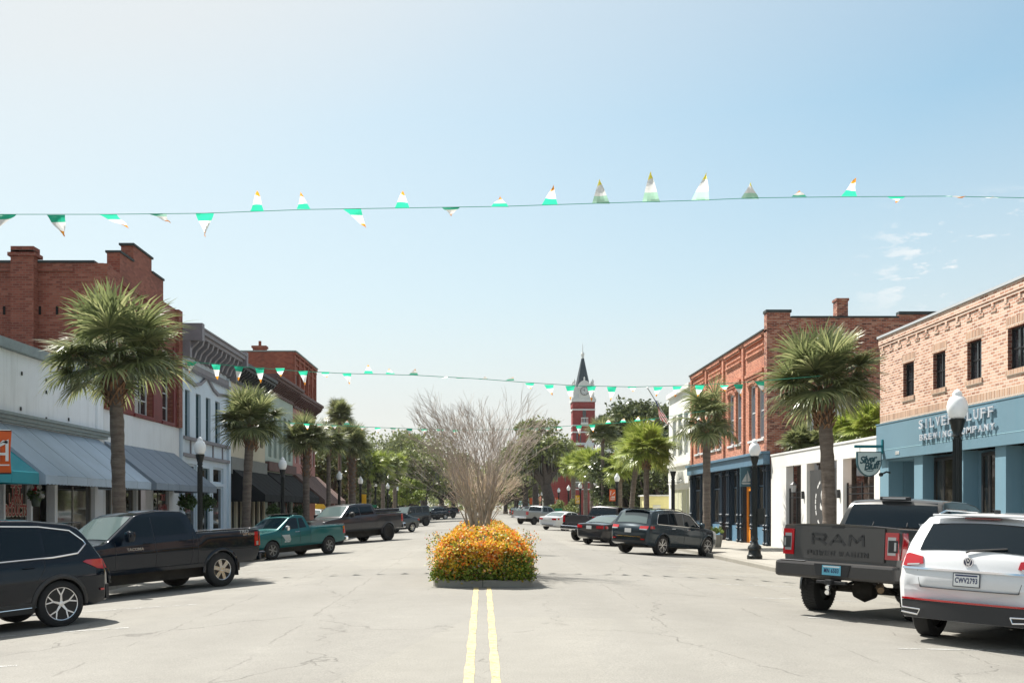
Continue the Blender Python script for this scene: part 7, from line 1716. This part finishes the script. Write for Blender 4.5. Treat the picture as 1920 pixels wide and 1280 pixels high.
# grey sedan ------------------------------------------------------------
def sedan_spec(name, paint, L=4.5, W=1.76, H=1.43, wb=2.7, wr=.315, **k):
    h = L/2; s_ = lambda P: [(x*h, z*H/1.43) for x, z in P]
    S = dict(name=name, W=W, wb=wb, wr=wr, tw=.20, paint=paint, tu=.22, bow=.12, rim=.205, zb=[(-h, .36), (-h+.3, .26), (h-.3, .2), (h, .26)],
     top=s_([(-1, .72), (-.995, .92), (-.985, .965), (-.95, .99), (-.78, 1.02), (-.70, 1.04), (-.42, 1.33), (-.36, 1.37), (-.25, 1.41), (-.08, 1.43), (.05, 1.42), (.14, 1.38), (.50, .99), (.56, .95), (.86, .82), (.95, .72), (.99, .6), (1, .5)]),
     belt=s_([(-1, .93), (-.5, .94), (.5, .88), (1, .7)]), plan=planfor(-h, h, (.82, .92, .97), (.72, .85, .95)),
     glass=[s_([(-.56, .98), (-.17, .955), (-.16, 1.33), (-.34, 1.30)]), s_([(-.13, .955), (.34, .93), (.12, 1.31), (-.12, 1.335)])], handles=[(-.28*h, .86*H/1.43), (.10*h, .84*H/1.43)], mirror=(.34*h, .94*H/1.43), msize=.9,
     seams=[s_([(-.145, .93), (-.15, .36)]), s_([(.38, .86), (.40, .36)]), s_([(-.50, .9), (-.42, .6)])], screen=(.145*h, .495*h, .9, .93), rearglass=[(-.69*h, -.43*h, .86, .84)], rglass=m_clear,
     ends=[('tail_lamp', m_tail, -1, [(.42, .76), (.42, .88), (.76, .91), (.76, .76)], .02), ('lower_bumper', m_blk, -1, [(-.5, .37), (.5, .37), (.5, .42), (-.5, .42)], .01), ('boot_seam', m_blk, -1, [(-.6, .70), (.6, .70), (.6, .706), (-.6, .706)], .003)],
     sides=[('tail_lamp', m_tail, s_([(-.955, .77), (-.87, .78), (-.87, .89), (-.95, .90)]), .014)], spokes=7, sw=.07, sw2=.10)
    S.update(k); return S
cvp = carpaint('graphite car paint', (.050, .048, .050), .5, .28)
civ = vehicle(sedan_spec('parked_sedan', cvp)); X, Y = ground_px(1127, 1022); park(civ, 1150, 1023, 46, 1, 2.7, 1.76, 'R', 'graphite grey sedan between the dark slate suv and the pickup with chrome bumper', 'car', GR); blankplate(civ, .80)
# dark extended-cab pickup with chrome bumper
bgd = carpaint('dark burgundy car paint', (.018, .013, .014), .3, .25)
S = pickup_spec('pickup_truck', 2.0, 1.88, 3.65, .38, -3.0, 2.75, 1.32, .82, -.75, 1.45, 1.18, bgd, zb=.56, tw=.25, beltz=1.28, beltf=1.22, rim=.21,
 glass=[[(-.62, 1.31), (.10, 1.29), (.08, 1.72), (-.48, 1.71)], [(.18, 1.29), (1.2, 1.27), (.68, 1.70), (.16, 1.73)]], handles=[(.32, 1.15)], hmat=m_chr, mirror=(1.05, 1.27), msize=1.5, mmat=m_blk, seams=[[(.14, 1.73), (.14, .65)], [(1.25, 1.2), (1.3, .65)], [(-.79, 1.3), (-.79, .62)]],
 ends=[('tail_lamp', m_tail, -1, [(.82, .92), (.96, .92), (.96, 1.26), (.82, 1.26)], .02), ('tailgate', M_('dull charcoal tailgate', (.045, .042, .045), .5, .2), -1, [(-.80, .84), (.80, .84), (.80, 1.31), (-.80, 1.31)], .018)], sides=[('tail_lamp', m_tail, [(-2.96, .92), (-2.84, .92), (-2.84, 1.26), (-2.96, 1.26)], .014)],
 boxes=[('bumper', m_chr, [(-3.18, -2.98, -.96, .96, .56, .78)], .04), ('hitch', m_blk, [(-3.3, -3.0, -.06, .06, .48, .56)], .01)], spokes=5, rimmat=m_alblk)
chv = vehicle(S); park(chv, 1080, 1012.5, 40, 1, 3.65, 2.0, 'L', 'dark burgundy pickup with charcoal tailgate and chrome bumper', 'pickup truck', GR); cabglass(chv, -.75, 1.88, 2.0, 1.36, 1.78, .80)
# white sedan
wsd = vehicle(sedan_spec('parked_sedan', white, 4.8, 1.82, 1.46, 2.78, .33)); park(wsd, 1024, 992.5, 40, 1, 2.78, 1.82, 'L', 'white sedan parked beyond the burgundy pickup', 'car', GR); blankplate(wsd, .80)
# copies with other paint -------------------------------------------------
def dup(src, paint, old, px, py, th, side, wb, W, wh, lab, cat, grp, XY=None):
    o = copy_tree(src); recolor(o, paint, old); park(o, px, py, th, side, wb, W, wh, lab, cat, grp, XY); return o
silv = carpaint('silver car paint', (.28, .29, .29), .5, .3); gunm = carpaint('gunmetal car paint', (.045, .052, .055), .4, .28); navyp = carpaint('navy car paint', (.01, .015, .03), .2, .2); redp = carpaint('dark red car paint', (.10, .008, .010), .2, .2); tanp = carpaint('pewter car paint', (.13, .125, .115), .5, .3)
dup(frd, silv, gry, 1003, 983, 44, 1, 3.68, 2.03, 'R', 'silver crew cab pickup beyond the white sedan', 'pickup truck', GR) if False else None
slv = copy_tree(chv); recolor(slv, silv, bgd); recolor(slv, silv, MATS['dull charcoal tailgate']); park(slv, 1001, 983.2, 44, 1, 3.65, 2.0, 'R', 'silver pickup with dark glass beyond the white sedan', 'pickup truck', GR)
far = [(wsd, silv, white, 2.78, 1.82, 'pale silver sedan with only its rear corner showing past the silver pickup'), (wsd, redp, white, 2.78, 1.82, 'dark red sedan in the far right row'), (jeep, gunm, jpp, 2.915, 1.94, 'gunmetal suv in the far right row, beyond the dark red sedan'), (atlas, tanp, white, 2.98, 1.99, 'pewter suv in the far right row'), (wsd, navyp, white, 2.78, 1.82, 'navy sedan in the far right row'), (jeep, silv, jpp, 2.915, 1.94, 'silver suv in the far right row, near its end'), (wsd, tanp, white, 2.78, 1.82, 'pewter sedan near the end of the far right row'), (jeep, navyp, jpp, 2.915, 1.94, 'navy suv near the end of the far right row'), (wsd, gunm, white, 2.78, 1.82, 'gunmetal sedan at the very end of the far right row'), (jeep, blk, jpp, 2.915, 1.94, 'black suv at the very end of the far right row')]
for i, (src, p_, old, wb, W, lab) in enumerate(far):
    Y = 104+i*7.6 if i < 7 else 104+7*7.6+(i-7)*11
    dup(src, p_, old, 0, 0, 44+(i % 3)*2, 1, wb, W, 'L', lab, 'car', GR, (6.7+.2*(i % 2), Y))
# left row, farther
sd2 = dup(civ, carpaint('grey green car paint', (.07, .078, .078), .4, .28), cvp, 772, 997, 40, -1, 2.7, 1.76, 'L', 'grey green sedan beside the grey pickup with the bed cap', 'car', GL)
S = dict(name='off_road_car', W=1.88, wb=2.95, wr=.41, tw=.27, zb=.55, paint=gunm, tu=.06, bow=.03, rim=.22, cr=.02, r=.03,
 top=[(-2.1, 1.1), (-2.09, 1.2), (-2.05, 1.80), (-2.0, 1.84), (0.2, 1.85), (.35, 1.82), (.72, 1.24), (.8, 1.18), (1.85, 1.08), (1.95, .95), (1.98, .7)], belt=[(-2.1, 1.18), (1.98, 1.1)], plan=[(-2.1, .90), (-1.9, .93), (.6, .93), (1.2, .86), (1.98, .76)], clad=.13, arch=1.12,
 glass=[[(-1.95, 1.24), (-1.15, 1.24), (-1.15, 1.74), (-1.93, 1.74)], [(-1.05, 1.24), (-.30, 1.24), (-.30, 1.74), (-1.05, 1.74)], [(-.22, 1.24), (.55, 1.24), (.28, 1.72), (-.22, 1.74)]], screen=(.37, .70, .9, .9), mirror=(.55, 1.25), mmat=m_blk, seams=[[(-.26, 1.2), (-.26, .6)], [(.6, 1.15), (.6, .6)], [(-1.1, 1.2), (-1.1, .6)]],
 ends=[('rear_window', m_tint, -1, [(-.62, 1.25), (.62, 1.25), (.6, 1.72), (-.6, 1.72)], .012), ('tail_lamp', m_tail, -1, [(.70, .95), (.80, .95), (.80, 1.15), (.70, 1.15)], .03)], boxes=[('bumper', m_blk, [(-2.25, -2.08, -.8, .8, .55, .75), (1.98, 2.15, -.85, .85, .55, .75)], .03)], rimmat=m_alblk)
wrg = vehicle(S)
mb = MB(); mb.lathe([(.2, -.12), (.38, -.12), (.40, -.05), (.40, .05), (.38, .12), (.2, .12)], (0, 0, 0), 28, 0, 'y'); mb.v = [(-2.22+v[1], v[0], 1.12+v[2]) for v in mb.v]; mb.build('spare_wheel', m_tyre, wrg, smooth=True)
park(wrg, 799, 985.5, 42, -1, 2.95, 1.88, 'L', 'boxy gunmetal off-road car beyond the grey green sedan', 'car', GL)
dup(jeep, blk, jpp, 835, 973.5, 50, -1, 2.915, 1.94, 'L', 'black suv farther up the left side, showing its pale windscreen', 'car', GL)
dup(frd, navyp, gry, 850, 970.5, 48, -1, 3.68, 2.03, 'L', 'dark pickup beside the farther black suv on the left', 'pickup truck', GL)
dup(wsd, gunm, white, 0, 0, 45, -1, 2.78, 1.82, 'L', 'gunmetal sedan at the end of the left row', 'car', GL, (-6.6, 168))
dup(jeep, white, jpp, 0, 0, 0, -1, 2.915, 1.94, 'L', 'white suv in the side lot behind the brown canopy', 'car', None, (-15.6, 92))
# yellow loader in the side lot
ld = thing('loader', 'yellow loader with orange bucket in the side lot behind the brown canopy', 'loader', (-16, 98, 0)); ly = M_('machine yellow', (.55, .33, .01), .5, var=.1); Y = 98
mb = MB(); mb.box(PX(588, Y), PX(612, Y), Y, Y+1.6, .8, 1.9); mb.build('body', ly, ld, bevel=.08)
mb = MB(); mb.box(PX(592, Y), PX(603, Y), Y+.1, Y+1.5, 1.9, 2.8); mb.build('cab', m_tint, ld, bevel=.06)
mb = MB(); mb.tube([(PX(610, Y), Y, 1.6), (PX(622, Y), Y, 2.0), (PX(628, Y), Y, 1.0)], .2, 6); mb.build('arm', ly, ld)
mb = MB(); mb.prism([(PX(627, Y), Y-.6, .4), (PX(645, Y), Y-.6, .5), (PX(645, Y), Y-.6, 1.5), (PX(630, Y), Y-.6, 1.7)], (0, 2.4, 0)); mb.build('bucket', M_('machine orange', (.6, .17, .01), .5), ld, bevel=.04)
for px_ in (592, 610):
    mb = MB(); mb.lathe([(0, -.3), (.6, -.3), (.65, -.2), (.65, .2), (.6, .3), (0, .3)], (0, 0, 0), 20, 0, 'y'); mb.v = [(v[0]+PX(px_, Y), v[1]+Y, v[2]+.55) for v in mb.v]; mb.build('wheel', m_tyre, ld, smooth=True)
# ---------------------------------------------------------------- thin haze over the far end of the street
mb = MB(); mb.box(-700, 700, -60, 900, -1.6, 60)
hz_ = mb.build('haze', bpy.data.materials.new('haze'), None); m = hz_.data.materials[0]; m.use_nodes = True; nt = m.node_tree
for n in list(nt.nodes):
    if n.type == 'BSDF_PRINCIPLED': nt.nodes.remove(n)
pv = N(nt, 'ShaderNodeVolumePrincipled'); pv.inputs['Color'].default_value = (.93, .96, 1, 1); pv.inputs['Density'].default_value = .00010; pv.inputs['Anisotropy'].default_value = .2
nt.links.new(pv.outputs[0], nt.nodes['Material Output'].inputs['Volume'])
tag(hz_, 'pale haze softening the far end of the street', 'haze', kind='stuff')
